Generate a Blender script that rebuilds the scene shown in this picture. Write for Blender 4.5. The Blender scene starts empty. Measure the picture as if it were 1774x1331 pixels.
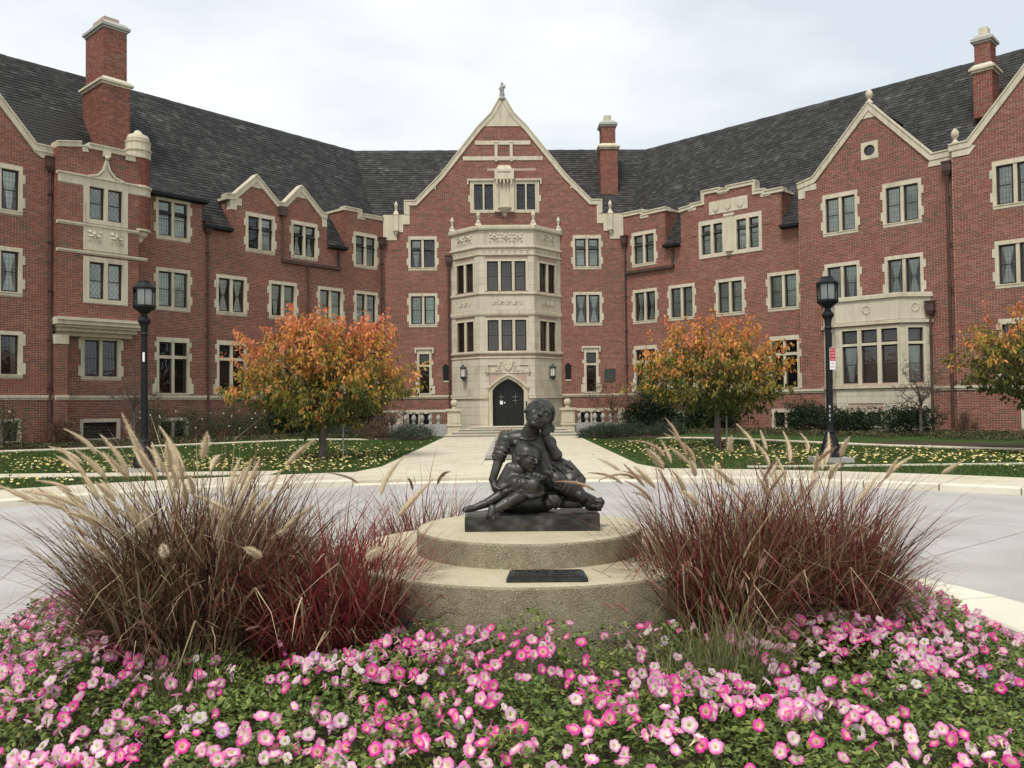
import bpy, math, random
import numpy as np
from mathutils import Vector, Matrix, Euler, noise
from mathutils.geometry import tessellate_polygon
random.seed(7); rng = np.random.default_rng(7)
C = bpy.context.scene.collection
R = math.radians
sc = bpy.context.scene

# ------------------------------------------------------------------ camera
cd = bpy.data.cameras.new('camera'); cam = bpy.data.objects.new('camera', cd); C.objects.link(cam)
cd.sensor_width = 36.0; cd.sensor_fit = 'HORIZONTAL'; cd.lens = 36.0*1450/1774
cd.clip_start = 0.05; cd.clip_end = 1500
cam.matrix_world = Matrix.Translation((0, 0, 1.65)) @ Matrix.Rotation(R(90+1.453), 4, 'X') @ Matrix.Rotation(R(-0.642), 4, 'Z')
sc.camera = cam

# ------------------------------------------------------------------ world: overcast sky
SUN_EL, SUN_AZ = 58.0, 205.0          # azimuth clockwise from +Y, the sun stands behind the camera to the left
w = bpy.data.worlds.new('World'); sc.world = w; w.use_nodes = True
nt = w.node_tree; nt.nodes.clear(); N = nt.nodes.new; L_ = nt.links.new
out = N('ShaderNodeOutputWorld'); mix = N('ShaderNodeMixShader')
b1 = N('ShaderNodeBackground'); b2 = N('ShaderNodeBackground')
sky = N('ShaderNodeTexSky'); sky.sky_type = 'NISHITA'; sky.sun_disc = False
sky.sun_elevation = R(SUN_EL); sky.sun_rotation = R(SUN_AZ); sky.air_density = 1.0; sky.dust_density = 2.0
b1.inputs[1].default_value = 0.13; L_(sky.outputs[0], b1.inputs[0])
tc = N('ShaderNodeTexCoord'); mp = N('ShaderNodeMapping'); mp.inputs['Scale'].default_value = (1.0, 1.0, 2.6)
mp.inputs['Location'].default_value = (0.35, 0.1, 0.2)
n1 = N('ShaderNodeTexNoise'); n1.inputs['Scale'].default_value = 1.7; n1.inputs['Detail'].default_value = 5; n1.inputs['Roughness'].default_value = 0.5
rp = N('ShaderNodeValToRGB'); rp.color_ramp.elements[0].position = 0.36; rp.color_ramp.elements[1].position = 0.60
rp.color_ramp.elements[0].color = (0.53, 0.585, 0.63, 1); rp.color_ramp.elements[1].color = (0.82, 0.825, 0.825, 1)
L_(tc.outputs['Generated'], mp.inputs['Vector']); L_(mp.outputs[0], n1.inputs['Vector']); L_(n1.outputs[0], rp.inputs[0]); L_(rp.outputs[0], b2.inputs[0])
b2.inputs[1].default_value = 1.0
mix.inputs[0].default_value = 0.93; L_(b1.outputs[0], mix.inputs[1]); L_(b2.outputs[0], mix.inputs[2]); L_(mix.outputs[0], out.inputs[0])

sd = bpy.data.lights.new('sun', 'SUN'); sd.energy = 2.0; sd.angle = R(13); sd.color = (1.0, 0.95, 0.87)
sun = bpy.data.objects.new('sun', sd); C.objects.link(sun)
_az = R(SUN_AZ); _el = R(SUN_EL)
sun.rotation_euler = Vector((math.sin(_az)*math.cos(_el), math.cos(_az)*math.cos(_el), math.sin(_el))).to_track_quat('Z', 'Y').to_euler()
sc.view_settings.view_transform = 'Standard'; sc.view_settings.look = 'None'
sc.view_settings.exposure = 0.50; sc.view_settings.gamma = 1.0; sc.view_settings.use_curve_mapping = False

# ------------------------------------------------------------------ materials
def pmat(name, cols, rough=0.8, metal=0.0, nscale=0.0, namt=1.0, island=0.0, obj=0.0, bump=0.0, bscale=40.0, spec=0.3,
         attr=None, detail=5.0, stretch=None, trans=0.0, sheen=0.0, coarse=None, speck=None):
    """colour ramp over a mix of world-space noise, random per island and random per object"""
    m = bpy.data.materials.new(name); m.use_nodes = True
    t = m.node_tree; bs = t.nodes['Principled BSDF']; n = t.nodes.new; l = t.links.new
    bs.inputs['Roughness'].default_value = rough; bs.inputs['Metallic'].default_value = metal
    bs.inputs['Specular IOR Level'].default_value = spec
    geo = n('ShaderNodeNewGeometry')
    pos = geo.outputs['Position']
    if stretch:
        mpn = n('ShaderNodeMapping'); mpn.inputs['Scale'].default_value = stretch; l(pos, mpn.inputs['Vector']); spos = mpn.outputs[0]
    else: spos = pos
    fac = None
    def add(sock, wgt):
        nonlocal fac
        mu = n('ShaderNodeMath'); mu.operation = 'MULTIPLY_ADD'; mu.inputs[1].default_value = wgt
        l(sock, mu.inputs[0])
        if fac is None: mu.inputs[2].default_value = 0.0
        else: l(fac, mu.inputs[2])
        fac = mu.outputs[0]
    tot = 0
    if nscale:
        nz = n('ShaderNodeTexNoise'); nz.inputs['Scale'].default_value = nscale; nz.inputs['Detail'].default_value = detail
        nz.inputs['Roughness'].default_value = 0.6
        l(spos, nz.inputs['Vector'])
        mr = n('ShaderNodeMapRange'); mr.inputs[1].default_value = 0.3; mr.inputs[2].default_value = 0.7; l(nz.outputs[0], mr.inputs[0])
        add(mr.outputs[0], namt)
    if island: add(geo.outputs['Random Per Island'], island)
    if obj:
        oi = n('ShaderNodeObjectInfo'); add(oi.outputs['Random'], obj)
    if coarse:
        nz2 = n('ShaderNodeTexNoise'); nz2.inputs['Scale'].default_value = coarse[0]; nz2.inputs['Detail'].default_value = 3
        l(pos, nz2.inputs['Vector'])
        mr = n('ShaderNodeMapRange'); mr.inputs[1].default_value = 0.3; mr.inputs[2].default_value = 0.7; mr.inputs[3].default_value = -0.5; mr.inputs[4].default_value = 0.5; l(nz2.outputs[0], mr.inputs[0])
        add(mr.outputs[0], coarse[1])
    col = None
    if attr:
        at = n('ShaderNodeAttribute'); at.attribute_name = attr; col = at.outputs['Color']
    elif fac is not None and len(cols) > 1:
        cr = n('ShaderNodeValToRGB'); e = cr.color_ramp.elements
        while len(e) > 1: e.remove(e[-1])
        pts = cols if isinstance(cols[0][0], (tuple, list)) else [(c, i/(len(cols)-1)) for i, c in enumerate(cols)]
        e[0].position = pts[0][1]; e[0].color = (*pts[0][0], 1)
        for c, p in pts[1:]:
            q = e.new(p); q.color = (*c, 1)
        l(fac, cr.inputs[0]); col = cr.outputs[0]
    if col is not None and attr and fac is not None:      # brightness variation on top of the attribute
        hs = n('ShaderNodeHueSaturation'); ma = n('ShaderNodeMath'); ma.operation = 'MULTIPLY_ADD'; ma.inputs[1].default_value = 0.5; ma.inputs[2].default_value = 0.75
        l(fac, ma.inputs[0]); l(ma.outputs[0], hs.inputs['Value']); l(col, hs.inputs['Color']); col = hs.outputs[0]
    if speck and col is not None:                         # aggregate in exposed concrete: (scale, light colour, dark colour)
        vo = n('ShaderNodeTexVoronoi'); vo.inputs['Scale'].default_value = speck[0]; l(pos, vo.inputs['Vector'])
        for kk, (cc, lo, hi) in enumerate(((speck[1], speck[3], 1.0), (speck[2], -1.0, speck[4]))):
            sp = n('ShaderNodeSeparateColor'); l(vo.outputs['Color'], sp.inputs[0])
            cmp_ = n('ShaderNodeMath'); cmp_.operation = 'GREATER_THAN' if kk == 0 else 'LESS_THAN'
            cmp_.inputs[1].default_value = lo if kk == 0 else hi; l(sp.outputs[0], cmp_.inputs[0])
            dd = n('ShaderNodeMath'); dd.operation = 'LESS_THAN'; dd.inputs[1].default_value = 0.42; l(vo.outputs['Distance'], dd.inputs[0])
            mm = n('ShaderNodeMath'); mm.operation = 'MULTIPLY'; l(cmp_.outputs[0], mm.inputs[0]); l(dd.outputs[0], mm.inputs[1])
            mx = n('ShaderNodeMix'); mx.data_type = 'RGBA'; l(mm.outputs[0], mx.inputs[0]); l(col, mx.inputs[6]); mx.inputs[7].default_value = (*cc, 1); col = mx.outputs[2]
    if col is not None: l(col, bs.inputs['Base Color'])
    else: bs.inputs['Base Color'].default_value = (*(cols[0] if not isinstance(cols[0][0], (tuple, list)) else cols[0][0]), 1)
    if bump:
        nb = n('ShaderNodeTexNoise'); nb.inputs['Scale'].default_value = bscale; nb.inputs['Detail'].default_value = 4; l(spos, nb.inputs['Vector'])
        bp = n('ShaderNodeBump'); bp.inputs['Strength'].default_value = bump; bp.inputs['Distance'].default_value = 0.02; l(nb.outputs[0], bp.inputs['Height']); l(bp.outputs[0], bs.inputs['Normal'])
    if trans:
        td = n('ShaderNodeBsdfTranslucent'); ms = n('ShaderNodeMixShader'); ms.inputs[0].default_value = trans
        if col is not None: l(col, td.inputs[0])
        else: td.inputs[0].default_value = bs.inputs['Base Color'].default_value
        om = t.nodes['Material Output']; l(bs.outputs[0], ms.inputs[1]); l(td.outputs[0], ms.inputs[2]); l(ms.outputs[0], om.inputs[0])
    return m

M = {}
M['brick'] = pmat('brick', [((0.055,0.042,0.034),0.0),((0.10,0.066,0.048),0.12),((0.15,0.060,0.040),0.24),((0.185,0.058,0.038),0.45),((0.22,0.070,0.046),0.68),((0.27,0.10,0.068),0.86),((0.19,0.115,0.08),1.0)], rough=0.9, island=0.8, obj=0.15, nscale=0.35, namt=0.2, bump=0.3, bscale=60, coarse=(0.45,0.24))
M['mortar'] = pmat('mortar', [(0.37,0.27,0.21),(0.46,0.35,0.28)], rough=0.95, nscale=1.2, bump=0.2)
M['stone'] = pmat('limestone', [(0.36,0.315,0.225),(0.50,0.445,0.33),(0.56,0.505,0.38),(0.62,0.565,0.44)], rough=0.85, nscale=2.2, namt=0.75, island=0.25, bump=0.15, bscale=50, coarse=(0.5,0.35), stretch=(2.2,2.2,0.4))
M['ashlar'] = pmat('limestone_ashlar', [(0.38,0.335,0.25),(0.50,0.45,0.345),(0.56,0.505,0.395),(0.61,0.56,0.45)], rough=0.85, nscale=1.8, namt=0.6, stretch=(2.0,2.0,0.35), obj=0.35, bump=0.12, bscale=50)
M['slate'] = pmat('slate', [((0.014,0.0135,0.013),0.0),((0.026,0.025,0.024),0.4),((0.040,0.039,0.037),0.75),((0.060,0.058,0.054),0.95),((0.10,0.10,0.098),1.0)], rough=0.65, island=0.72, obj=0.1, nscale=0.5, namt=0.2, bump=0.3, bscale=30, spec=0.25, coarse=(0.25,0.08))
M['underlay'] = pmat('roof_underlay', [(0.02,0.02,0.022)], rough=0.9)
M['copper'] = pmat('aged_copper', [(0.06,0.035,0.03),(0.11,0.065,0.055)], rough=0.6, metal=0.3, nscale=3)
M['sash'] = pmat('brown_painted_steel', [(0.035,0.024,0.02)], rough=0.5)
M['dark'] = pmat('dark_room', [(0.03,0.03,0.03)], rough=1.0)
M['curtain'] = pmat('sheer_curtain', [(0.36,0.39,0.34),(0.62,0.65,0.58),(0.84,0.86,0.80)], rough=0.95, nscale=1.0, namt=0.6, obj=0.4, trans=0.0)
M['door'] = pmat('black_painted_door', [(0.012,0.013,0.014)], rough=0.45, nscale=8, bump=0.1)
M['metal_black'] = pmat('black_painted_iron', [(0.006,0.0065,0.008),(0.014,0.015,0.018)], rough=0.55, nscale=14, spec=0.22, bump=0.1, bscale=40)
M['verdigris'] = pmat('verdigris_bronze', [(0.03,0.04,0.035),(0.06,0.09,0.075)], rough=0.6, metal=0.3, nscale=12)
M['milk_glass'] = pmat('milk_glass', [(0.92,0.90,0.85)], rough=0.3, trans=0.35)
M['brass'] = pmat('brass', [(0.5,0.4,0.2)], rough=0.3, metal=0.9)
M['paper'] = pmat('paper', [(0.8,0.8,0.8)], rough=0.8)
M['red'] = pmat('red_sign_paint', [(0.45,0.02,0.03)], rough=0.5)
M['white'] = pmat('white_sign_paint', [(0.75,0.75,0.74)], rough=0.5)
M['concrete'] = pmat('cream_concrete', [(0.44,0.395,0.295),(0.53,0.48,0.365),(0.59,0.54,0.42)], rough=0.9, nscale=1.4, namt=0.7, bump=0.15, bscale=90, coarse=(6.0,0.3), obj=0.25)
M['kerb'] = pmat('kerb_concrete', [(0.55,0.51,0.40),(0.68,0.64,0.52)], rough=0.9, nscale=1.1, bump=0.15, bscale=90, obj=0.3)
M['greyconc'] = pmat('grey_concrete', [(0.30,0.29,0.26),(0.42,0.41,0.37)], rough=0.9, nscale=1.2, bump=0.15, coarse=(8.0,0.3))
M['road'] = pmat('worn_pale_asphalt', [(0.355,0.34,0.315),(0.435,0.42,0.395),(0.49,0.475,0.45)], rough=0.9, nscale=55, namt=0.45, coarse=(0.8,0.7), bump=0.25, bscale=110, detail=3)
M['lawn'] = pmat('lawn', [(0.028,0.052,0.013),(0.045,0.078,0.02),(0.07,0.10,0.03)], rough=0.95, nscale=14, namt=0.7, coarse=(0.6,0.5), bump=0.5, bscale=60, spec=0.1)
M['blade'] = pmat('lawn_blades', [(0.025,0.055,0.012),(0.045,0.09,0.02),(0.075,0.12,0.03),(0.12,0.15,0.05)], rough=0.8, island=1.0, spec=0.2, trans=0.2)
M['soil'] = pmat('soil', [(0.03,0.022,0.015),(0.075,0.055,0.035)], rough=1.0, nscale=9, bump=0.6, bscale=30)
M['leaf_litter'] = pmat('fallen_leaves', [((0.55,0.36,0.10),0.0),((0.62,0.50,0.20),0.4),((0.70,0.60,0.33),0.75),((0.42,0.16,0.06),0.9),((0.55,0.2,0.07),1.0)], rough=0.8, island=0.5, obj=0.5, spec=0.2)
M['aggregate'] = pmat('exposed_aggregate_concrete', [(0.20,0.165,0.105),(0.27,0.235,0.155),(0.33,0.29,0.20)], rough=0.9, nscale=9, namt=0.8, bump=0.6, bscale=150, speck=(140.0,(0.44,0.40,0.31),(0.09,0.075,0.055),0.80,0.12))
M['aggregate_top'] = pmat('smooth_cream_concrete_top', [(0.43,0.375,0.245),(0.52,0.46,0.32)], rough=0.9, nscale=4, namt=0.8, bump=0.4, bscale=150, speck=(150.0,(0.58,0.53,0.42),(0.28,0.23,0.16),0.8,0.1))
M['bronze'] = pmat('dark_bronze', [(0.022,0.022,0.020),(0.045,0.044,0.040),(0.10,0.097,0.085)], rough=0.42, metal=0.55, nscale=7, namt=1.0, bump=0.1, bscale=80, spec=0.5)
M['plaque'] = pmat('plaque_bronze', [(0.03,0.03,0.03),(0.06,0.065,0.065)], rough=0.4, metal=0.6, nscale=30)
M['plaque_text'] = pmat('plaque_lettering', [(0.008,0.008,0.008)], rough=0.6)

def glass_mat():
    m = bpy.data.materials.new('window_glass'); m.use_nodes = True; t = m.node_tree; t.nodes.clear(); n = t.nodes.new; l = t.links.new
    o = n('ShaderNodeOutputMaterial'); ms = n('ShaderNodeMixShader'); tr = n('ShaderNodeBsdfTransparent'); gl = n('ShaderNodeBsdfGlossy')
    tr.inputs[0].default_value = (0.88,0.91,0.90,1); gl.inputs['Roughness'].default_value = 0.05; gl.inputs['Color'].default_value = (0.9,0.95,0.97,1)
    fr = n('ShaderNodeFresnel'); fr.inputs[0].default_value = 1.6; ad = n('ShaderNodeMath'); ad.operation = 'ADD'; ad.inputs[1].default_value = 0.02
    g = n('ShaderNodeNewGeometry'); nz = n('ShaderNodeTexNoise'); nz.inputs['Scale'].default_value = 3.0; bp = n('ShaderNodeBump'); bp.inputs['Strength'].default_value = 0.25; bp.inputs['Distance'].default_value = 0.03
    l(g.outputs['Position'], nz.inputs['Vector']); l(nz.outputs[0], bp.inputs['Height']); l(bp.outputs[0], gl.inputs['Normal'])
    l(fr.outputs[0], ad.inputs[0]); l(ad.outputs[0], ms.inputs[0]); l(tr.outputs[0], ms.inputs[1]); l(gl.outputs[0], ms.inputs[2]); l(ms.outputs[0], o.inputs[0])
    return m
M['glass'] = glass_mat()

# ------------------------------------------------------------------ mesh helpers
def new_mesh(name, vs, faces, mats, midx=None, smooth=False, cols=None):
    """vs (n,3); faces: list of (m,k) integer arrays"""
    me = bpy.data.meshes.new(name); vs = np.asarray(vs, dtype=np.float32)
    faces = [np.asarray(f, dtype=np.int32) for f in faces if len(f)]
    me.vertices.add(len(vs)); me.vertices.foreach_set('co', vs.ravel())
    tot = np.concatenate([np.full(len(f), f.shape[1], dtype=np.int32) for f in faces])
    loops = np.concatenate([f.ravel() for f in faces])
    me.loops.add(len(loops)); me.loops.foreach_set('vertex_index', loops)
    me.polygons.add(len(tot)); st = np.zeros(len(tot), dtype=np.int32); st[1:] = np.cumsum(tot)[:-1]
    me.polygons.foreach_set('loop_start', st); me.polygons.foreach_set('loop_total', tot)
    if midx is not None: me.polygons.foreach_set('material_index', np.asarray(midx, dtype=np.int32))
    me.polygons.foreach_set('use_smooth', np.full(len(tot), bool(smooth)))
    if cols is not None:
        ca = me.color_attributes.new('col', 'FLOAT_COLOR', 'POINT'); c4 = np.ones((len(vs), 4), dtype=np.float32); c4[:, :3] = cols
        ca.data.foreach_set('color', c4.ravel())
    for m in (mats if isinstance(mats, (list, tuple)) else [mats]): me.materials.append(m)
    me.update(calc_edges=True); me.validate()
    return me

class Fr:
    """a wall frame: x to the right along the wall, y into the wall (away from the viewer), z up"""
    def __init__(s, o, ang):
        a = R(ang); s.o = np.array([o[0], o[1], o[2] if len(o) > 2 else 0.0]); s.X = np.array([math.cos(a), math.sin(a), 0]); s.Y = np.array([-math.sin(a), math.cos(a), 0]); s.Z = np.array([0, 0, 1.0])
    def P(s, x, y, z): return s.o + s.X*x + s.Y*y + s.Z*z
    def T(s, v): v = np.asarray(v, dtype=float); return s.o + v[:, :1]*s.X + v[:, 1:2]*s.Y + v[:, 2:3]*s.Z
    def mat(s, x=0, y=0, z=0):
        p = s.P(x, y, z); return Matrix(((s.X[0], s.Y[0], 0, p[0]), (s.X[1], s.Y[1], 0, p[1]), (0, 0, 1, p[2]), (0, 0, 0, 1)))
    def sub(s, x, y, dang, z=0):
        f = Fr(s.P(x, y, z), 0); a = math.atan2(s.X[1], s.X[0]) + R(dang)
        f.X = np.array([math.cos(a), math.sin(a), 0]); f.Y = np.array([-math.sin(a), math.cos(a), 0]); return f
WORLD = Fr((0, 0), 0)

BOXF = np.array([[0,3,2,1],[4,5,6,7],[0,1,5,4],[1,2,6,5],[2,3,7,6],[3,0,4,7]])
class MB:
    def __init__(s, fr=WORLD): s.fr = fr; s.v = []; s.f = []; s.n = 0; s.mi = []; s.cur = 0
    def add(s, vs, *faces):
        vs = np.asarray(vs, dtype=float); s.v.append(s.fr.T(vs))
        fs = []
        for f in faces:
            if isinstance(f, np.ndarray): fs.append(f); continue
            for k in sorted({len(q) for q in f}): fs.append(np.array([list(q) for q in f if len(q) == k]))
        for f in fs:
            s.f.append(f + s.n); s.mi.append(np.full(len(f), s.cur))
        s.n += len(vs); return s
    def box(s, x0, x1, y0, y1, z0, z1):
        return s.add([(x0,y0,z0),(x1,y0,z0),(x1,y1,z0),(x0,y1,z0),(x0,y0,z1),(x1,y0,z1),(x1,y1,z1),(x0,y1,z1)], BOXF)
    def taper(s, x0, x1, y0, y1, z0, z1, e):   # box whose top is inset by e
        return s.add([(x0,y0,z0),(x1,y0,z0),(x1,y1,z0),(x0,y1,z0),(x0+e,y0+e,z1),(x1-e,y0+e,z1),(x1-e,y1-e,z1),(x0+e,y1-e,z1)], BOXF)
    def prism(s, poly, y0, y1, holes=()):
        """polygon in (x, z) extruded along y, with holes"""
        loops = [list(poly)] + [list(h) for h in holes]; flat = [p for l in loops for p in l]
        tri = np.array(tessellate_polygon([[Vector((p[0], p[1], 0)) for p in l] for l in loops]))
        n = len(flat); a = np.array([(p[0], y0, p[1]) for p in flat]); b = np.array([(p[0], y1, p[1]) for p in flat])
        qs = []; o = 0
        for l in loops:
            k = len(l)
            for i in range(k): j = (i+1) % k; qs.append((o+i, o+j, n+o+j, n+o+i))
            o += k
        return s.add(np.vstack([a, b]), tri, tri[:, ::-1]+n, np.array(qs))
    def lathe(s, prof, cx=0, cy=0, z0=0, seg=16, a0=0.0, cap=True):
        prof = np.array(prof, dtype=float); k = len(prof); a = np.arange(seg)*2*math.pi/seg + a0
        vs = np.concatenate([np.stack([cx+r*np.cos(a), cy+r*np.sin(a), np.full(seg, z0+z)], 1) for r, z in prof])
        i = np.arange(seg); j = (i+1) % seg
        q = np.concatenate([np.stack([t*seg+i, t*seg+j, (t+1)*seg+j, (t+1)*seg+i], 1) for t in range(k-1)])
        fs = [q]
        if cap: fs += [np.arange(seg)[None, ::-1], np.arange((k-1)*seg, k*seg)[None, :]]
        return s.add(vs, *fs)
    def tube(s, pts, r, seg=8):
        pts = np.array(pts, dtype=float); r = np.broadcast_to(np.asarray(r, dtype=float), (len(pts),)); n = len(pts)
        tg = np.gradient(pts, axis=0); tg /= np.linalg.norm(tg, axis=1)[:, None]+1e-9
        ref = np.array([0, 0, 1.0]) if abs(tg[:, 2]).mean() < 0.8 else np.array([1.0, 0, 0])
        u = np.cross(tg, ref); u /= np.linalg.norm(u, axis=1)[:, None]+1e-9; w_ = np.cross(tg, u)
        a = np.arange(seg)*2*math.pi/seg
        vs = (pts[:, None] + r[:, None, None]*(u[:, None]*np.cos(a)[None, :, None] + w_[:, None]*np.sin(a)[None, :, None])).reshape(-1, 3)
        i = np.arange(seg); j = (i+1) % seg
        q = np.concatenate([np.stack([t*seg+i, t*seg+j, (t+1)*seg+j, (t+1)*seg+i], 1) for t in range(n-1)])
        return s.add(vs, q, np.arange(seg)[None, ::-1], np.arange((n-1)*seg, n*seg)[None, :])
    def ribbon(s, pts, h, y0, y1):
        """a band of thickness h hanging below the polyline pts in (x, z), mitred, extruded from y0 to y1"""
        p = np.array(pts, dtype=float); d = np.diff(p, axis=0); d /= np.linalg.norm(d, axis=1)[:, None]
        nn = np.stack([d[:, 1], -d[:, 0]], 1)
        nn[nn[:, 1] > 0.001] *= -1
        off = []
        for i in range(len(p)):
            if i == 0: o = nn[0]
            elif i == len(p)-1: o = nn[-1]
            else:
                o = nn[i-1]+nn[i]; o /= max(1e-6, np.linalg.norm(o)); o = o/max(0.45, o @ nn[i])
            off.append(p[i]+o*h)
        return s.prism([tuple(q) for q in p] + [tuple(q) for q in off[::-1]], y0, y1)
    def sphere(s, c, r, seg=12, rings=8, sc=(1,1,1)):
        prof = [(max(1e-4, r*math.sin(math.pi*t/rings)), -r*math.cos(math.pi*t/rings)) for t in range(rings+1)]
        f0 = s.fr; a = np.arange(seg)*2*math.pi/seg
        vs = np.concatenate([np.stack([c[0]+q*np.cos(a)*sc[0], c[1]+q*np.sin(a)*sc[1], np.full(seg, c[2]+z*sc[2])], 1) for q, z in prof])
        i = np.arange(seg); j = (i+1) % seg
        q = np.concatenate([np.stack([t*seg+i, t*seg+j, (t+1)*seg+j, (t+1)*seg+i], 1) for t in range(rings)])
        return s.add(vs, q)
    def mesh(s, name, mats, smooth=False, off=(0, 0, 0)):
        return new_mesh(name, np.vstack(s.v) - np.array(off), s.f, mats, np.concatenate(s.mi) if isinstance(mats, (list, tuple)) else None, smooth)
    def build(s, name, mats, parent=None, smooth=False):
        pw = WMAT[parent.name] if parent else Matrix.Identity(4); off = pw.translation
        o = bpy.data.objects.new(name, s.mesh(name, mats, smooth, tuple(off))); C.objects.link(o)
        if parent: o.parent = parent; o.matrix_local = pw.inverted() @ Matrix.Translation(off)
        WMAT[o.name] = Matrix.Translation(off)
        return o
WMAT = {}
def tag(o, label=None, cat=None, group=None, kind=None):
    if label: o['label'] = label
    if cat: o['category'] = cat
    if group: o['group'] = group
    if kind: o['kind'] = kind
    return o
def thing(name, loc, label, cat, group=None):
    o = bpy.data.objects.new(name, None); C.objects.link(o); o.location = loc; o.empty_display_size = 0.2
    WMAT[o.name] = Matrix.Translation(loc)
    return tag(o, label, cat, group)
def inst(name, me, parent, mw, label=None):
    """an object sharing mesh data, child of parent, at world matrix mw"""
    o = bpy.data.objects.new(name, me); C.objects.link(o)
    if parent: o.parent = parent; o.matrix_local = WMAT[parent.name].inverted() @ mw
    else: o.matrix_world = mw
    WMAT[o.name] = mw.copy()
    if label: o['label'] = label
    return o
def scan(poly, z):
    """intervals of a polygon [(x, z)] on the line z"""
    xs = []
    n = len(poly)
    for i in range(n):
        (x0, z0), (x1, z1) = poly[i], poly[(i+1) % n]
        if (z0 <= z) != (z1 <= z): xs.append(x0+(z-z0)*(x1-x0)/(z1-z0))
    xs.sort(); return [(xs[i], xs[i+1]) for i in range(0, len(xs)-1, 2)]
def cut(iv, holes, z0, z1):
    for (a, b, c, d) in holes:
        if c < z1 and d > z0:
            nv = []
            for (p, q) in iv:
                if b <= p or a >= q: nv.append((p, q)); continue
                if a > p: nv.append((p, a))
                if b < q: nv.append((b, q))
            iv = nv
    return iv
# ------------------------------------------------------------------ the dormitory
FC = Fr((0, 46.0), 1.2)
FL = Fr((-7.0173, 45.853), 48.5)      # x runs right/back; the wall spans x = -26 .. 0
FR = Fr((6.2651, 46.1312), -44.2)     # x = 0 .. 26
hall = thing('residence_hall', (-0.4, 46, 0), 'three-winged red brick residence hall with limestone trim and steep slate roofs around the drive', 'building')
CO = 0.0677
BRK = MB()                            # all bricks past the nearest ones
brick_near = []
def brick_rows(fr, poly, excl, k, near=None):
    zs = [p[1] for p in poly]; z = math.floor(min(zs)/CO)*CO; r = 0
    V = []
    while z < max(zs):
        z0, z1 = z+0.007, z+CO-0.007; zm = (z0+z1)/2; r += 1
        if zm > min(zs) and zm < max(zs):
            for (a, b) in cut(scan(poly, zm), excl, z0, z1):
                off = (0.108 if r % 2 else 0.0); i0 = math.floor((a-off)/0.2155)
                x = i0*0.2155+off; head = (r % 7 == 0)
                st = 0.2155/2 if head else 0.2155
                while x < b:
                    x0, x1 = max(a, x+0.007), min(b, x+st-0.007)
                    if x1-x0 > 0.025:
                        V.append((x0, x1, z0, z1, -k-0.003-random.random()*0.003))
                    x += st
        z += CO
    if not V: return
    V = np.array(V); n = len(V)
    keep = np.ones(n, bool)
    if near is not None:
        full = (V[:,1]-V[:,0] > 0.18); idx = np.where(full & near(V[:,0], V[:,2]))[0]
        for i in idx:
            if len(brick_near) < 300: brick_near.append((fr, V[i])); keep[i] = False
    V = V[keep]; n = len(V)
    x0, x1, z0, z1, y = V.T; yb = np.full(n, -k+0.004)
    vs = np.stack([np.stack([x0,y,z0],1),np.stack([x1,y,z0],1),np.stack([x1,y,z1],1),np.stack([x0,y,z1],1),
                   np.stack([x0,yb,z0],1),np.stack([x1,yb,z0],1),np.stack([x1,yb,z1],1),np.stack([x0,yb,z1],1)],1).reshape(-1,3)
    base = (np.arange(n)*8)[:, None]
    f = np.concatenate([base+np.array(q) for q in ([0,1,2,3],[0,3,7,4],[1,5,6,2],[3,2,6,7],[0,4,5,1])])
    BRK.fr = fr; BRK.add(vs, f)
def wall(fr, poly, openings=(), excl=(), k=0.0, depth=0.35, name='wall', near=None, bricks=True):
    """mortar backing with real openings, and bricks laid on it"""
    m = MB(fr); m.prism(poly, -k, -k+depth+k, [[(a,c),(b,c),(b,d),(a,d)] for (a,b,c,d) in openings])
    o = m.build(name, M['mortar'], hall)
    if bricks: brick_rows(fr, poly, list(openings)+list(excl), k, near)
    return o

# ---- windows (mesh data made once per kind; x centred, z from the sill)
def surround_mesh(W, H, lights, quoins=(), qw=0.09, hood=False, front=0.035, spl=0.0):
    m = MB(); x0, x1 = -W/2, W/2
    xs = sorted({x0, x1, *[l[0] for l in lights], *[l[1] for l in lights]}); zs = sorted({0, H, *[l[2] for l in lights], *[l[3] for l in lights]})
    g = 0.0025
    lo, hi = min(l[2] for l in lights), max(l[3] for l in lights)
    xm = 0.0
    m.box(x0, x1, -front, 0.22, 0, lo)                                                   # sill
    m.box(x0, xm-g, -front, 0.22, hi, H); m.box(xm+g, x1, -front, 0.22, hi, H)            # head in two stones
    la, lb = min(l[0] for l in lights), max(l[1] for l in lights)
    nb = max(2, round((hi-lo)/0.42)); hs = np.linspace(lo, hi, nb+1)
    for i in range(nb):
        m.box(x0, la, -front, 0.22, hs[i]+g, hs[i+1]-g); m.box(lb, x1, -front, 0.22, hs[i]+g, hs[i+1]-g)
    for (za, zb) in sorted({(l[2], l[3]) for l in lights}):
        row = sorted([l for l in lights if l[2] == za]); 
        for a, b in zip(row[:-1], row[1:]): m.box(a[1], b[0], -front+0.03, 0.2, za, zb)     # mullions
    zr = sorted({(l[2], l[3]) for l in lights})
    for a, b in zip(zr[:-1], zr[1:]): m.box(la, lb, -front+0.02, 0.2, a[1], b[0])           # transom
    for (f0, f1, q) in quoins:
        for sgn in (-1, 1):
            a, b = (x0-q, x0) if sgn < 0 else (x1, x1+q)
            m.box(a, b, -front+0.002, 0.1, f0*H, f1*H)
    m.box(x0-0.0, x1+0.0, -front-0.02, -front, lo-0.05, lo-0.01)                            # sill nosing
    if hood:
        m.box(x0-0.12, x1+0.12, -front-0.07, 0.05, H+0.0, H+0.10); m.box(x0-0.12, x0-0.04, -front-0.07, 0.05, H-0.22, H); m.box(x1+0.04, x1+0.12, -front-0.07, 0.05, H-0.22, H)
    return m
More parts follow.
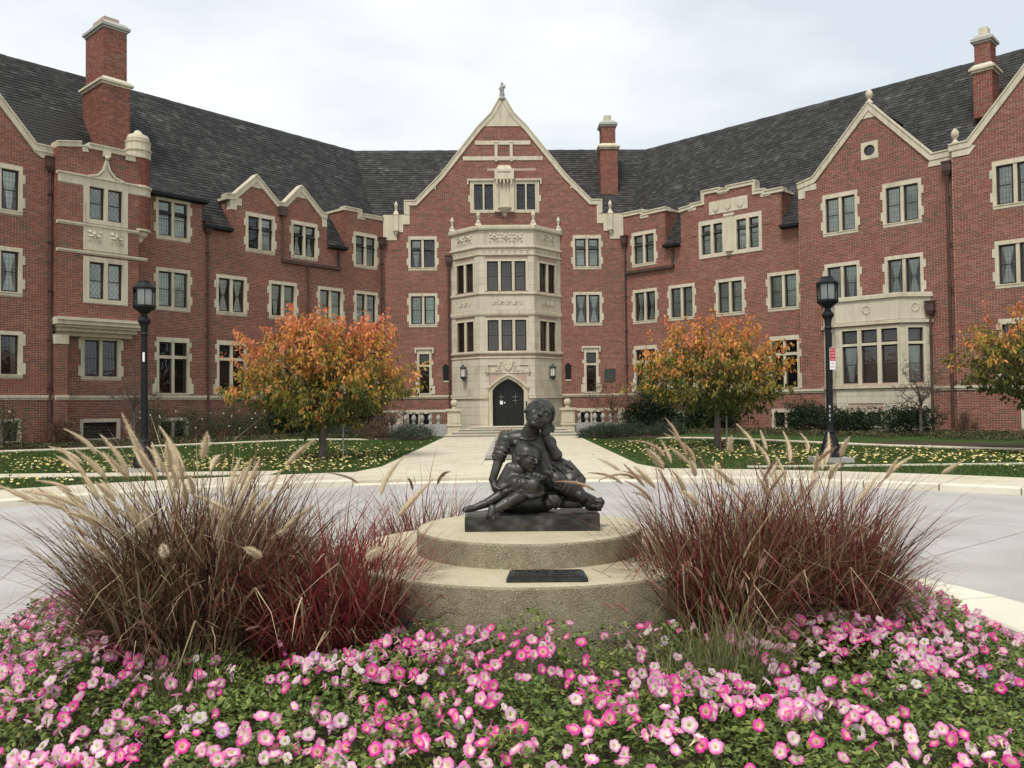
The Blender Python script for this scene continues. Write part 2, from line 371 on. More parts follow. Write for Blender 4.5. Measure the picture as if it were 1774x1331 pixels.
def sash_mesh(w_, h_, pattern='grid', midbar=True):
    m = MB(); t = 0.062
    m.box(-w_/2, -w_/2+t, 0.09, 0.14, 0, h_); m.box(w_/2-t, w_/2, 0.09, 0.14, 0, h_); m.box(-w_/2+t, w_/2-t, 0.09, 0.14, 0, t); m.box(-w_/2+t, w_/2-t, 0.09, 0.14, h_-t, h_)
    if midbar: m.box(-w_/2+t, w_/2-t, 0.095, 0.135, h_*0.5-0.014, h_*0.5+0.014)
    iw, ih = w_-2*t, h_-2*t; c = 0.003
    if pattern == 'grid':
        nx, nz = max(2, round(iw/0.13)), max(2, round(ih/0.19))
        for i in range(1, nx): x = -iw/2+iw*i/nx; m.box(x-c, x+c, 0.112, 0.118, t, h_-t)
        for i in range(1, nz): z = t+ih*i/nz; m.box(-iw/2, iw/2, 0.112, 0.118, z-c, z+c)
    elif pattern == 'diamond':
        st = 0.17
        for sgn in (-1, 1):
            z = t-iw*1.6
            while z < h_-t:
                # line from (-iw/2, z) rising with slope 1.5 (mirrored for sgn)
                pts = []
                a = max(0, (t-z)/1.6); b = min(iw, (h_-t-z)/1.6)
                if b-a > 0.02:
                    xa, xb = sgn*(-iw/2+a), sgn*(-iw/2+b); za, zb = z+1.6*a, z+1.6*b
                    m.add([(xa-c,0.112,za),(xa+c,0.112,za),(xb+c,0.112,zb),(xb-c,0.112,zb)], [[0,1,2,3]])
                z += st*1.6
    return m
_me = {}
def cached(key, fn):
    if key not in _me: _me[key] = fn()
    return _me[key]
def curtain_mesh(w_, h_, kind):
    nx, nz = 22, 10; V = []
    x = np.linspace(-w_/2+0.095, w_/2-0.095, nx); z = np.linspace(0.04, h_-0.04, nz)
    for zz in z:
        f = (zz-0.04)/(h_-0.08)
        if kind == 'hour': s_ = 0.22+0.75*min(1, abs(f-0.48)/0.45)**0.8
        elif kind == 'tied': s_ = 1.0 if f > 0.75 else 0.35+0.6*(f/0.75)
        else: s_ = 1.0
        for i, xx in enumerate(x):
            V.append((xx*s_, 0.145+0.012*math.sin(i*1.45)*(1.2-0.3*s_), zz))
    V = np.array(V); q = [(r*nx+i, r*nx+i+1, (r+1)*nx+i+1, (r+1)*nx+i) for r in range(nz-1) for i in range(nx-1)]
    return new_mesh('curtain', V, [np.array(q)], M['curtain'], smooth=True)
def glaze(fr, x, z, k, lights, parent, curtain='sheer', pattern='grid', midbar=True):
    """sash, pane and curtain in each light; x, z = origin of the window in the wall"""
    for i, (a, b, c, d) in enumerate(lights):
        w_, h_ = round(b-a, 3), round(d-c, 3); mb = midbar and h_ > 0.9
        cu = curtain[i % len(curtain)] if isinstance(curtain, (list, tuple)) else curtain
        mw = fr.mat(x+(a+b)/2, -k, z+c)
        s_ = inst('sash', cached(('s', w_, h_, pattern, mb), lambda: sash_mesh(w_, h_, pattern, mb).mesh('sash', M['sash'])), parent, mw)
        inst('pane', cached(('p', w_, h_), lambda: MB().add([(-w_/2+0.03,0.12,0.03),(w_/2-0.03,0.12,0.03),(w_/2-0.03,0.12,h_-0.03),(-w_/2+0.03,0.12,h_-0.03)], [[0,1,2,3]]).mesh('pane', M['glass'])), parent, mw)
        if cu != 'none': inst('curtain', cached(('c', w_, h_, cu), lambda: curtain_mesh(w_, h_, cu)), parent, mw)
        inst('blind_room', cached(('d', w_, h_), lambda: MB().box(-w_/2-0.3, w_/2+0.3, 1.3, 1.32, -0.3, h_+0.3).mesh('room_back', M['dark'])), parent, mw) if False else None
QD = ((0.66, 0.84, 0.09), (0.16, 0.36, 0.09))
DBL = dict(W=1.58, H=1.86, lights=[(-0.66,-0.065,0.16,1.70),(0.065,0.66,0.16,1.70)], quoins=QD)
TALL = dict(W=1.50, H=2.53, lights=[(-0.64,-0.06,0.09,1.61),(0.06,0.64,0.09,1.61),(-0.64,-0.06,1.74,2.33),(0.06,0.64,1.74,2.33)], quoins=((0.84,0.93,0.09),(0.60,0.74,0.10),(0.2,0.3,0.09),(0.02,0.2,0.19)))
NARROW = dict(W=0.80, H=2.50, lights=[(-0.27,0.27,0.09,1.55),(-0.27,0.27,1.66,2.25)], quoins=((0.66,0.74,0.10),(0.22,0.36,0.09),(0.02,0.2,0.17)), hood=True)
GRD = dict(W=1.62, H=1.76, lights=[(-0.66,-0.06,0.13,1.62),(0.06,0.66,0.13,1.62)], quoins=((0.7,0.95,0.09),(0.08,0.32,0.1)))
BASE = dict(W=1.62, H=0.92, lights=[(-0.68,0.68,0.11,0.78)], quoins=())
BAS2 = dict(W=1.40, H=0.95, lights=[(-0.58,-0.05,0.10,0.82),(0.05,0.58,0.10,0.82)], quoins=())
KINDS = dict(DBL=DBL, TALL=TALL, NARROW=NARROW, GRD=GRD, BASE=BASE, BAS2=BAS2)
def win_rects(x, z, kind):
    d = KINDS[kind]; la = min(l[0] for l in d['lights']); lb = max(l[1] for l in d['lights']); lo = min(l[2] for l in d['lights']); hi = max(l[3] for l in d['lights'])
    return (x+la-0.01, x+lb+0.01, z+lo-0.01, z+hi+0.01), (x-d['W']/2, x+d['W']/2, z, z+d['H'])
def window(fr, x, z, kind, k=0.0, curtain='sheer', pattern='grid', label=None):
    d = KINDS[kind]
    me = cached(('w', kind), lambda: surround_mesh(**d).mesh('window', M['stone']))
    wn = inst('window', me, hall, fr.mat(x, -k, z), label)
    glaze(fr, x, z, k, d['lights'], wn, curtain, pattern)
    return wn
def wins(fr, lst, k=0.0):
    op, ex = [], []
    for it in lst:
        a, b = win_rects(*it[:3]); op.append(a); ex.append(b)
        window(fr, it[0], it[1], it[2], k, *(it[3:]))
    return op, ex
def coping(fr, pts, k=0.0, name='coping', h=0.2, out_=0.07, back=0.42, lip=0.06):
    m = MB(fr); m.ribbon(pts, h, -k-out_, back)
    m.ribbon([(p[0], p[1]+lip) for p in pts], lip-0.003, -k-out_-0.035, back-0.05)
    return m.build(name, M['stone'], hall)
def stonepiece(fr, poly, k, name='kneeler', out_=0.035, back=0.3):
    return MB(fr).prism(poly, -k-out_, back).build(name, M['stone'], hall)

ZW, Z1, Z2, Z3 = 2.07, 2.26, 6.0, 9.12
EAVE = 10.2
# ================= centre block
cc = -0.37
G_ = [(4.88,12.89),(3.46,14.41),(2.39,15.77),(1.42,17.01),(0.66,17.80),(0.34,18.36),(0.2,18.62)]
left = [(cc-a, z) for a, z in G_]; right = [(cc+a, z) for a, z in G_[::-1]]
polyC = [(-7.02,-0.4),(6.27,-0.4),(6.27,12.15),(5.1,12.15),(5.1,12.86)] + [(cc+a, z-0.04) for a, z in G_] + [(cc-a, z-0.04) for a, z in G_[::-1]] + [(-5.84,12.86),(-5.84,12.15),(-7.02,12.15)]
lc = [(-4.84,Z3,'DBL',['tied','none']),(4.23,Z3,'DBL','sheer'),(-4.84,Z2,'DBL','sheer'),(4.23,Z2,'DBL','hour'),(-4.80,Z1,'NARROW',['none']),(4.38,Z1,'NARROW',['none']),
      (-5.1,0.42,'BAS2',['none']),(4.35,0.42,'BAS2',['none'])]
op, ex = wins(FC, lc)
atl = [(-1.98,-1.50,12.45,13.88),(-1.41,-0.93,12.45,13.88),(0.37,0.84,12.45,13.88),(0.93,1.39,12.45,13.88)]
for (a, b) in ((-2.2,-0.84),(0.22,1.62)):
    att = MB(FC)
    pr = [l for l in atl if a < l[0] < b]; 
    att.prism([(a,12.28),(b,12.28),(b,14.06),(a,14.06)], -0.035, 0.2, [[(l[0],l[2]),(l[1],l[2]),(l[1],l[3]),(l[0],l[3])] for l in pr])
    att.box(a-0.1 if a < -1 else b-0.02, a+0.02 if a < -1 else b+0.1, -0.03, 0.1, 12.9, 13.25)
    if a < 0: att.box(-2.36,-0.86,-0.11,0.05,14.06,14.16); att.box(-2.36,-2.28,-0.1,0.05,13.86,14.06)
    else: att.box(0.24,1.76,-0.11,0.05,14.06,14.16); att.box(1.68,1.76,-0.1,0.05,13.86,14.06)
    aw = att.build('window', M['stone'], hall); aw['label'] = 'attic casements %s of the empty niche in the gable' % ('left' if a < 0 else 'right')
    glaze(FC, 0, 0, 0, pr, aw, 'none')
op += [(a-0.01, b+0.01, c-0.01, d+0.01) for a, b, c, d in atl]
bayop = (-1.9, 1.15, 4.4, 9.5)
ex += [(-2.2,1.62,12.28,14.06), (-1.25,1.45,14.68,14.7)]
bayL, bayR, bayP = -3.28, 2.74, 1.6
exC = ex + [(bayL+0.1, bayR-0.1, 0, 11.1), (-6.9,-5.54,12.2,13.0)]
wall(FC, polyC, op, exC)
coping(FC, [(-5.84,12.2),(-5.84,12.95),(-5.25,12.95)] + left[1:], h=0.24)
coping(FC, right[:-1] + [(4.51,12.95),(5.10,12.95),(5.10,12.2)], h=0.24)
stonepiece(FC, [(cc-1.22,17.1),(cc+1.22,17.1),(cc+0.64,17.72),(cc+0.32,18.3),(cc+0.17,18.62),(cc-0.17,18.62),(cc-0.32,18.3),(cc-0.64,17.72)], 0, 'apex_stone', 0.04)
for z0 in (16.07, 15.20):
    hw = (1.78 if z0 > 16 else 2.45)
    MB(FC).box(cc-hw+0.25, cc+hw-0.25, -0.04, 0.1, z0, z0+0.22).build('string_course', M['stone'], hall)
for x in (cc-0.37, cc+0.37+0.10):
    m = MB(FC); m.box(x-0.08, x+0.08, -0.07, 0.1, 15.3, 16.2); m.taper(x-0.11, x+0.11, -0.1, 0.1, 16.2, 16.27, 0.05); m.taper(x-0.06, x+0.06, -0.09, 0.1, 15.12, 15.3, -0.03); m.build('stone_post', M['stone'], hall)
for sg, nm in ((-1, 0), (1, 1)):
    a = cc+sg*3.70; stonepiece(FC, [(a, 14.1), (a+sg*0.45, 13.62), (a+sg*0.02, 13.62)] if sg > 0 else [(a, 14.1), (a-0.02, 13.62), (a-0.45, 13.62)], 0)
    a = cc+sg*3.46
# corner stones with pinnacles
def mir(p): return [(2*cc-x, z) for x, z in p]
cs = [(-7.0,10.8),(-6.25,10.8),(-6.25,11.24),(-5.9,11.24),(-5.9,11.67),(-5.54,11.67),(-5.54,12.7),(-5.84,12.7),(-5.84,12.2),(-7.0,12.2)]
stonepiece(FC, cs, 0, 'corner_stone', 0.045)
cs2 = [(x if x > -7 else -7.0, z) for x, z in mir(cs)]; stonepiece(FC, cs2[::-1], 0, 'corner_stone', 0.045)
PINN = [(0.16,0),(0.16,0.06),(0.11,0.10),(0.07,0.2),(0.06,0.3),(0.10,0.36),(0.06,0.40),(0.10,0.50),(0.115,0.60),(0.09,0.70),(0.04,0.80),(0.02,0.88)]
for x in (-6.28, 2*cc+6.28):
    m = MB(FC); m.box(x-0.12, x+0.12, -0.12, 0.05, 11.35, 12.2); m.taper(x-0.16, x+0.16, -0.14, 0.1, 12.2, 12.5, 0.12); m.lathe([(r*0.9,z*0.75) for r,z in PINN[3:]], x, 0.0, 12.3, 10)
    m.lathe([(0.03,-0.3),(0.08,-0.22),(0.10,-0.12),(0.16,-0.08),(0.16,0)], x, -0.1, 11.35, 10)
    m.build('pinnacle', M['stone'], hall)
# statue on the gable tip: a small robed figure holding something at its shoulder
m = MB(FC); m.lathe([(0.2,0),(0.17,0.15),(0.12,0.3),(0.13,0.36)], cc, 0.05, 18.55, 10); m.lathe([(0.13,0),(0.15,0.1),(0.11,0.35),(0.12,0.5),(0.13,0.56),(0.06,0.64),(0.04,0.66)], cc, 0.05, 18.78, 10)
m.sphere((cc, 0.05, 19.50), 0.085, 10, 8); m.tube([(cc-0.1,0.0,19.3),(cc-0.17,-0.05,19.15),(cc-0.04,-0.12,19.1)], 0.035, 6); m.tube([(cc+0.1,0.0,19.3),(cc+0.16,-0.08,19.2),(cc+0.1,-0.12,19.36)], 0.035, 6); m.tube([(cc+0.02,-0.12,19.2),(cc+0.2,-0.1,19.38)], 0.03, 6)
m.build('roof_statue', M['greyconc'], hall, smooth=True)
# niche
m = MB(FC); m.box(-0.84,-0.62,-0.16,0.1,12.4,14.1); m.box(0.02,0.23,-0.16,0.1,12.4,14.1); m.box(-0.62,0.02,-0.05,0.1,12.4,14.1)
m.box(-0.84,0.23,-0.28,0.1,14.1,14.66); m.taper(-0.74,0.13,-0.24,0.1,14.66,14.9,0.12); m.box(-0.66,0.05,-0.32,0.0,14.5,14.6)
for i in range(5): x = -0.72+i*0.2; m.taper(x-0.06, x+0.06, -0.30, -0.2, 14.12, 13.78+0.1*(i%2), 0.03)
m.lathe([(0.02,-0.5),(0.12,-0.4),(0.14,-0.3),(0.28,-0.2),(0.34,-0.12),(0.42,0),(0.42,0.06)], -0.3, -0.02, 12.5, 14)
m.taper(-0.86,0.25,-0.2,0.1,12.3,12.4,0.0)
m.build('niche', M['stone'], hall)
MB(FC).box(-0.62,0.02,-0.06,-0.052,12.6,14.05).build('niche_back', M['stone'], hall)

m = MB(FL)
for i in range(5): m.add([(-15.76,0.08,0.52+0.125*i),(-14.40,0.08,0.52+0.125*i),(-14.40,0.14,0.60+0.125*i),(-15.76,0.14,0.60+0.125*i)], [[0,1,2,3]])
tag(m.build('louvre_slats', M['sash'], hall), kind='stuff')
# ---- central stone bay
fl = 0.0
pA = FC.P(bayL, 0, 0); ang = math.degrees(math.atan2(bayP, 1.54)); side = math.hypot(bayP, 1.54)
FBL = FC.sub(bayL, 0, -ang); FBF = FC.sub(bayL+1.54, -bayP, 0); FBR = FC.sub(bayR-1.54, -bayP, ang)
bw = (bayR-1.54)-(bayL+1.54)
cube = MB().box(0,1,0,1,0,1).mesh('stone_block', M['ashlar'])
def ashlar(fr, W, z0, z1, holes, course=0.375, bl=0.85, depth=0.12, name='stone_block', par=None):
    n = max(1, round((z1-z0)/course)); ch = (z1-z0)/n
    for r in range(n):
        a0, a1 = z0+r*ch, z0+(r+1)*ch
        # split where a hole edge crosses the course
        for (a, b) in cut([(0, W)], holes, a0+0.02, a1-0.02):
            L = b-a; m_ = max(1, round(L/bl)); o = 0.0
            ed = [a+L*i/m_ for i in range(m_+1)]
            if m_ > 1 and r % 2: ed = [a]+[a+L*(i+0.5)/m_ for i in range(m_)]+[b]
            for p, q in zip(ed[:-1], ed[1:]):
                if q-p < 0.03: continue
                inst(name, cube, par or hall, fr.mat(p+0.005, -0.0-random.random()*0.003, a0+0.005) @ Matrix.Diagonal((q-p-0.010, depth, ch-0.010, 1)))
def bayface(fr, W, holes, z0=-0.1, z1=11.05, arch=None):
    hl = [[(a,c),(b,c),(b,d),(a,d)] for a,b,c,d in holes]
    if arch: hl.append(arch)
    MB(fr).prism([(0,z0),(W,z0),(W,z1),(0,z1)], 0.03, 0.22, hl).build('bay_wall', M['mortar'], hall)
cx = bw/2
def tri(z0, z1): return [(cx-1.03,cx-0.44,z0,z1),(cx-0.295,cx+0.295,z0,z1),(cx+0.44,cx+1.03,z0,z1)]
l3, l2 = tri(7.74,9.33), tri(4.55,6.19)
def duo(z0, z1): c_ = side/2; return [(c_-0.66,c_-0.08,z0,z1),(c_+0.08,c_+0.66,z0,z1)]
s3, s2 = duo(7.74,9.28), duo(4.55,6.15)
dcx = cx+0.03
arch = [(dcx-0.83,0.56),(dcx+0.83,0.56),(dcx+0.83,2.42),(dcx+0.70,2.62),(dcx+0.45,2.83),(dcx+0.2,2.98),(dcx,3.06),(dcx-0.2,2.98),(dcx-0.45,2.83),(dcx-0.70,2.62),(dcx-0.83,2.42)]
bayface(FBF, bw, l3+l2, arch=arch); bayface(FBL, side, s3+s2); bayface(FBR, side, s3+s2)
for fr, W, a3, a2, ar in ((FBF, bw, l3, l2, 1), (FBL, side, s3, s2, 0), (FBR, side, s3, s2, 0)):
    hl = lambda l, m=0.0: [(min(q[0] for q in l)-0.12, max(q[1] for q in l)+0.12, l[0][2]-0.02, l[0][3]+0.02)]
    dh = [(dcx-1.06, dcx+1.06, 0.4, 2.5),(dcx-1.0, dcx+1.0, 2.5, 3.0),(dcx-0.6,dcx+0.6,3.0,3.3)] if ar else []
    if ar: fhole = dh
    ashlar(fr, W, 0.2, 2.02, dh, 0.45, 0.8); ashlar(fr, W, 2.16, 4.14, dh, 0.42, 0.8)
    ashlar(fr, W, 4.54, 6.42, hl(a2), 0.4, 0.75); ashlar(fr, W, 6.72, 7.52, [], 0.8, 1.0)
    ashlar(fr, W, 7.68, 9.62, hl(a3), 0.42, 0.75); ashlar(fr, W, 9.74, 10.02, [], 0.28, 1.2); ashlar(fr, W, 10.16, 11.0, [], 0.84, 1.1)
    for grp, nm in ((a3, 1), (a2, 1)):
        m = MB(fr); x0, x1 = min(q[0] for q in grp), max(q[1] for q in grp); z0, z1 = grp[0][2], grp[0][3]
        m.box(x0-0.12,x0,-0.01,0.2,z0,z1); m.box(x1,x1+0.12,-0.01,0.2,z0,z1); m.box(x0-0.12,x1+0.12,-0.012,0.2,z1,z1+0.1)
        for a, b in zip(grp[:-1], grp[1:]): m.box(a[1], b[0], 0.0, 0.2, z0, z1)
        wn = m.build('window', M['stone'], hall); wn['label'] = 'stone mullioned window of %d casements in the central bay' % len(grp)
        glaze(fr, 0, 0, -0.02, grp, wn, ['none'], 'grid' if ar else 'diamond')
def bayband(z0, z1, out_, name='string_course', slope=0.03):
    m = MB(WORLD)
    pts = [FC.P(bayL-0.02, 0.1, 0), FC.P(bayL, 0, 0), FC.P(bayL+1.54, -bayP, 0), FC.P(bayR-1.54, -bayP, 0), FC.P(bayR, 0, 0), FC.P(bayR+0.02, 0.1, 0)]
    cen = FC.P((bayL+bayR)/2, 0.3, 0)
    def ring(o):
        ps = [FC.P(bayL-o, 0.15, 0), FC.P(bayL-o, -o*0.3, 0), FC.P(bayL+1.54-o*0.42, -bayP-o, 0), FC.P(bayR-1.54+o*0.42, -bayP-o, 0), FC.P(bayR+o, -o*0.3, 0), FC.P(bayR+o, 0.15, 0)]
        return ps
    r0, r1 = ring(out_), ring(max(0.01, out_-slope)); ri = [FC.P(bayL+0.1, 0.2, 0), FC.P(bayL+0.15, 0.0, 0), FC.P(bayL+1.6, -bayP+0.15, 0), FC.P(bayR-1.6, -bayP+0.15, 0), FC.P(bayR-0.15, 0, 0), FC.P(bayR-0.1, 0.2, 0)]
    vs = []
    for rr, zz in ((ri, z0), (r1, z0), (r0, z0+(z1-z0)*0.35), (r0, z1-0.02), (r1, z1), (ri, z1+0.001)):
        vs += [(p[0], p[1], zz) for p in rr]
    q = [(t*6+i, t*6+i+1, (t+1)*6+i+1, (t+1)*6+i) for t in range(5) for i in range(5)]
    m.add(vs, q); return m.build(name, M['stone'], hall)
bayband(11.0, 11.24, 0.14, 'bay_coping'); bayband(10.02, 10.15, 0.09); bayband(9.63, 9.73, 0.06); bayband(7.53, 7.67, 0.08); bayband(6.43, 6.70, 0.07); bayband(4.38, 4.53, 0.09); bayband(4.14, 4.24, 0.05)
bayband(2.02, 2.15, 0.07) if False else None
for fr, W in ((FBL, side), (FBR, side)):
    MB(fr).box(0, W+0.03, -0.08, 0.1, 2.02, 2.15).build('string_course', M['stone'], hall)
MB(FBF).box(-0.03, dcx-1.08, -0.085, 0.1, 2.02, 2.15).build('string_course', M['stone'], hall); MB(FBF).box(dcx+1.08, bw+0.03, -0.085, 0.1, 2.02, 2.15).build('string_course', M['stone'], hall)
MB(WORLD).add([tuple(FC.P(x, y, 11.1)) for x, y in ((bayL+0.05, 0.05), (bayL+1.56, -bayP+0.05), (bayR-1.56, -bayP+0.05), (bayR-0.05, 0.05))], [[0,1,2,3]]).build('bay_roof', M['copper'], hall)
for x, y in ((bayL+0.08, -0.08), (bayL+1.54, -bayP+0.02), (bayR-1.54, -bayP+0.02), (bayR-0.08, -0.08)):
    m = MB(FC); m.taper(x-0.17, x+0.17, y-0.12, y+0.2, 11.24, 11.42, 0.07); m.lathe([(r*0.95, z*0.78) for r, z in PINN[1:]], x, y+0.04, 11.36, 10); m.build('finial', M['stone'], hall, smooth=False)
# carved relief
def shield(m, x, z, w_, h_, y=-0.03, d=0.03):
    m.prism([(x-w_/2,z+h_*0.5),(x-w_/2,z),(x-w_*0.38,z-h_*0.25),(x,z-h_*0.5),(x+w_*0.38,z-h_*0.25),(x+w_/2,z),(x+w_/2,z+h_*0.5)], y, y+d)
def quatre(m, x, z, r):
    for a in range(4):
        b = R(45+90*a); m.sphere((x+r*0.62*math.cos(b), -0.004, z+r*0.62*math.sin(b)), r*0.3, 7, 5, (1, 0.18, 1)) if False else None
        c = R(90*a); m.add([(x+r*1.05*math.cos(c), -0.006, z+r*1.05*math.sin(c)), (x+r*0.42*math.cos(c+0.75), -0.006, z+r*0.42*math.sin(c+0.75)), (x+r*0.25*math.cos(c), -0.085, z+r*0.25*math.sin(c)), (x+r*0.42*math.cos(c-0.75), -0.006, z+r*0.42*math.sin(c-0.75))], [[0,1,2],[0,2,3]])
        m.add([(x+r*1.25*math.cos(b-0.25), -0.006, z+r*1.25*math.sin(b-0.25)), (x+r*1.25*math.cos(b+0.25), -0.006, z+r*1.25*math.sin(b+0.25)), (x+r*0.7*math.cos(b), -0.08, z+r*0.7*math.sin(b))], [[0,1,2]])
    m.sphere((x, -0.006, z), r*0.3, 8, 6, (1, 0.2, 1))
def scroll(m, x, z, r, flip=1):
    pts = [(x+r*(0.2+0.8*t)*math.cos(flip*(4.6*t)), -0.012, z+r*(0.2+0.8*t)*math.sin(4.6*t)) for t in np.linspace(0, 1, 9)]
    m.tube(pts, 0.03, 5)
for fr, W, n3, n5 in ((FBF, bw, 3, 5), (FBL, side, 2, 3), (FBR, side, 2, 3)):
    m = MB(fr)
    for i in range(n3): quatre(m, W/2+(i-(n3-1)/2)*0.62, 10.58, 0.30)
    nb = 8 if n3 == 3 else 6
    for i in range(nb):
        x = W/2+(i-(nb-1)/2)*(W-0.3)/nb; scroll(m, x, 9.88, 0.09, 1 if i % 2 else -1); m.sphere((x+0.13, -0.005, 9.9), 0.045, 6, 5, (1, 0.3, 1))
    sp = 0.37
    for i in range(n5):
        x = W/2+(i-(n5-1)/2)*sp; shield(m, x, 7.12, 0.2, 0.26)
        if i < n5-1: scroll(m, x+sp/2, 7.13, 0.10, 1 if i % 2 else -1)
    m.build('carved_relief', M['stone'], hall)
# crest over the door
m = MB(FBF); shield(m, dcx, 3.78, 0.46, 0.56, -0.07, 0.07); shield(m, dcx-0.78, 3.5, 0.22, 0.26); shield(m, dcx+0.78, 3.5, 0.22, 0.26)
for sg in (-1, 1):
    for (ax, az, r) in ((0.34,3.92,0.10),(0.44,3.72,0.11),(0.36,3.52,0.09),(0.56,3.46,0.10)): scroll(m, dcx+sg*ax, az, r, sg)
    m.box(*(sorted((dcx+sg*0.62, dcx+sg*1.12))), -0.06, 0.02, 3.78, 3.84); m.box(*(sorted((dcx+sg*1.06, dcx+sg*1.13))), -0.055, 0.02, 3.45, 3.78)
    m.lathe([(0.02,-0.16),(0.05,-0.12),(0.07,-0.04),(0.11,0),(0.11,0.05)], dcx+sg*1.1, -0.02, 3.4, 8)
for (ax, az) in ((-0.08,3.85),(0.08,3.85),(0,3.7)): m.sphere((dcx+ax, -0.075, az), 0.035, 6, 5, (1, 0.5, 1))
m.build('carved_crest', M['stone'], hall)
# door hood, jambs and the two leaves
hood = [(dcx-1.1,2.62),(dcx-0.80,2.88),(dcx-0.5,3.1),(dcx-0.22,3.26),(dcx,3.34),(dcx+0.22,3.26),(dcx+0.5,3.1),(dcx+0.80,2.88),(dcx+1.1,2.62)]
m = MB(FBF); m.ribbon(hood, 0.1, -0.12, 0.05); m.ribbon([(a, b-0.14) for a, b in hood], 0.07, -0.06, 0.05)
m.prism([(dcx-1.04,0.56),(dcx-0.835,0.56),(dcx-0.835,2.42),(dcx-0.70,2.62),(dcx-0.45,2.83),(dcx-0.2,2.98),(dcx,3.065),(dcx+0.2,2.98),(dcx+0.45,2.83),(dcx+0.70,2.62),(dcx+0.835,2.42),(dcx+0.835,0.56),(dcx+1.04,0.56),(dcx+1.04,2.55),(dcx+0.76,2.80),(dcx+0.46,3.02),(dcx+0.2,3.17),(dcx,3.24),(dcx-0.2,3.17),(dcx-0.46,3.02),(dcx-0.76,2.80),(dcx-1.04,2.55)], -0.03, 0.35)
m.build('door_surround', M['stone'], hall)
half = [(0,0.56),(0.84,0.56),(0.84,2.40),(0.70,2.62),(0.45,2.83),(0.2,2.98),(0,3.06)]
for sg in (-1, 1):
    m = MB(FBF); m.prism([(dcx+sg*(x+0.004 if x == 0 else x), z) for x, z in half][::sg], 0.26, 0.32)
    for i in range(1, 5): x = dcx+sg*(0.17*i); m.box(x-0.004, x+0.004, 0.255, 0.262, 0.6, 2.3)
    dr = m.build('door', M['door'], hall)
    m = MB(FBF); x = dcx+sg*0.38
    m.box(x-0.16, x+0.16, 0.252, 0.259, 1.72, 2.28); m.build('door_pane', M['metal_black'], dr)
    m = MB(FBF); m.box(x-0.006, x+0.006, 0.24, 0.252, 1.72, 2.28)
    for zz in (1.9, 2.1): m.box(x-0.16, x+0.16, 0.24, 0.252, zz-0.006, zz+0.006)
    m.build('glazing_bar', M['greyconc'], dr)
    m = MB(FBF); m.box(dcx+sg*0.10-0.03, dcx+sg*0.10+0.03, 0.24, 0.26, 1.48, 1.62); m.tube([(dcx+sg*0.10,0.25,1.56),(dcx+sg*0.10,0.2,1.55),(dcx+sg*0.17,0.19,1.54)], 0.012, 6); m.build('handle', M['verdigris'], dr)
    if sg < 0:
        MB(FBF).box(x-0.06, x+0.09, 0.232, 0.238, 1.70, 1.88).build('notice', M['paper'], dr); MB(FBF).box(x+0.15, x+0.22, 0.232, 0.238, 1.76, 1.82).build('notice', M['paper'], dr)
MB(FBF).box(dcx-0.84, dcx+0.84, 0.0, 0.4, 0.5, 0.56).build('threshold', M['stone'], hall)
MB(FBF).box(dcx+0.93, dcx+0.99, -0.06, -0.03, 1.6, 1.85).build('call_box', M['metal_black'], hall)

# ================= left wing (x negative)
def lw(s, z, kind, *r): return (-s, z, kind, *r)
DL = DBL
listL = [lw(11.96,Z3,'DBL','sheer'), lw(7.60,Z3,'DBL',['none','sheer']), lw(5.10,Z3,'DBL','hour'), lw(1.22,Z3,'DBL','sheer'),
         lw(11.96,Z2,'DBL','sheer'), lw(9.13,Z2,'DBL','hour'), lw(6.36,Z2,'DBL',['tied','sheer']), lw(3.52,Z2,'DBL','sheer'), lw(1.20,Z2,'DBL','sheer'),
         lw(11.96,Z1,'TALL',['none']), lw(9.13,Z1,'TALL',['none']), lw(6.36,Z1,'TALL',['none']), lw(3.52,Z1,'TALL',['none']), lw(1.20,Z1,'TALL',['none']),
         lw(15.05,2.9,'GRD',['none']), lw(15.08,0.36,'BASE',['none']), lw(11.96,0.3,'BAS2',['none']), lw(3.5,0.3,'BAS2',['none'])]
op, ex = wins(FL, listL)
topL = [(0,-0.4),(0,12.0),(-1.55,12.0),(-1.55,12.15),(-2.6,12.15),(-2.6,EAVE),(-3.73,EAVE),(-3.73,11.62),(-5.30,12.72),(-6.45,11.66),(-7.84,12.76),(-9.18,11.55),(-9.18,EAVE),(-10.59,EAVE),(-10.59,11.2),(-14.2,11.2),(-17.2,11.2),(-17.2,-0.4)]
near = lambda x, z: (x < -16.3) & (z > 2.3)
wall(FL, topL[::-1], op, ex + [(-17.2,-13.9,5.2,12)])
coping(FL, [(-2.62,12.2),(-1.5,12.2),(-1.5,12.0),(0,12.03)], h=0.16)
stonepiece(FL, [(-1.75,11.72),(-1.25,11.72),(-1.25,12.0),(-1.5,12.0),(-1.5,12.15),(-1.75,12.15)], 0)
coping(FL, [(-9.42,11.64),(-9.02,11.68),(-8.0,12.66),(-7.84,12.84),(-7.66,12.70),(-6.62,11.74),(-6.3,11.74),(-5.46,12.64),(-5.30,12.80),(-5.12,12.66),(-4.05,11.66),(-3.70,11.60)], h=0.22)
stonepiece(FL, [(-9.2,10.98),(-8.86,10.98),(-8.86,11.22),(-8.60,11.22),(-8.60,11.55),(-8.9,11.6),(-9.2,11.55)], 0)
stonepiece(FL, [(-4.02,10.95),(-3.74,10.95),(-3.74,11.5),(-4.3,11.6),(-4.02,11.3)], 0)
for gx, gz in ((-7.84,12.74),(-5.30,12.70)): stonepiece(FL, [(gx-0.42,gz-0.5),(gx+0.42,gz-0.5),(gx+0.05,gz-0.03),(gx-0.05,gz-0.03)], 0, 'apex_stone')
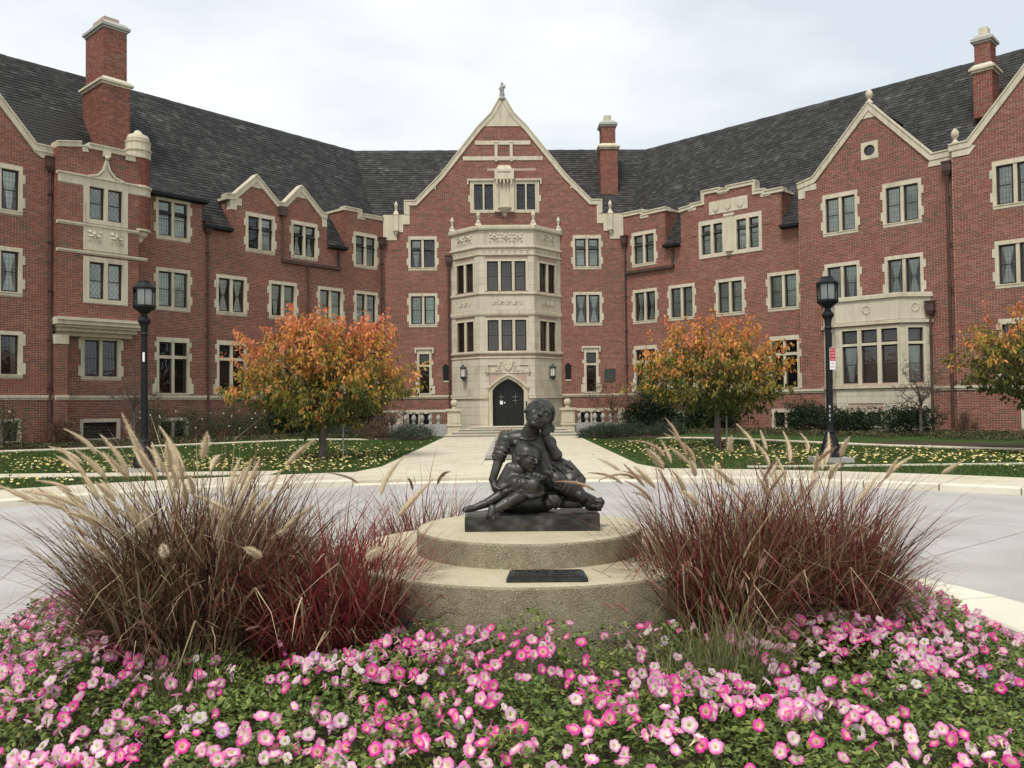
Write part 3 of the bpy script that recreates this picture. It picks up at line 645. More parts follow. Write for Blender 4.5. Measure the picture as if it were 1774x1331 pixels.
# left gabled block A
def gable_block(fr, x0, x1, k, apex, sh, wl, sgn, nearf=None, extra_ex=(), extra_op=()):
    cxg = (x0+x1)/2
    op, ex = wins(fr, wl, k)
    poly = [(x0,-0.4),(x1,-0.4),(x1,sh),(x1-0.6,sh+0.02),(cxg,apex),(x0+0.6,sh+0.02),(x0,sh)]
    wall(fr, poly, op+list(extra_op), ex+list(extra_ex), k=k, near=nearf)
    return poly
LA = [lw(18.97,Z3,'DBL','tied'), lw(18.97,Z2,'DBL','hour'), lw(18.97,2.9,'GRD','none'), lw(22.6,Z3,'DBL','sheer'), lw(22.6,Z2,'DBL','hour'), lw(22.6,2.9,'GRD','none'), lw(18.9,0.4,'BAS2',['none'])]
gable_block(FL, -24.6, -17.1, 0.5, 15.75, 11.9, LA, -1, near)
coping(FL, [(-24.62,11.95),(-24.0,11.97),(-20.85,15.8),(-17.70,11.97),(-16.86,11.97)], k=0.5, h=0.24)
stonepiece(FL, [(-17.85,11.72),(-17.5,11.5),(-17.08,11.5),(-17.08,11.9),(-17.72,11.95)], 0.5)
# bay B with the turret
kB = 1.0
opB = [(-15.93,-15.34,9.38,10.55),(-15.22,-14.62,9.38,10.55)]
FBB = FL.sub(0, -kB, 0)
Bu = MB(FBB)
pB = [(-17.1,5.2),(-13.95,5.2),(-13.95,12.1),(-14.5,12.1),(-14.5,12.2),(-16.0,12.2),(-16.0,12.1),(-16.25,12.1),(-16.25,12.2),(-17.1,12.05)]
lB3 = [(-15.92,-15.34,9.30,10.62),(-15.20,-14.62,9.30,10.62)]; lB2 = [(-15.92,-15.34,6.10,7.58),(-15.20,-14.62,6.10,7.58)]
opB = [(a-0.01,b+0.01,c-0.01,d+0.01) for a,b,c,d in lB3+lB2]
wall(FBB, pB, opB, [(-16.15,-14.40,7.98,10.96),(-16.15,-14.40,5.9,7.78),(-17.1,-13.95,10.60,10.98)], depth=1.0)
for ls, z0, z1 in ((lB3, 9.12, 10.9), (lB2, 5.92, 7.78)):
    m = MB(FBB); m.prism([(-16.15,z0),(-14.40,z0),(-14.40,z1),(-16.15,z1)], -0.035, 0.22, [[(a,c),(b,c),(b,d),(a,d)] for a,b,c,d in ls])
    wn = m.build('window', M['stone'], hall); wn['label'] = 'diamond-leaded stone window of the projecting left bay'
    glaze(FBB, 0, 0, 0, ls, wn, 'sheer', 'diamond')
MB(FBB).box(-16.15,-14.40,-0.03,0.1,8.04,9.05).build('carved_panel', M['stone'], hall)
m = MB(FBB)
for x in (-15.72, -14.84): quatre(m, x, 8.6, 0.26)
FBB_y = FBB.sub(0, -0.028, 0); m.fr = FBB_y
for x in (-15.72, -14.84): quatre(m, x, 8.6, 0.28)
m.build('carved_relief', M['stone'], hall)
def strip(fr, x0, x1, z0, z1, o=0.07, name='string_course'):
    m = MB(fr); m.box(x0, x1, -o, 0.1, z0+(z1-z0)*0.45, z1); m.box(x0, x1, -o*0.5, 0.1, z0, z0+(z1-z0)*0.45); return m.build(name, M['stone'], hall)
MB(FBB).box(-17.1,-13.95,-0.03,0.1,10.60,10.90).build('string_course', M['stone'], hall)
strip(FBB,-17.13,-13.9,10.90,11.0,0.09); strip(FBB,-17.13,-13.95,8.95,9.08); strip(FBB,-17.13,-13.6,7.86,7.98)
m = MB(FBB); og = [(-15.90,10.98),(-15.55,11.12),(-15.38,11.35),(-15.30,11.7),(-15.27,12.1)]
m.prism([(-15.92,10.98),(-15.5,11.10),(-15.34,11.35),(-15.27,11.75),(-15.20,11.35),(-15.04,11.10),(-14.62,10.98)], -0.04, 0.1); m.ribbon([(-15.98,11.03),(-15.62,11.14),(-15.42,11.38),(-15.33,11.7),(-15.30,11.95)], 0.07, -0.1, 0.1); m.ribbon([(-15.24,11.95),(-15.21,11.7),(-15.12,11.38),(-14.92,11.14),(-14.56,11.03)], 0.07, -0.1, 0.1); m.box(-15.42,-15.12,-0.12,0.1,11.9,12.14); m.sphere((-15.27,-0.12,11.85),0.09,8,6)
m.build('ogee_moulding', M['stone'], hall)
coping(FBB, [(-17.15,12.1),(-16.25,12.28)], h=0.17, back=0.6); coping(FBB, [(-16.22,12.13),(-16.0,12.15)], h=0.2, back=0.6); coping(FBB, [(-15.97,12.28),(-14.52,12.28)], h=0.17, back=0.6); coping(FBB, [(-14.5,12.15),(-14.1,12.16)], h=0.2, back=0.6)
# corbelled underside
m = MB(FBB)
for i, (zt, zb, o) in enumerate(((5.30,5.18,0.16),(5.18,5.02,0.08),(5.02,4.92,-0.10),(4.92,4.78,-0.32),(4.78,4.62,-0.62))):
    m.box(-17.13 + (0.05*i if i > 1 else 0), -13.62-(0.0 if i < 2 else 0.08*i), -o, 1.02, zb, zt-0.001)
m.build('corbel_cornice', M['stone'], hall)
m = MB(FBB); m.box(-17.1,-16.62,0.25,1.0,-0.4,4.25); m.build('pier', M['mortar'], hall); brick_rows(FL, [(-17.1,-0.4),(-16.62,-0.4),(-16.62,4.25),(-17.1,4.25)], [], 0.75)
MB(FBB).box(-17.12,-16.6,0.2,1.0,4.25,4.62).build('corbel_stone', M['stone'], hall)
# turret
tx, ty, tr = -13.78, 0.42, 0.46
m = MB(FBB); m.lathe([(tr-0.02,9.1),(tr-0.02,12.2)], tx, ty, 0, 16, R(11.25)); tw = m.build('turret', M['mortar'], hall)
for a in range(-4, 5):
    aa = -90+a*22.5; f = FBB.sub(tx+tr*math.cos(R(11.25))*math.cos(R(aa)), ty+tr*math.cos(R(11.25))*math.sin(R(aa)), aa+90); hw = tr*math.sin(R(11.25))
    brick_rows(f, [(-hw,9.1),(hw,9.1),(hw,12.2),(-hw,12.2)], [(-1,1,10.60,11.02)], 0.0)
m = MB(FBB); m.lathe([(0.02,8.62),(0.16,8.70),(0.22,8.85),(0.36,8.95),(0.40,9.05),(0.50,9.12),(0.50,9.2)], tx, ty, 0, 16, R(11.25)); m.build('turret_corbel', M['stone'], tw); m = MB(FBB); m.lathe([(0.49,10.6),(0.49,10.9),(0.55,10.92),(0.55,11.0),(0.48,11.04)], tx, ty, 0, 16, R(11.25)); m.build('turret_band', M['stone'], tw); m = MB(FBB)
m.lathe([(0.50,12.2),(0.50,12.5),(0.55,12.52),(0.55,12.58),(0.49,12.60),(0.49,12.86),(0.52,12.88),(0.52,12.93),(0.44,12.96),(0.46,13.05),(0.40,13.2),(0.22,13.28),(0.16,13.34),(0.12,13.42),(0.02,13.46)], tx, ty, 0, 16, R(11.25)); m.build('turret_cap', M['stone'], tw)

# ================= right wing
def rw(s, z, kind, *r): return (s, z, kind, *r)
listR = [rw(1.36,Z3,'DBL','sheer'), rw(1.38,Z2,'DBL','hour'), rw(3.69,Z2,'DBL','sheer'), rw(6.50,Z2,'DBL','sheer'), rw(9.31,Z2,'DBL','sheer'),
         rw(1.36,Z1,'TALL',['none']), rw(3.69,Z1,'TALL',['none']), rw(6.50,Z1,'TALL',['none']), rw(9.31,Z1,'TALL',['none']), rw(9.31,0.35,'BAS2',['none']), rw(3.7,0.3,'BAS2',['none'])]
op, ex = wins(FR, listR)
lM = [(4.93,5.47,9.22,10.72),(5.62,6.14,9.22,10.72),(6.92,7.45,9.22,10.72),(7.60,8.12,9.22,10.72)]
op += [(a-0.01,b+0.01,c-0.01,d+0.01) for a,b,c,d in lM]; ex += [(4.78,8.27,9.02,10.92),(5.4,7.55,11.2,11.85)]
topR = [(0,-0.4),(10.35,-0.4),(10.35,EAVE),(9.3,EAVE),(9.3,11.8),(7.92,11.9),(7.92,12.4),(4.95,12.4),(4.95,11.88),(3.7,11.75),(3.7,EAVE),(2.75,EAVE),(2.75,12.0),(1.45,12.0),(1.45,12.1),(0,12.1)]
wall(FR, topR, op, ex)
m = MB(FR); m.prism([(4.78,9.02),(8.27,9.02),(8.27,10.92),(4.78,10.92)], -0.035, 0.22, [[(a,c),(b,c),(b,d),(a,d)] for a,b,c,d in lM])
m.box(6.3,6.76,-0.07,0.0,9.2,10.98); m.box(6.24,6.82,-0.1,0.0,10.98,11.1); m.lathe([(0.02,-0.24),(0.08,-0.16),(0.1,-0.06),(0.18,0)], 6.53, -0.06, 9.2, 8)
wn = m.build('window', M['stone'], hall); wn['label'] = 'four-light stone window under the three carved shields'; glaze(FR, 0, 0, 0, lM, wn, 'sheer')
m = MB(FR); m.box(5.4,7.55,-0.035,0.1,11.2,11.85)
for x in (5.8, 6.48, 7.16): shield(m, x, 11.53, 0.36, 0.46, -0.075, 0.04)
m.build('carved_panel', M['stone'], hall)
coping(FR, [(0,12.15),(1.4,12.15),(1.4,12.02),(2.85,12.04)], h=0.16); stonepiece(FR, [(1.15,11.72),(1.7,11.72),(1.7,11.98),(1.4,11.98),(1.4,12.1),(1.15,12.1)], 0)
coping(FR, [(3.62,11.8),(4.3,11.86),(4.3,11.92),(4.98,11.94),(4.98,12.46),(6.05,12.46),(6.05,12.38),(6.4,12.38),(6.4,12.46),(7.98,12.46),(7.98,11.96),(8.5,11.94),(8.5,11.84),(9.42,11.84)], h=0.16)
for x in (4.4, 6.2, 8.5): stonepiece(FR, [(x-0.25, (11.6 if x != 6.2 else 12.15)),(x+0.25,(11.6 if x != 6.2 else 12.15)),(x+0.25,(11.82 if x != 6.2 else 12.32)),(x-0.25,(11.82 if x != 6.2 else 12.32))], 0)
kF, kG = 0.4, 0.7
FF = [rw(12.27,Z3,'DBL','sheer'), rw(14.93,Z3,'DBL','sheer'), rw(12.30,Z2,'DBL',['sheer','tied']), rw(14.95,Z2,'DBL','hour')]
nearR = lambda x, z: (x > 16.0) & (z > 6.2)
opf, exf = wins(FR, FF, kF)
cF = 13.62
pF = [(10.33,-0.4),(16.95,-0.4),(16.95,11.8),(16.2,11.82),(cF,14.62),(11.05,11.82),(10.33,11.7)]
ocul = [(cF+0.24*math.cos(t), 12.62+0.24*math.sin(t)) for t in np.linspace(0, 2*math.pi, 17)[:-1]]
m = MB(FR); m.prism(pF, -kF, 0.35, [[(a,c),(b,c),(b,d),(a,d)] for a,b,c,d in opf]+[ocul]); m.build('wall', M['mortar'], hall)
brick_rows(FR, pF, opf+exf+[(cF-0.36,cF+0.36,12.24,13.0),(11.4,16.0,-0.4,5.9)], kF)
FFk = FR.sub(0, -kF, 0)
m = MB(FFk); m.prism([(cF-0.36,12.24),(cF+0.36,12.24),(cF+0.36,13.0),(cF-0.36,13.0)], -0.035, 0.1, [ocul]); om = m.build('window', M['stone'], hall); om['label'] = 'round window in a square stone in the right gable'
m = MB(FFk); m.lathe([(0.25,-0.02),(0.18,-0.02),(0.18,0.02),(0.25,0.02)], 0, 0, 0, 20, 0, False); vs = np.vstack(m.v)
m2 = MB(FFk)
for a, b in zip(np.linspace(0,2*math.pi,21)[:-1], np.linspace(0,2*math.pi,21)[1:]):
    m2.add([(cF+r*math.cos(t), y, 12.62+r*math.sin(t)) for r, y, t in ((0.245,0.03,a),(0.245,0.03,b),(0.185,0.03,b),(0.185,0.03,a),(0.185,0.08,a),(0.185,0.08,b))], [[0,1,2,3],[3,2,5,4]])
m2.box(cF-0.18,cF+0.18,0.05,0.055,12.615,12.625); m2.box(cF-0.005,cF+0.005,0.05,0.055,12.44,12.80); m2.build('sash', M['sash'], om)
MB(FFk).add([(cF+0.23*math.cos(t), 0.06, 12.62+0.23*math.sin(t)) for t in np.linspace(0,2*math.pi,17)[:-1]], [list(range(16))]).build('pane', M['glass'], om)
coping(FR, [(10.28,11.74),(11.02,11.9),(cF-0.12,14.6),(cF,14.75),(cF+0.12,14.6),(16.18,11.88),(16.98,11.9)], k=kF, h=0.24)
stonepiece(FR, [(10.34,11.05),(10.66,11.05),(10.66,11.36),(11.2,11.36),(11.2,11.62),(10.9,11.74),(10.34,11.62)], kF); stonepiece(FR, [(16.0,11.38),(16.56,11.38),(16.56,11.08),(16.94,11.08),(16.94,11.75),(16.1,11.75)], kF)
stonepiece(FR, [(cF-0.42,14.05),(cF+0.42,14.05),(cF+0.1,14.5),(cF-0.1,14.5)], kF, 'apex_stone')
BALLF = [(0.16,0),(0.14,0.12),(0.07,0.2),(0.06,0.28),(0.12,0.33),(0.15,0.42),(0.15,0.5),(0.11,0.6),(0.05,0.67),(0.01,0.7)]
MB(FR).lathe(BALLF, cF, -kF+0.1, 14.66, 12).build('finial', M['stone'], hall, smooth=True); 
MB(FR).lathe(BALLF, 17.12, -kG+0.1, 12.0, 12).build('finial', M['stone'], hall, smooth=True)
GG = [rw(19.25,Z3,'DBL','sheer'), rw(19.27,Z2,'DBL','hour'), rw(19.3,Z1,'TALL',['none']), rw(22.9,Z3,'DBL','sheer'), rw(22.9,Z2,'DBL','hour'), rw(22.9,Z1,'TALL',['none']), rw(19.95,0.5,'BAS2',['none'])]
gable_block(FR, 17.0, 24.6, kG, 15.75, 11.9, GG, 1, nearR)
coping(FR, [(16.9,12.0),(17.58,12.02),(20.8,15.85),(24.1,12.02),(24.65,12.0)], k=kG, h=0.24)
stonepiece(FR, [(17.02,11.5),(17.66,11.5),(17.9,11.8),(17.6,11.95),(17.02,11.9)], kG); stonepiece(FR, [(16.9,11.75),(17.3,11.75),(17.3,12.05),(16.9,12.05)], kG-0.02, 'finial_base')
# bay window of the right gabled block
fb = kF+0.95
FW0 = FR.sub(12.35, -fb, 0); wW = 2.7
cl = math.hypot(0.95, 0.95); FWL = FR.sub(12.35-0.95, -kF, -45); FWR = FR.sub(12.35+wW, -fb, 45)
lw_ = [(0.28+i*0.83, 0.28+i*0.83+0.66, 2.42, 4.02) for i in range(3)] + [(0.28+i*0.83, 0.28+i*0.83+0.66, 4.13, 4.70) for i in range(3)]
ls_ = [(0.34,0.98,2.42,4.02),(0.34,0.98,4.13,4.70)]
lb_ = [(0.62,1.18,0.62,1.18),(1.30,1.86,0.62,1.18)]
for fr, W, ll in ((FW0, wW, lw_+lb_), (FWL, cl, ls_), (FWR, cl, ls_)):
    MB(fr).prism([(0,-0.3),(W,-0.3),(W,6.02),(0,6.02)], 0.03, 0.2, [[(a,c),(b,c),(b,d),(a,d)] for a,b,c,d in ll]).build('bay_wall', M['mortar'], hall)
    g0, g1 = min(q[0] for q in ll), max(q[1] for q in ll)
    ashlar(fr, W, 0.0, 2.18, [(0.5,1.98,0.5,1.3)] if W > 2 else [], 0.31, 0.8); ashlar(fr, W, 2.32, 4.86, [(min(q[0] for q in ll[:2])-0.1, max(q[1] for q in ll[:6])+0.1, 2.3, 4.82)], 0.42, 0.6); ashlar(fr, W, 5.06, 5.98, [], 0.92, 1.4)
    grp = [q for q in ll if q[2] > 2]; x0, x1 = min(q[0] for q in grp), max(q[1] for q in grp)
    m = MB(fr); m.box(x0-0.1,x0,-0.015,0.2,2.33,4.82); m.box(x1,x1+0.1,-0.015,0.2,2.33,4.82); m.box(x0,x1,-0.005,0.2,4.02,4.13); m.box(x0,x1,-0.015,0.2,4.70,4.82)
    xs = sorted({(q[0], q[1]) for q in grp})
    for a, b in zip(xs[:-1], xs[1:]): m.box(a[1], b[0], -0.008, 0.2, 2.33, 4.7)
    wn = m.build('window', M['stone'], hall); wn['label'] = 'tall transomed stone window of the right bay'; glaze(fr, 0, 0, -0.02, [q for q in grp if q[2] > 4], wn, ['none'], 'diamond'); glaze(fr, 0, 0, -0.02, [q for q in grp if q[2] < 4], wn, ['tied','none','none'], 'plain')
    m = MB(fr); m.box(-0.04,W+0.04,-0.09,0.1,2.2,2.31); m.build('string_course', M['stone'], hall); m = MB(fr); m.box(-0.04,W+0.04,-0.1,0.1,4.90,5.04); m.build('string_course', M['stone'], hall)
    m = MB(fr); m.box(-0.04,W+0.04,-0.08,0.2,5.98,6.12); m.box(-0.02,W+0.02,-0.03,0.2,6.12,6.17); m.build('bay_coping', M['stone'], hall)
    m = MB(fr)
    for t in np.linspace(0, 2*math.pi, 11)[:-1]: m.sphere((W/2+0.15*math.cos(t), -0.01, 5.55+0.17*math.sin(t)), 0.05, 6, 5, (1, 0.5, 1))
    m.build('carved_wreath', M['stone'], hall)
m = MB(FW0); m.box(0.5,0.62,-0.012,0.15,0.52,1.28); m.box(1.86,1.98,-0.012,0.15,0.52,1.28); m.box(0.62,1.86,-0.012,0.15,1.18,1.28); m.box(0.62,1.86,-0.012,0.15,0.52,0.62); m.box(1.18,1.30,-0.01,0.15,0.62,1.18); wn = m.build('window', M['stone'], hall); wn['label'] = 'basement window in the stone base of the right bay'; glaze(FW0, 0, 0, -0.02, lb_, wn, ['none'])
MB(WORLD).add([tuple(FR.P(x, y, 6.0)) for x, y in ((11.45,-kF+0.05),(12.38,-fb+0.05),(15.02,-fb+0.05),(15.95,-kF+0.05))], [[0,1,2,3]]).build('bay_roof', M['copper'], hall)

# ---- water table along every wall
for fr, x0, x1, k in ((FC,-7.0,bayL,0),(FC,bayR,6.25,0),(FL,-16.7,0,0),(FL,-24.6,-17.1,0.5),(FL,-17.1,-16.6,0.75),(FR,0,10.33,0),(FR,10.33,11.45,kF),(FR,15.95,16.97,kF),(FR,17.0,24.6,kG)):
    f = fr.sub(0, -k, 0); strip(f, x0, x1, 2.06, 2.245, 0.09, 'water_table')

# ---- roofs
AL = math.atan2(7.23, 5.67); SL = math.hypot(7.23, 5.67)
SLATE = MB(); slate_near = []
slate_pts = []
def slates(fr, y0, z0, poly, al=AL, expo=0.205, wd=0.29, near=None, jit=0.05):
    """poly in (x, t): t = distance up the slope"""
    ca, sa = math.cos(al), math.sin(al); ts = [p[1] for p in poly]; t = min(ts); r = 0; V = []
    while t < max(ts):
        for (a, b) in scan(poly, min(max(ts)-0.01, t+expo/2)):
            x = a - (r % 2)*wd/2 - random.random()*0.06
            while x < b:
                w_ = wd*random.uniform(0.72, 1.25); x0, x1 = max(a, x), min(b, x+w_-0.008)
                if x1-x0 > 0.05: V.append((x0, x1, t-random.random()*0.012, t+expo+0.05, 0.014+random.random()*0.01, random.random()))
                x += w_
        t += expo; r += 1
    V = np.array(V); 
    keep = np.ones(len(V), bool)
    if near is not None:
        for i in np.where(near(V[:,0], V[:,2]) & (V[:,1]-V[:,0] > 0.2))[0]:
            if len(slate_near) < 300: slate_near.append((fr, y0, z0, al, V[i])); keep[i] = False
    V = V[keep]
    x0, x1, ta, tb, lift, _ = V.T
    def pt(x, t, h): return np.stack([x, y0+t*ca-h*sa, z0+t*sa+h*ca], 1)
    n = len(V); z_ = np.zeros(n)
    vs = np.stack([pt(x0,ta,lift+0.012), pt(x1,ta,lift+0.012), pt(x1,tb,z_+0.004), pt(x0,tb,z_+0.004), pt(x0,ta,lift-0.008), pt(x1,ta,lift-0.008)], 1).reshape(-1,3)
    base = (np.arange(n)*6)[:, None]
    SLATE.fr = fr; SLATE.add(vs, np.concatenate([base+np.array([0,1,2,3]), base+np.array([4,5,1,0])]))
    # underlay
    u = MB(fr); u.add([(x, y0+t_*ca, z0+t_*sa-0.01) for x, t_ in poly], [list(range(len(poly)))]); return u
RT = None
def cross2(fa, fb, off):
    A = np.array([fa.X[:2], -fb.X[:2]]).T; oa = fa.P(0, off, 0)[:2]; ob = fb.P(0, off, 0)[:2]; t = np.linalg.solve(A, ob-oa); return t[0], t[1]
tCL, tL = cross2(FC, FL, 5.67); tCR, tRr = cross2(FC, FR, 5.67)
lo = 0.03
def ex0(a, b, t): return a+(b-a)*t/SL
UR = []
m = slates(FC, 0, EAVE, [(ex0(-7.02,tCL,lo),lo),(ex0(6.27,tCR,lo),lo),(tCR,SL),(tCL,SL)]); UR.append(m)
for fr_, xa, xb in ((FL,-3.72,-2.61),(FL,-10.58,-9.19),(FR,2.76,3.69),(FR,9.31,10.32)): UR.append(slates(fr_, 0, EAVE, [(xa,-0.42),(xb,-0.42),(xb,0.25),(xa,0.25)]))
m = slates(FL, 0, EAVE, [(-32,lo),(ex0(0,tL,lo),lo),(tL,SL),(-32,SL)], near=lambda x, t: (x < -15) & (x > -22) & (t > 3.5)); UR.append(m)
m = slates(FR, 0, EAVE, [(ex0(0,tRr,lo),lo),(32,lo),(32,SL),(tRr,SL)]); UR.append(m)
# low shed roof over the left wing's raised wall
UR.append(slates(FL, -0.25, 11.02, [(-13.9,0),(-10.5,0),(-10.5,2.6),(-13.9,2.6)], al=R(33)))
rf = None
roof = MB(WORLD)
for u in UR:
    roof.v += u.v; roof.f += [f + roof.n for f in u.f]; roof.mi += u.mi; roof.n += u.n
# back slopes, ridges' far side
bCL, bL = cross2(FC, FL, 11.6); bCR, bR = cross2(FC, FR, 11.6)
for fr, a, b, a2, b2 in ((FC, tCL, tCR, bCL, bCR), (FL, -32, tL, -32, bL), (FR, tRr, 32, bR, 32)):
    roof.fr = fr; roof.add([(a,5.67,EAVE+7.22),(b,5.67,EAVE+7.22),(b2,11.6,EAVE),(a2,11.6,EAVE),(a2,11.6,-0.4),(b2,11.6,-0.4)], [[0,1,2,3],[3,2,5,4]])
# gable roofs behind the parapets
UR2 = []
def groof(fr, cxg, apex, half, base_z, depth, k=0.0):
    slope_ = math.atan2(apex-base_z, half); sl_ = math.hypot(apex-base_z, half)
    if half > 2:
        UR2.append(slates(fr.sub(cxg+half, -k+0.1, 90), 0, base_z, [(0.3,0),(depth+k,0),(depth+k,sl_),(0.3,sl_)], al=slope_)); UR2.append(slates(fr.sub(cxg-half, -k+0.1, -90), 0, base_z, [(-depth-k,0),(-0.3,0),(-0.3,sl_),(-depth-k,sl_)], al=slope_))
    roof.fr = fr; roof.add([(cxg-half,-k+0.1,base_z),(cxg,-k+0.1,apex),(cxg+half,-k+0.1,base_z),(cxg-half,depth,base_z),(cxg,depth,apex),(cxg+half,depth,base_z)], [[0,1,4,3],[1,2,5,4]])
groof(FC, cc, 17.6, 5.3, 11.9, 5.67)
groof(FL, -7.84, 12.5, 1.4, 11.4, 2.5); groof(FL, -5.3, 12.45, 1.4, 11.3, 2.4); groof(FL, -20.85, 15.5, 3.6, 11.6, 5, 0.5)
groof(FR, cF, 14.4, 2.9, 11.5, 4, kF); groof(FR, 20.8, 15.5, 3.6, 11.6, 5, kG)
roof.fr = FL; roof.add([(-32,0,-0.4),(-24.6,0,-0.4),(-24.6,0,EAVE),(-32,0,EAVE)], [[0,1,2,3]])
roof.fr = FR; roof.add([(24.6,0,-0.4),(32,0,-0.4),(32,0,EAVE),(24.6,0,EAVE)], [[0,1,2,3]])
roof.fr = FBB; roof.add([(-17.1,0.05,11.95),(-13.9,0.05,11.95),(-13.9,2.4,11.95),(-17.1,2.4,11.95)], [[0,1,2,3]])
rp_ = roof.build('roof', M['underlay'], hall)
sl = SLATE.build('slate_covering', M['slate'], rp_); tag(sl, kind='stuff')
sq = MB().add([(0,0,0.022),(1,0,0.022),(1,1,0.004),(0,1,0.004),(0,0,0.0),(1,0,0.0)], [[0,1,2,3],[4,5,1,0]]).mesh('slate', M['slate'])
for (fr, y0, z0, al, v) in slate_near:
    p = fr.P(v[0], y0+v[2]*math.cos(al), z0+v[2]*math.sin(al)); X = fr.X; T_ = fr.Y*math.cos(al)+fr.Z*math.sin(al); Nn = np.cross(X, T_)
    mm = Matrix(((X[0]*(v[1]-v[0]), T_[0]*0.25, Nn[0], p[0]), (X[1]*(v[1]-v[0]), T_[1]*0.25, Nn[1], p[1]), (X[2]*(v[1]-v[0]), T_[2]*0.25, Nn[2], p[2]), (0,0,0,1)))
    inst('slate', sq, rp_, mm)
# ridge tiles: stand-up caps
m = MB()
for fr, a, b in ((FC, tCL, tCR), (FL, -32, tL), (FR, tRr, 32)):
    x = a
    while x < b:
        m.fr = fr; x1 = min(b, x+0.42); h = 0.085+0.02*random.random(); zr = EAVE+7.23
        m.add([(x+0.01,5.67-0.14,zr-0.13),(x1,5.67-0.14,zr-0.13),(x1,5.67,zr+h),(x+0.01,5.67,zr+h),(x+0.01,5.67+0.14,zr-0.13),(x1,5.67+0.14,zr-0.13)], [[0,1,2,3],[3,2,5,4],[0,3,4],[1,5,2]]); x += 0.42
tag(m.build('ridge_capping', M['slate'], rp_), kind='stuff')
# cheeks of the wall dormers
def cheek(fr, x, ztop, facing):
    """brick side wall from the eave up to ztop, back to the roof plane"""
    tt = (ztop-EAVE)/math.tan(AL)
    f = fr.sub(x, 0, 90 if facing > 0 else -90)
    if facing > 0: poly = [(0,EAVE-0.1),(0.05,EAVE-0.1),(tt+0.05,ztop),(0,ztop)]
    else: poly = [(0,EAVE-0.1),(0,ztop),(-tt-0.05,ztop),(-0.05,EAVE-0.1)]
    MB(f).prism(poly, 0.0, 0.1).build('dormer_cheek', M['mortar'], hall); brick_rows(f, poly, [], 0.0)
    cp = MB(f); a, b = (0, tt+0.1) if facing > 0 else (-tt-0.1, 0); cp.box(a, b, -0.06, 0.25, ztop, ztop+0.12); cp.build('coping', M['stone'], hall)
cheek(FL, -2.6, 12.05, -1); cheek(FL, -9.18, 11.5, -1); cheek(FR, 2.75, 11.95, 1); cheek(FR, 9.3, 11.72, 1); cheek(FL, -3.73, 11.4, 1) if False else None
# returns of the projecting bay
for x_, k0, k1, z0_, z1_ in ((-17.1,0.5,1.0,5.3,12.05),(-17.1,0.5,0.75,-0.4,4.25)):
    f_ = FL.sub(x_, -k0, -90); brick_rows(f_, [(0,z0_),(k1-k0,z0_),(k1-k0,z1_),(0,z1_)], [], 0.002)
# bricks
bo = BRK.build('brickwork', M['brick'], hall); tag(bo, kind='stuff')
bq = MB().box(0,1,0,1,0,1).mesh('brick', M['brick'])
for fr, v in brick_near:
    inst('brick', bq, hall, fr.mat(v[0], v[4], v[2]) @ Matrix.Diagonal((v[1]-v[0], 0.01, v[3]-v[2], 1)))

# ---- gutters, leader heads, downspouts
def downspout(fr, x, ztop, zbot, k=0.0, head=True, r=0.05, pts=None):
    m = MB(fr); y = -k-0.1
    P = pts or [(x,y,ztop),(x,y,zbot)]
    m.tube(P, r, 8)
    z = ztop-0.9
    while z > zbot+0.5 and not pts: m.box(x-0.075, x+0.075, y-0.06, y+0.1, z, z+0.05); z -= 1.9
    if head:
        m.taper(x-0.10, x+0.10, y-0.08, y+0.1, ztop, ztop+0.18, -0.07); m.box(x-0.17, x+0.17, y-0.15, y+0.1, ztop+0.18, ztop+0.52); m.box(x-0.2, x+0.2, y-0.18, y+0.1, ztop+0.52, ztop+0.58)
    return m.build('downspout', M['copper'], hall)
downspout(FL, -17.22, 11.0, -0.2, 0.5); downspout(FL, -10.36, 9.65, 0, 0); downspout(FL, -0.14, 10.35, 0, 0); downspout(FR, 0.14, 10.35, 0, 0)
downspout(FR, 16.78, 11.0-0.15, -0.2, kF+0.06, r=0.06); downspout(FC, bayL-0.14, 9.35, 0, 0.0); downspout(FR, 16.02, 5.2, 0, kF+0.1)
m = MB(FL); m.tube([(-6.42,-0.12,11.45),(-6.42,-0.12,8.95)], 0.05, 8); m.box(-6.62,-6.22,-0.24,0.0,11.1,11.55); m.box(-6.45,-2.9,-0.17,0.0,8.80,8.95); m.tube([(-3.05,-0.12,10.1),(-3.05,-0.12,8.9)], 0.05, 8); m.box(-3.2,-2.9,-0.2,0.0,9.9,10.15); m.tube([(-4.95,-0.12,8.85),(-4.95,-0.12,0)], 0.05, 8); m.build('downspout', M['copper'], hall)
m = MB(FR); m.tube([(3.22,-0.12,10.1),(3.22,-0.12,9.0)], 0.05, 8); m.box(3.05,3.4,-0.22,0.0,9.9,10.15); m.box(0.2,3.3,-0.17,0.0,8.78,8.92); m.build('downspout', M['copper'], hall)
def gutter(fr, x0, x1, z, y=-0.28):
    m = MB(fr); m.box(x0, x1, y-0.1, y+0.04, z-0.13, z-0.0); m.box(x0, x1, y+0.04, 0.02, z-0.16, z-0.10); m.build('gutter', M['metal_black'], hall)
gutter(FL, -3.7, -2.62, 10.02); gutter(FL, -10.55, -9.2, 10.02); gutter(FL, -13.9, -10.45, 11.1, -0.3); gutter(FR, 2.78, 3.68, 10.02); gutter(FR, 9.32, 10.3, 10.02)

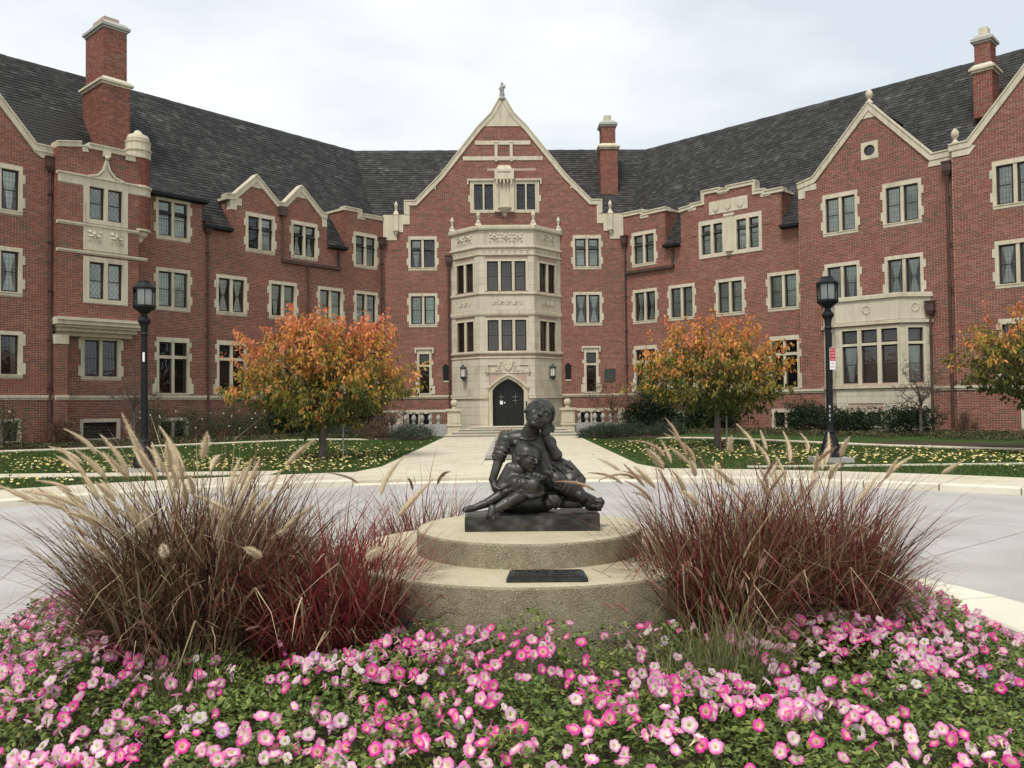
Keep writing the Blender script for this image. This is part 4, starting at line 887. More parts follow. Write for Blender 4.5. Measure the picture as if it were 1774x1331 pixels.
# ---- chimneys
def brickbox(fr, x0, x1, y0, y1, z0, z1):
    MBm = MB(fr); MBm.box(x0+0.01, x1-0.01, y0+0.01, y1-0.01, z0, z1)
    for f, W in ((fr.sub(x0, y0, 0), x1-x0), (fr.sub(x1, y0, 90), y1-y0), (fr.sub(x0, y1, -90), y1-y0)):
        yield f, W, MBm
def chimney(fr, x0, x1, y0, y1, z0, zs, zt, ins, cap=0.12, xi=None):
    ch = None; global BRK
    B2 = MB(); save = BRK; BRK = B2; core = MB(fr)
    for (a0, a1, b0, b1, c0, c1) in ((x0,x1,y0,y1,z0,zs),(x0+ins,x1-ins,y0+ins,y1-ins,zs,zt)):
        core.box(a0+0.008, a1-0.008, b0+0.008, b1-0.008, c0, c1)
        for f, W in ((fr.sub(a0, b0, 0), a1-a0), (fr.sub(a1, b0, 90), b1-b0), (fr.sub(a0, b1, -90), b1-b0)):
            brick_rows(f, [(0,c0),(W,c0),(W,c1),(0,c1)], [], -0.004)
    BRK = save
    ch = core.build('chimney', M['mortar'], rp_); tag(B2.build('brickwork', M['brick'], ch), kind='stuff') if False else None
    bb = B2.build('chimney_brickwork', M['brick'], rp_); tag(bb, kind='stuff')
    m = MB(fr); o = 0.14
    m.box(x0-0.05, x1+0.05, y0-0.05, y1+0.05, zs-0.12, zs-0.02); m.box(x0-o, x1+o, y0-o, y1+o, zs-0.02, zs+0.07); m.taper(x0-o+0.02, x1+o-0.02, y0-o+0.02, y1+o-0.02, zs+0.07, zs+0.26, ins+o*0.75); m.build('chimney_shoulder', M['stone'], rp_); m = MB(fr)
    m.box(x0+ins-0.04, x1-ins+0.04, y0+ins-0.04, y1-ins+0.04, zt-0.14, zt-0.05); m.box(x0+ins-0.12, x1-ins+0.12, y0+ins-0.12, y1-ins+0.12, zt-0.05, zt+0.07); m.taper(x0+ins-0.1, x1-ins+0.1, y0+ins-0.1, y1-ins+0.1, zt+0.07, zt+0.24, 0.16)
    m.build('chimney_cap', M['greyconc'], rp_)
    return m
chimney(FC, 5.43, 6.46, 3.0, 4.1, 12.8, 16.85, 18.25, 0.10)
MB(FC).box(5.75,6.15,3.3,3.8,18.5,18.85).build('chimney_pot', M['stone'], rp_)
chimney(FL, -14.39, -13.2, 1.5, 3.6, 11.4, 16.0, 18.55, 0.09)
MB(FL).box(-14.15,-13.5,1.9,3.1,18.8,19.05).build('chimney_pot', M['mortar'], rp_)
chimney(FR, 17.0, 17.75, 2.5, 3.5, 13.9, 15.95, 17.25, 0.06)
MB(FR).box(17.2,17.55,2.75,3.2,17.5,17.85).build('chimney_pot', M['stone'], rp_)

# ---- wall lanterns and letter slots
for fr, xx in ((FBL, side*0.52), (FBR, side*0.55)):
    t = MB(fr); x = xx
    t.lathe([(0.02,2.98),(0.05,3.03),(0.17,3.16),(0.17,3.2),(0.14,3.22)], x, -0.22, 0, 8, R(22.5)); t.lathe([(0.14,3.62),(0.18,3.64),(0.18,3.68),(0.06,3.80),(0.03,3.88)], x, -0.22, 0, 8, R(22.5))
    for a in range(8): b = R(22.5+45*a); t.tube([(x+0.155*math.cos(b), -0.22+0.155*math.sin(b), 3.2), (x+0.155*math.cos(b), -0.22+0.155*math.sin(b), 3.64)], 0.012, 4)
    t.box(x-0.02,x+0.02,-0.1,0.02,3.1,3.16); t.box(x-0.02,x+0.02,-0.1,0.02,3.68,3.74)
    o = tag(t.build('wall_lantern', M['verdigris']), 'verdigris wall lantern on the stone bay %s of the arched black door' % ('left' if fr is FBL else 'right'), 'lantern', 'lanterns beside the entrance')
    MB(fr).lathe([(0.13,3.21),(0.13,3.62)], x, -0.22, 0, 8, R(22.5)).build('lantern_glass', M['milk_glass'], o)
for x, z in ((-3.62, 3.05), (3.1, 3.05)):
    m = MB(FC); m.prism([(x-0.14,z),(x+0.14,z),(x+0.14,z+0.72),(x+0.08,z+0.84),(x,z+0.88),(x-0.08,z+0.84),(x-0.14,z+0.72)], -0.03, 0.05); m.tube([(x-0.15,-0.03,z),(x-0.15,-0.03,z+0.75),(x,-0.03,z+0.9),(x+0.15,-0.03,z+0.75),(x+0.15,-0.03,z)], 0.02, 5); m.build('iron_grille', M['metal_black'], hall)
    MB(FC).box(x-0.15,x+0.15,-0.04,0.05,z-0.1,z-0.02).build('grille_sill', M['stone'], hall)
MB(FC).box(5.1,5.7,-0.05,0.0,2.9,3.6).build('bronze_tablet', M['verdigris'], hall)
# ------------------------------------------------------------------ ground
IC = np.array([0.1, 5.5]); RI, RO = 3.75, 12.45
def sstep(a, b, x): t = np.clip((x-a)/(b-a), 0, 1); return t*t*(3-2*t)
def gz(x, y):
    x = np.asarray(x, float); y = np.asarray(y, float)
    r = np.hypot(x-IC[0], y-IC[1]); return 0.10+0.20*sstep(19, 33, r)*sstep(4.0, 9.0, np.abs(x))
def sheet(name, x0, x1, y0, y1, nx, ny, zf, mat, keep=None, kind='structure'):
    xs = np.linspace(x0, x1, nx); ys = np.linspace(y0, y1, ny); X, Y = np.meshgrid(xs, ys); Z = zf(X, Y)
    vs = np.stack([X.ravel(), Y.ravel(), Z.ravel()], 1); i = (np.arange(ny-1)[:, None]*nx+np.arange(nx-1)).ravel()
    q = np.stack([i, i+1, i+nx+1, i+nx], 1)
    if keep is not None:
        c = vs[q].mean(1); q = q[keep(c[:, 0], c[:, 1])]
    o = bpy.data.objects.new(name, new_mesh(name, vs, [q], mat, smooth=True)); C.objects.link(o); return tag(o, kind=kind)
def flat(name, poly, z, mat, th=0.0):
    m = MB()
    n = len(poly)
    if th: m.add([(x, y, z) for x, y in poly]+[(x, y, z-th) for x, y in poly], [list(range(n))], [(i, (i+1) % n, n+(i+1) % n, n+i) for i in range(n)])
    else: m.add([(x, y, z) for x, y in poly], [list(range(n))])
    return tag(m.build(name, mat), kind='structure')
def ring(name, r0, r1, z, mat, a0=0, a1=360, th=0.12, seg=None, c=IC, gap=0, kids=None):
    """ring sector laid as stones (one object) of length about gap, or one mesh"""
    m = MB(); seg = seg or max(8, int((a1-a0)/2)); A = np.radians(np.linspace(a0, a1, seg+1))
    pr = [(r0, z-th), (r0, z-0.015), (r0+0.015, z), (r1-0.015, z), (r1, z-0.015), (r1, z-th)]
    vs = np.concatenate([np.stack([c[0]+r*np.cos(A), c[1]+r*np.sin(A), np.full(seg+1, zz)], 1) for r, zz in pr])
    k = seg+1; q = [(t*k+i, t*k+i+1, (t+1)*k+i+1, (t+1)*k+i) for t in range(5) for i in range(seg)]
    m.add(vs, q, [tuple(t*k for t in range(6))], [tuple(t*k+seg for t in range(6))]); return m
big = sheet('ground', -400, 400, -60, 700, 3, 3, lambda X, Y: X*0-0.06, M['lawn'])
sheet('road', -60, 60, -50, 19.6, 90, 60, lambda X, Y: X*0+0.0, M['road'], keep=lambda x, y: (np.hypot(x-IC[0], y-IC[1]) < RO+0.8))
flat('road_approach', [(-60,-50),(60,-50),(60,-7.5),(-60,-7.5)], -0.004, M['road'])
cr = MB(); g_ = random.Random(5)
for a0, a1, r0, r1 in ((10,70,8.2,8.5),(70,130,8.5,8.3),(130,185,8.3,8.6),(38,39,4.2,12.3),(146,147,4.2,12.3),(92,93,4.2,12.3),(12,12.5,4.2,12.3),(172,172.6,4.2,12.3)):
    P_ = []; q_ = 0
    for k_ in range(31):
        t_ = k_/30; q_ += g_.uniform(-.012,.012); r_ = r0+(r1-r0)*t_+q_; a_ = R(a0+(a1-a0)*t_); P_.append((IC[0]+r_*math.cos(a_), IC[1]+r_*math.sin(a_)))
    P_ = np.array(P_); d_ = np.gradient(P_, axis=0); d_ /= np.linalg.norm(d_, axis=1)[:, None]; n_ = np.stack([-d_[:, 1], d_[:, 0]], 1)*0.006
    cr.add([(x, y, 0.004) for x, y in P_-n_]+[(x, y, 0.004) for x, y in P_+n_], [(i, i+1, 32+i, 31+i) for i in range(30)])
tag(cr.build('sealed_cracks', M['greyconc']), kind='stuff')
# far lawns, following the rise towards the wings
def onlawn(x, y):
    r = np.hypot(x-IC[0], y-IC[1]); return (r > 14.3)
sheet('lawn', -45, 45, -8, 47, 260, 180, lambda X, Y: gz(X, Y)-0.004, M['lawn'], keep=onlawn)
# kerb stones of the outer circle
kroot = thing('circle_kerb', (IC[0], IC[1]+RO, 0), 'cream concrete kerb along the outer edge of the circular drive', 'kerb')
for i, a in enumerate(np.arange(-20, 200, 6.0)):
    if 89.9 < a < 0: continue
    low = 75 < a+3 < 105
    ring('kerb_stone', RO, RO+0.32, (0.03 if low else 0.125), None, a+0.06, a+5.94, th=0.2, seg=4).build('kerb_stone', M['kerb'], kroot)
bandr = []
bpar = thing('kerbside_walk', (IC[0], IC[1]+14, 0), 'cream concrete band of slabs just behind the kerb of the drive', 'pavement')
for i, a in enumerate(np.arange(-20, 200, 12.0)):
    low = 70 < a+6 < 110
    ring('slab', RO+0.325, 14.95, 0.106, None, a+0.03, a+11.97, th=0.12, seg=8).build('slab', M['concrete'], bpar)
# straight sidewalk on the left, its edging on the right
def slabs(name, x0, x1, y0, y1, z, n, mat, label, cat, axis='x'):
    t = thing(name, ((x0+x1)/2, (y0+y1)/2, 0), label, cat)
    for i in range(n):
        m = MB()
        if axis == 'x': a, b = x0+(x1-x0)*i/n, x0+(x1-x0)*(i+1)/n; m.box(a+0.006, b-0.006, y0, y1, z-0.12, z)
        else: a, b = y0+(y1-y0)*i/n, y0+(y1-y0)*(i+1)/n; m.box(x0, x1, a+0.006, b-0.006, z-0.12, z)
        m.build('slab', mat, t)
    return t
slabs('cross_walk', -34, -5.6, 19.35, 20.45, 0.118, 19, M['concrete'], 'narrow straight concrete sidewalk crossing the left lawn behind the kerb', 'sidewalk')
slabs('lawn_edging', 5.6, 34, 20.0, 20.14, 0.135, 19, M['kerb'], 'thin pale concrete edging running across the right lawn', 'edging')
# main path with its flare
pth = thing('entrance_path', (0, 30, 0), 'wide cream concrete path from the drive to the front steps', 'path')
ys = np.linspace(21.6, 43.0, 12)
for i in range(len(ys)-1):
    for (xa, xb) in ((-3.38, -0.8), (0.62, 3.2)):
        z = 0.112; MB().box(xa+0.005, xb-0.005, ys[i]+0.005, ys[i+1]-0.005, 0, z).build('slab', M['concrete'], pth)
for i in range(len(ys)-1):
    if ys[i+1] < 24.2 or ys[i] > 39.8: MB().box(-0.795, 0.615, ys[i]+0.005, ys[i+1]-0.005, 0, 0.112).build('slab', M['concrete'], pth)
for (y0, y1, a, b, c_, d) in ((19.9, 21.595, -3.75, 3.55, -3.38, 3.2), (18.55, 19.895, -4.9, 4.7, -3.75, 3.55)):
    for k in range(2):
        xm0, xm1 = (a+b)/2, (c_+d)/2
        q = [(a, y0), (xm0-0.005, y0), (xm1-0.005, y1), (c_, y1)] if k == 0 else [(xm0+0.005, y0), (b, y0), (d, y1), (xm1+0.005, y1)]
        m = MB(); m.add([(x, y, 0.110) for x, y in q]+[(x, y, 0) for x, y in q], [[0,1,2,3]], [(i, (i+1) % 4, 4+(i+1) % 4, 4+i) for i in range(4)]); m.build('slab', M['concrete'], pth)
# thin walks parallel to the wings
def polywalk(name, pts, w_, z, label):
    t = thing(name, (*pts[0], 0), label, 'walkway'); 
    for (p, q) in zip(pts[:-1], pts[1:]):
        p, q = np.array(p), np.array(q); d = (q-p)/np.linalg.norm(q-p); nn = np.array([-d[1], d[0]]); L = np.linalg.norm(q-p); n = max(1, int(L/1.8))
        for i in range(n):
            a = p+d*(L*i/n+0.006); b = p+d*(L*(i+1)/n-0.006)
            c4 = [a-nn*w_/2, b-nn*w_/2, b+nn*w_/2, a+nn*w_/2]
            m = MB(); m.add([(c[0], c[1], gz(*c)+z) for c in c4]+[(c[0], c[1], 0) for c in c4], [[0,1,2,3]], [(i_, (i_+1) % 4, 4+(i_+1) % 4, 4+i_) for i_ in range(4)]); m.build('slab', M['concrete'], t)
polywalk('wing_walk', [(-21.5,25.9),(-17.4,28.6),(-14.45,30.5),(-6.5,36.9)], 0.75, 0.03, 'thin pale walk between the left lawn and the planting bed')
polywalk('wing_walk', [(6.3,35.6),(12.2,27.6),(15.2,24.6),(20,20.2)], 0.6, 0.03, 'thin pale walk between the right lawn and the planting bed')
# planting beds along the walls
def bedstrip(name, inner, outer, label=None):
    n = len(inner); m = MB(); vs = [(x, y, gz(x, y)+0.012) for x, y in inner]+[(x, y, gz(x, y)+0.012) for x, y in outer]
    m.add(vs, [(i, i+1, n+i+1, n+i) for i in range(n-1)]); return tag(m.build(name, M['soil']), kind='structure')
def lp(fr, x, y): p = fr.P(x, y, 0); return (p[0], p[1])
bedstrip('planting_bed', [(-21.2,26.4),(-17.2,29.0),(-14.2,31.0),(-6.2,37.3),(-4.2,38.2),(-4.0,40.5)], [lp(FL,-22,-0.3),lp(FL,-18,-0.3),lp(FL,-13,0.2),lp(FL,-4,0.2),lp(FC,-6.5,0.2),lp(FC,-3.6,-2.0)])
bedstrip('planting_bed', [(3.6,40.5),(3.9,38.0),(6.1,36.2),(12.5,27.8),(15.4,24.9),(20.2,20.6)], [lp(FC,3.4,-2.0),lp(FC,6.0,0.2),lp(FR,3,0.2),lp(FR,12,0.2),lp(FR,17,-0.3),lp(FR,23,-0.3)])
# planter strip in the middle of the path
pl = thing('path_planter', (-0.09, 31.7, 0.1), 'narrow planting strip with a low stone edge in the middle of the entrance path', 'planter')
for (a, b, c_, d) in ((-0.79,-0.62,24.3,39.7),(0.44,0.61,24.3,39.7)):
    for i in range(18):
        y = c_+(d-c_)*i/18; MB().box(a, b, y+0.01, y+(d-c_)/18-0.01, 0, 0.2+0.015*random.random()).build('edging_stone', M['greyconc'], pl)
MB().box(-0.62, 0.44, 24.1, 24.28, 0, 0.21).build('edging_stone', M['greyconc'], pl); MB().box(-0.61, 0.43, 24.28, 39.7, 0, 0.16).build('soil', M['soil'], pl)

# steps and terrace
FT = FC.sub(0, 0, 0)
st = thing('front_steps', tuple(FC.P(-0.1, -3.4, 0)), 'four broad limestone steps up to the arched black door', 'steps')
for i, (k, z0, z1, a, b) in enumerate(((4.75,0.0,0.21,-3.42,3.28),(4.30,0.21,0.34,-3.10,2.96),(3.85,0.34,0.465,-2.78,2.64),(3.4,0.465,0.56,-2.2,2.1))):
    MB(FC).box(a, b, -k, -1.55, z0, z1-0.03).build('riser', M['greyconc'], st); MB(FC).box(a-0.02, b+0.02, -k-0.03, -1.55, z1-0.03, z1).build('tread', M['concrete'], st)
BAL = [(0.10,0),(0.10,0.05),(0.055,0.07),(0.05,0.11),(0.09,0.17),(0.125,0.26),(0.125,0.34),(0.09,0.43),(0.05,0.49),(0.055,0.53),(0.10,0.55),(0.10,0.60)]
balm = MB().lathe(BAL, 0, 0, 0, 12).mesh('baluster', M['greyconc'], smooth=True)
for side_, (px0, px1, xe) in enumerate(((-3.38,-2.72,-8.3), (2.46,3.12,8.0))):
    k = 2.9
    nm = 'left' if side_ == 0 else 'right'
    b = thing('balustrade', tuple(FC.P((px0+px1)/2, -k, 0)), 'limestone balustrade with a ball-topped pier %s of the front steps' % nm, 'balustrade', 'balustrades flanking the steps')
    m = MB(FC); m.box(px0, px1, -k-0.33, -k+0.33, 0, 1.38); m.box(px0+0.08, px1-0.08, -k-0.35, -k-0.325, 0.75, 1.25); m.box(px0-0.04, px1+0.04, -k-0.38, -k+0.38, 0.62, 0.70); m.build('pier', M['stone'], b)
    m = MB(FC); m.box(px0-0.08, px1+0.08, -k-0.41, -k+0.41, 1.38, 1.50); m.build('pier_cap', M['stone'], b)
    xc = (px0+px1)/2; m = MB(FC); m.lathe([(0.16,0),(0.10,0.07),(0.07,0.12)], xc, -k, 1.5, 14); m.sphere((xc, -k, 1.79), 0.185, 18, 12); m.build('ball', M['stone'], b, smooth=True)
    a0, a1 = (xe, px0) if side_ == 0 else (px1, xe)
    MB(FC).box(a0, a1, -k-0.13, -k+0.13, 1.34, 1.46).build('rail', M['stone'], b); MB(FC).box(a0, a1, -k-0.17, -k+0.17, 0, 0.72).build('plinth', M['greyconc'], b)
    x = a0+0.24
    while x < a1-0.12:
        inst('baluster', balm, b, FC.mat(x, -k, 0.73)); x += 0.42
    for xx in ((a0+a1)/2,): MB(FC).box(xx-0.16, xx+0.16, -k-0.15, -k+0.15, 0.72, 1.34).build('pedestal', M['stone'], b)
    MB(FC).box(a0-0.3 if side_ == 0 else a1-0.3, a0+0.3 if side_ == 0 else a1+0.3, -k-0.2, -k+0.2, 0, 1.5).build('end_pier', M['stone'], b)

# ------------------------------------------------------------------ street lamps
def text_mesh(s, size, mat, extrude=0.001, align='CENTER', name='lettering'):
    cu = bpy.data.curves.new('t', 'FONT'); cu.body = s; cu.size = size; cu.extrude = extrude; cu.align_x = align; cu.resolution_u = 3
    o = bpy.data.objects.new('t', cu); C.objects.link(o); dg = bpy.context.evaluated_depsgraph_get(); me = bpy.data.meshes.new_from_object(o.evaluated_get(dg)); bpy.data.objects.remove(o)
    me.materials.clear(); me.materials.append(mat); me.name = name; return me
def lamp(x, y, z, H_, label, sign=False):
    t = thing('street_lamp', (x, y, z), label, 'street lamp', 'black lantern lamp posts on the lawn'); s = H_/4.75
    f = Fr((x, y, z), 4)
    MB(f).box(-0.42,0.42,-0.42,0.42,-0.15,0.10).build('footing', M['greyconc'], t)
    MB(f).lathe([(0.29,0.1),(0.29,0.2),(0.25,0.24),(0.235,0.34),(0.15,0.62),(0.12,0.70),(0.14,0.74),(0.10,0.80)], 0, 0, 0, 8, R(22.5)).build('base', M['metal_black'], t)
    MB(f).lathe([(0.10,0.78),(0.085,0.9),(0.08,2.0),(0.072,3.45*s),(0.10,3.48*s),(0.075,3.53*s),(0.085,3.66*s),(0.10,3.72*s),(0.15,3.80*s),(0.15,3.85*s),(0.08,3.94*s),(0.07,4.0*s)], 0, 0, 0, 16).build('post', M['metal_black'], t, smooth=False)
    z1 = 4.0*s
    MB(f).lathe([(0.07,0),(0.12,0.04),(0.26,0.15),(0.275,0.18),(0.25,0.20)], 0, 0, z1, 8, R(22.5)).build('lantern_base', M['metal_black'], t)
    m = MB(f)
    for a in range(8):
        b = R(22.5+45*a); m.tube([(0.245*math.cos(b), 0.245*math.sin(b), z1+0.19), (0.255*math.cos(b), 0.255*math.sin(b), z1+0.63)], 0.013, 5)
    m.lathe([(0.235,0.19),(0.265,0.19),(0.265,0.215),(0.235,0.215)], 0, 0, z1, 8, R(22.5)); m.lathe([(0.235,0.61),(0.265,0.61),(0.265,0.635),(0.235,0.635)], 0, 0, z1, 8, R(22.5))
    m.build('lantern_frame', M['metal_black'], t)
    for a in range(8):
        b0, b1 = R(22.5+45*a), R(67.5+45*a); r = 0.24
        MB(f).add([(r*math.cos(b0), r*math.sin(b0), z1+0.2), (r*math.cos(b1), r*math.sin(b1), z1+0.2), (r*math.cos(b1), r*math.sin(b1), z1+0.62), (r*math.cos(b0), r*math.sin(b0), z1+0.62)], [[0,1,2,3]]).build('pane', M['glass'], t)
    MB(f).lathe([(0.17,0.0),(0.185,0.05),(0.185,0.2),(0.17,0.4),(0.12,0.42)], 0, 0, z1+0.2, 16).build('globe', M['milk_glass'], t, smooth=True)
    MB(f).lathe([(0.275,0.63),(0.275,0.66),(0.23,0.70),(0.16,0.76),(0.145,0.78),(0.145,0.81),(0.1,0.82)], 0, 0, z1, 8, R(22.5)).build('cap', M['metal_black'], t)
    if sign:
        fs = f.sub(0.055, -0.10, 0)
        zc = 2.62
        sg = MB(fs); sg.box(-0.075,0.075,-0.006,0.0,zc-0.28,zc+0.28); so = sg.build('parking_sign', M['white']); 
        tag(so, 'small red and white no parking sign strapped to the right lamp post', 'sign')
        MB(fs).box(-0.068,0.068,-0.009,-0.0062,zc-0.055,zc+0.272).build('red_panel', M['red'], so)
        for i, (txt, mt, yy, zz, sz) in enumerate((('PERM IT','white',-0.0095,zc+0.20,0.036),('AND','white',-0.0095,zc+0.125,0.046),('STREET','white',-0.0095,zc+0.055,0.036),('TAG','white',-0.0095,zc-0.03,0.046),('NO','red',-0.0065,zc-0.145,0.055),('PARKING','red',-0.0065,zc-0.225,0.036))):
            inst('lettering', text_mesh(txt, sz*1.15, M[mt]), so, fs.mat(0, yy, zz) @ Matrix.Rotation(R(90), 4, 'X') @ Matrix.Scale(0.85, 4, (1,0,0)))
        inst('lettering', text_mesh('8', 0.1, M['white']), t, f.mat(-0.04, -0.088, 1.36) @ Matrix.Rotation(R(90), 4, 'X'))
        for i, ch_ in enumerate('101'): inst('lettering', text_mesh(ch_, 0.1, M['white']), t, f.mat(-0.04, -0.088, 1.25-0.115*i) @ Matrix.Rotation(R(90), 4, 'X'))
    else:
        MB(f).box(-0.01,0.04,-0.088,-0.078,2.72,2.95).build('sticker', M['white'], t)
lamp(-9.12, 20.75, 0.11, 4.64, 'black lamp post on the left lawn with a white sticker on its post')
lamp(8.15, 21.5, 0.13, 4.66, 'black lamp post on the right lawn with a red and white sign strapped to it', True)
# ------------------------------------------------------------------ vegetation
def ramp(cols, t):
    cols = np.array(cols, float); t = np.clip(t, 0, 1)*(len(cols)-1); i = np.minimum(t.astype(int), len(cols)-2); f = (t-i)[:, None]
    return cols[i]*(1-f)+cols[i+1]*f
def leafcloud(P, L, Wd, axis, side_, cols, name, mat, parent=None, droop=0.25, fold=0.25):
    """P (n,3) leaf bases, axis (n,3) unit, side (n,3) unit, L/Wd (n,) -> folded leaves of 4 triangles"""
    n = len(P); nrm = np.cross(axis, side_); nrm /= np.linalg.norm(nrm, axis=1)[:, None]+1e-9
    L = np.broadcast_to(L, (n,))[:, None]; Wd = np.broadcast_to(Wd, (n,))[:, None]; dn = np.array([0, 0, -1.0])
    b = P; mid = P+axis*L*0.45; tip = P+axis*L+dn*L*droop; l = mid+side_*Wd*0.5+nrm*Wd*fold*0.5; r = mid-side_*Wd*0.5+nrm*Wd*fold*0.5
    vs = np.stack([b, l, tip, r, mid], 1).reshape(-1, 3); k = (np.arange(n)*5)[:, None]
    f = np.concatenate([k+np.array(q) for q in ([0,4,1],[1,4,2],[0,3,4],[3,2,4])])
    c = np.repeat(cols, 5, axis=0) if cols is not None else None
    off = np.array(WMAT[parent.name].translation) if parent else np.zeros(3)
    o = bpy.data.objects.new(name, new_mesh(name, vs-off, [f], mat, cols=c, smooth=False)); C.objects.link(o)
    if parent: o.parent = parent
    return o
def unit(v): return v/(np.linalg.norm(v, axis=1)[:, None]+1e-9)
M['leaf'] = pmat('autumn_leaves', [(1,1,1)], rough=0.6, attr='col', island=1.0, trans=0.35, spec=0.25)
M['foliage'] = pmat('green_foliage', [(1,1,1)], rough=0.55, attr='col', island=1.0, trans=0.2, spec=0.3)
M['bark'] = pmat('bark', [(0.07,0.055,0.045),(0.14,0.115,0.095)], rough=0.95, nscale=10, bump=0.6, stretch=(1,1,0.3))
def branch_tree(root, x, y, z, trunk_h, rad, top, n_limb, rt=0.1, seed=1, up=0.9):
    """trunk and limbs; returns points along the finer branches"""
    r_ = random.Random(seed); tr = MB(); pts = [(x, y, z-0.1), (x+r_.uniform(-.04,.04), y, z+trunk_h*0.5), (x+r_.uniform(-.06,.06), y, z+trunk_h)]
    tr.tube(pts, [rt*1.35, rt*1.0, rt*0.85], 9); tr.build('trunk', M['bark'], root)
    ends = []; lb = MB(); base = np.array(pts[-1])
    for i in range(n_limb):
        a = 2*math.pi*i/n_limb+r_.uniform(-.3,.3); el = r_.uniform(0.2, 1.25); Ln = 1/math.sqrt((math.cos(el)/rad[0])**2+(math.sin(el)/(top))**2)*r_.uniform(0.75, 0.97)
        d = np.array([math.cos(a)*math.cos(el), math.sin(a)*math.cos(el)*rad[1]/rad[0], math.sin(el)])
        s0 = base-np.array([0, 0, r_.uniform(0, trunk_h*0.35)]); p = [s0]
        for t in (0.3, 0.6, 1.0):
            p.append(s0+d*Ln*t+np.array([r_.uniform(-.1,.1), r_.uniform(-.1,.1), 0.18*Ln*math.sin(t*2.2)*up*(1-d[2])]))
        lb.tube(p, [rt*0.45, rt*0.3, rt*0.18, rt*0.05], 6)
        for j in range(5):
            t = r_.uniform(0.3, 1.0); q0 = np.array(p[1])*(1-t)+np.array(p[3])*t if t > .5 else np.array(p[0])*(1-t)+np.array(p[2])*t
            dd = d*0.6+np.array([r_.uniform(-1,1), r_.uniform(-1,1), r_.uniform(-.1,.9)]); dd /= np.linalg.norm(dd); q1 = q0+dd*Ln*r_.uniform(.25,.45)
            lb.tube([q0, (q0+q1)/2+np.array([0,0,.04]), q1], [rt*0.14, rt*0.09, rt*0.03], 5); ends += [q0*.4+q1*.6, q1, q0]
        ends += [np.array(p[2]), np.array(p[3]), np.array(p[1])]
    lb.build('branches', M['bark'], root)
    return np.array(ends)
def autumn_tree(x, y, z, trunk_h, rad, top, n, label, seed, leaf=0.145, greenness=0.5, low=-0.3, group='ornamental autumn trees on the lawns', hole=0.0):
    t = thing('autumn_tree', (x, y, z), label, 'tree', group); g = np.random.default_rng(seed)
    ends = branch_tree(t, x, y, z, trunk_h, rad, top, 17, 0.10, seed)
    cen = np.array([x, y, z+trunk_h])
    # clumps: twigs of drooping leaves, on an uneven shell plus interior
    nc = n//22; u = unit(g.normal(size=(nc, 3))); u[:, 2] = np.where(u[:, 2] < 0, u[:, 2]*0.45, u[:, 2]); rr = g.uniform(0.42, 1.0, nc)**0.55
    ln = np.array([noise.noise(Vector(q*2.6)+Vector((seed, 0, 0))) for q in u]); rr *= 0.90+0.62*ln
    S = np.array([rad[0], rad[1], top]); K = cen+u*S*rr[:, None]; rho2 = (u[:, 0]**2+u[:, 1]**2)*rr**2; K[:, 2] = np.where(u[:, 2] < 0, cen[2]+u[:, 2]*abs(low)*2.6*rr*np.clip(1-0.85*rho2, 0.1, 1), K[:, 2])
    K = np.vstack([K, ends[g.integers(0, len(ends), nc//2)]+g.normal(size=(nc//2, 3))*0.12])
    # shoots that stand out of the crown
    ns_ = 46; us = unit(g.normal(size=(ns_, 3))); us[:, 2] = np.abs(us[:, 2])*1.0+0.05; us = unit(us); s0 = cen+us*S*0.82; tw_ = MB(); sh = []
    for a_, b_ in zip(s0, us):
        d_ = b_*0.5+np.array([0, 0, 0.55])+g.normal(size=3)*0.2; ln_ = g.uniform(0.3, 0.75); tw_.tube([a_-b_*0.5, a_, a_+d_*ln_], [0.016, 0.010, 0.004], 4); sh += [a_+d_*ln_*q for q in (0.35, 0.7, 0.95)]
    tag(tw_.build('shoots', M['bark'], t), kind='stuff')
    K = np.vstack([K, np.array(sh)])
    m_ = len(K); per = n//m_; idx = np.repeat(np.arange(m_), per); sp = g.uniform(0.10, 0.30, m_)
    dirs = unit((K-cen)/S+g.normal(size=K.shape)*0.35+np.array([0, 0, 0.25]))
    along = g.uniform(-1, 1, len(idx))
    P = K[idx]+dirs[idx]*along[:, None]*sp[idx, None]*1.3+g.normal(size=(len(idx), 3))*0.05
    ax = unit(dirs[idx]*0.35+g.normal(size=P.shape)*0.45+np.array([0, 0, -0.75])); sd = unit(np.cross(ax, g.normal(size=P.shape)))
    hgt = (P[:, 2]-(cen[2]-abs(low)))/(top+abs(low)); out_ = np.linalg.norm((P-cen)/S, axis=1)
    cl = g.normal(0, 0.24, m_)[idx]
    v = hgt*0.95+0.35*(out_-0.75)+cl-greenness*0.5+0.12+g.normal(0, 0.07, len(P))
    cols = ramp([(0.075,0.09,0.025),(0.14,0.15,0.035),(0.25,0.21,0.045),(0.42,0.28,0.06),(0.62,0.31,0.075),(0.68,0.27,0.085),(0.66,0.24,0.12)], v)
    pink = (g.random(m_) < 0.18)[idx] & (v > 0.35) & (g.random(len(P)) < 0.8); cols[pink] = cols[pink]*0.5+np.array([0.50,0.17,0.09])*0.5
    Lf = g.uniform(0.7, 1.15, len(P))*leaf
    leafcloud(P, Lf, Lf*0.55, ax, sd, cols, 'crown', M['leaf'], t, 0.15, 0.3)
    return t
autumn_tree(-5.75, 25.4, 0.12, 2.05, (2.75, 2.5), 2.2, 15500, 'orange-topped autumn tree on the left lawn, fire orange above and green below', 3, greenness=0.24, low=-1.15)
autumn_tree(7.0, 28.6, 0.2, 2.05, (2.75, 2.4), 2.3, 11500, 'golden and green autumn tree on the right lawn between the path and the lamp post', 11, greenness=0.44, low=-1.15)
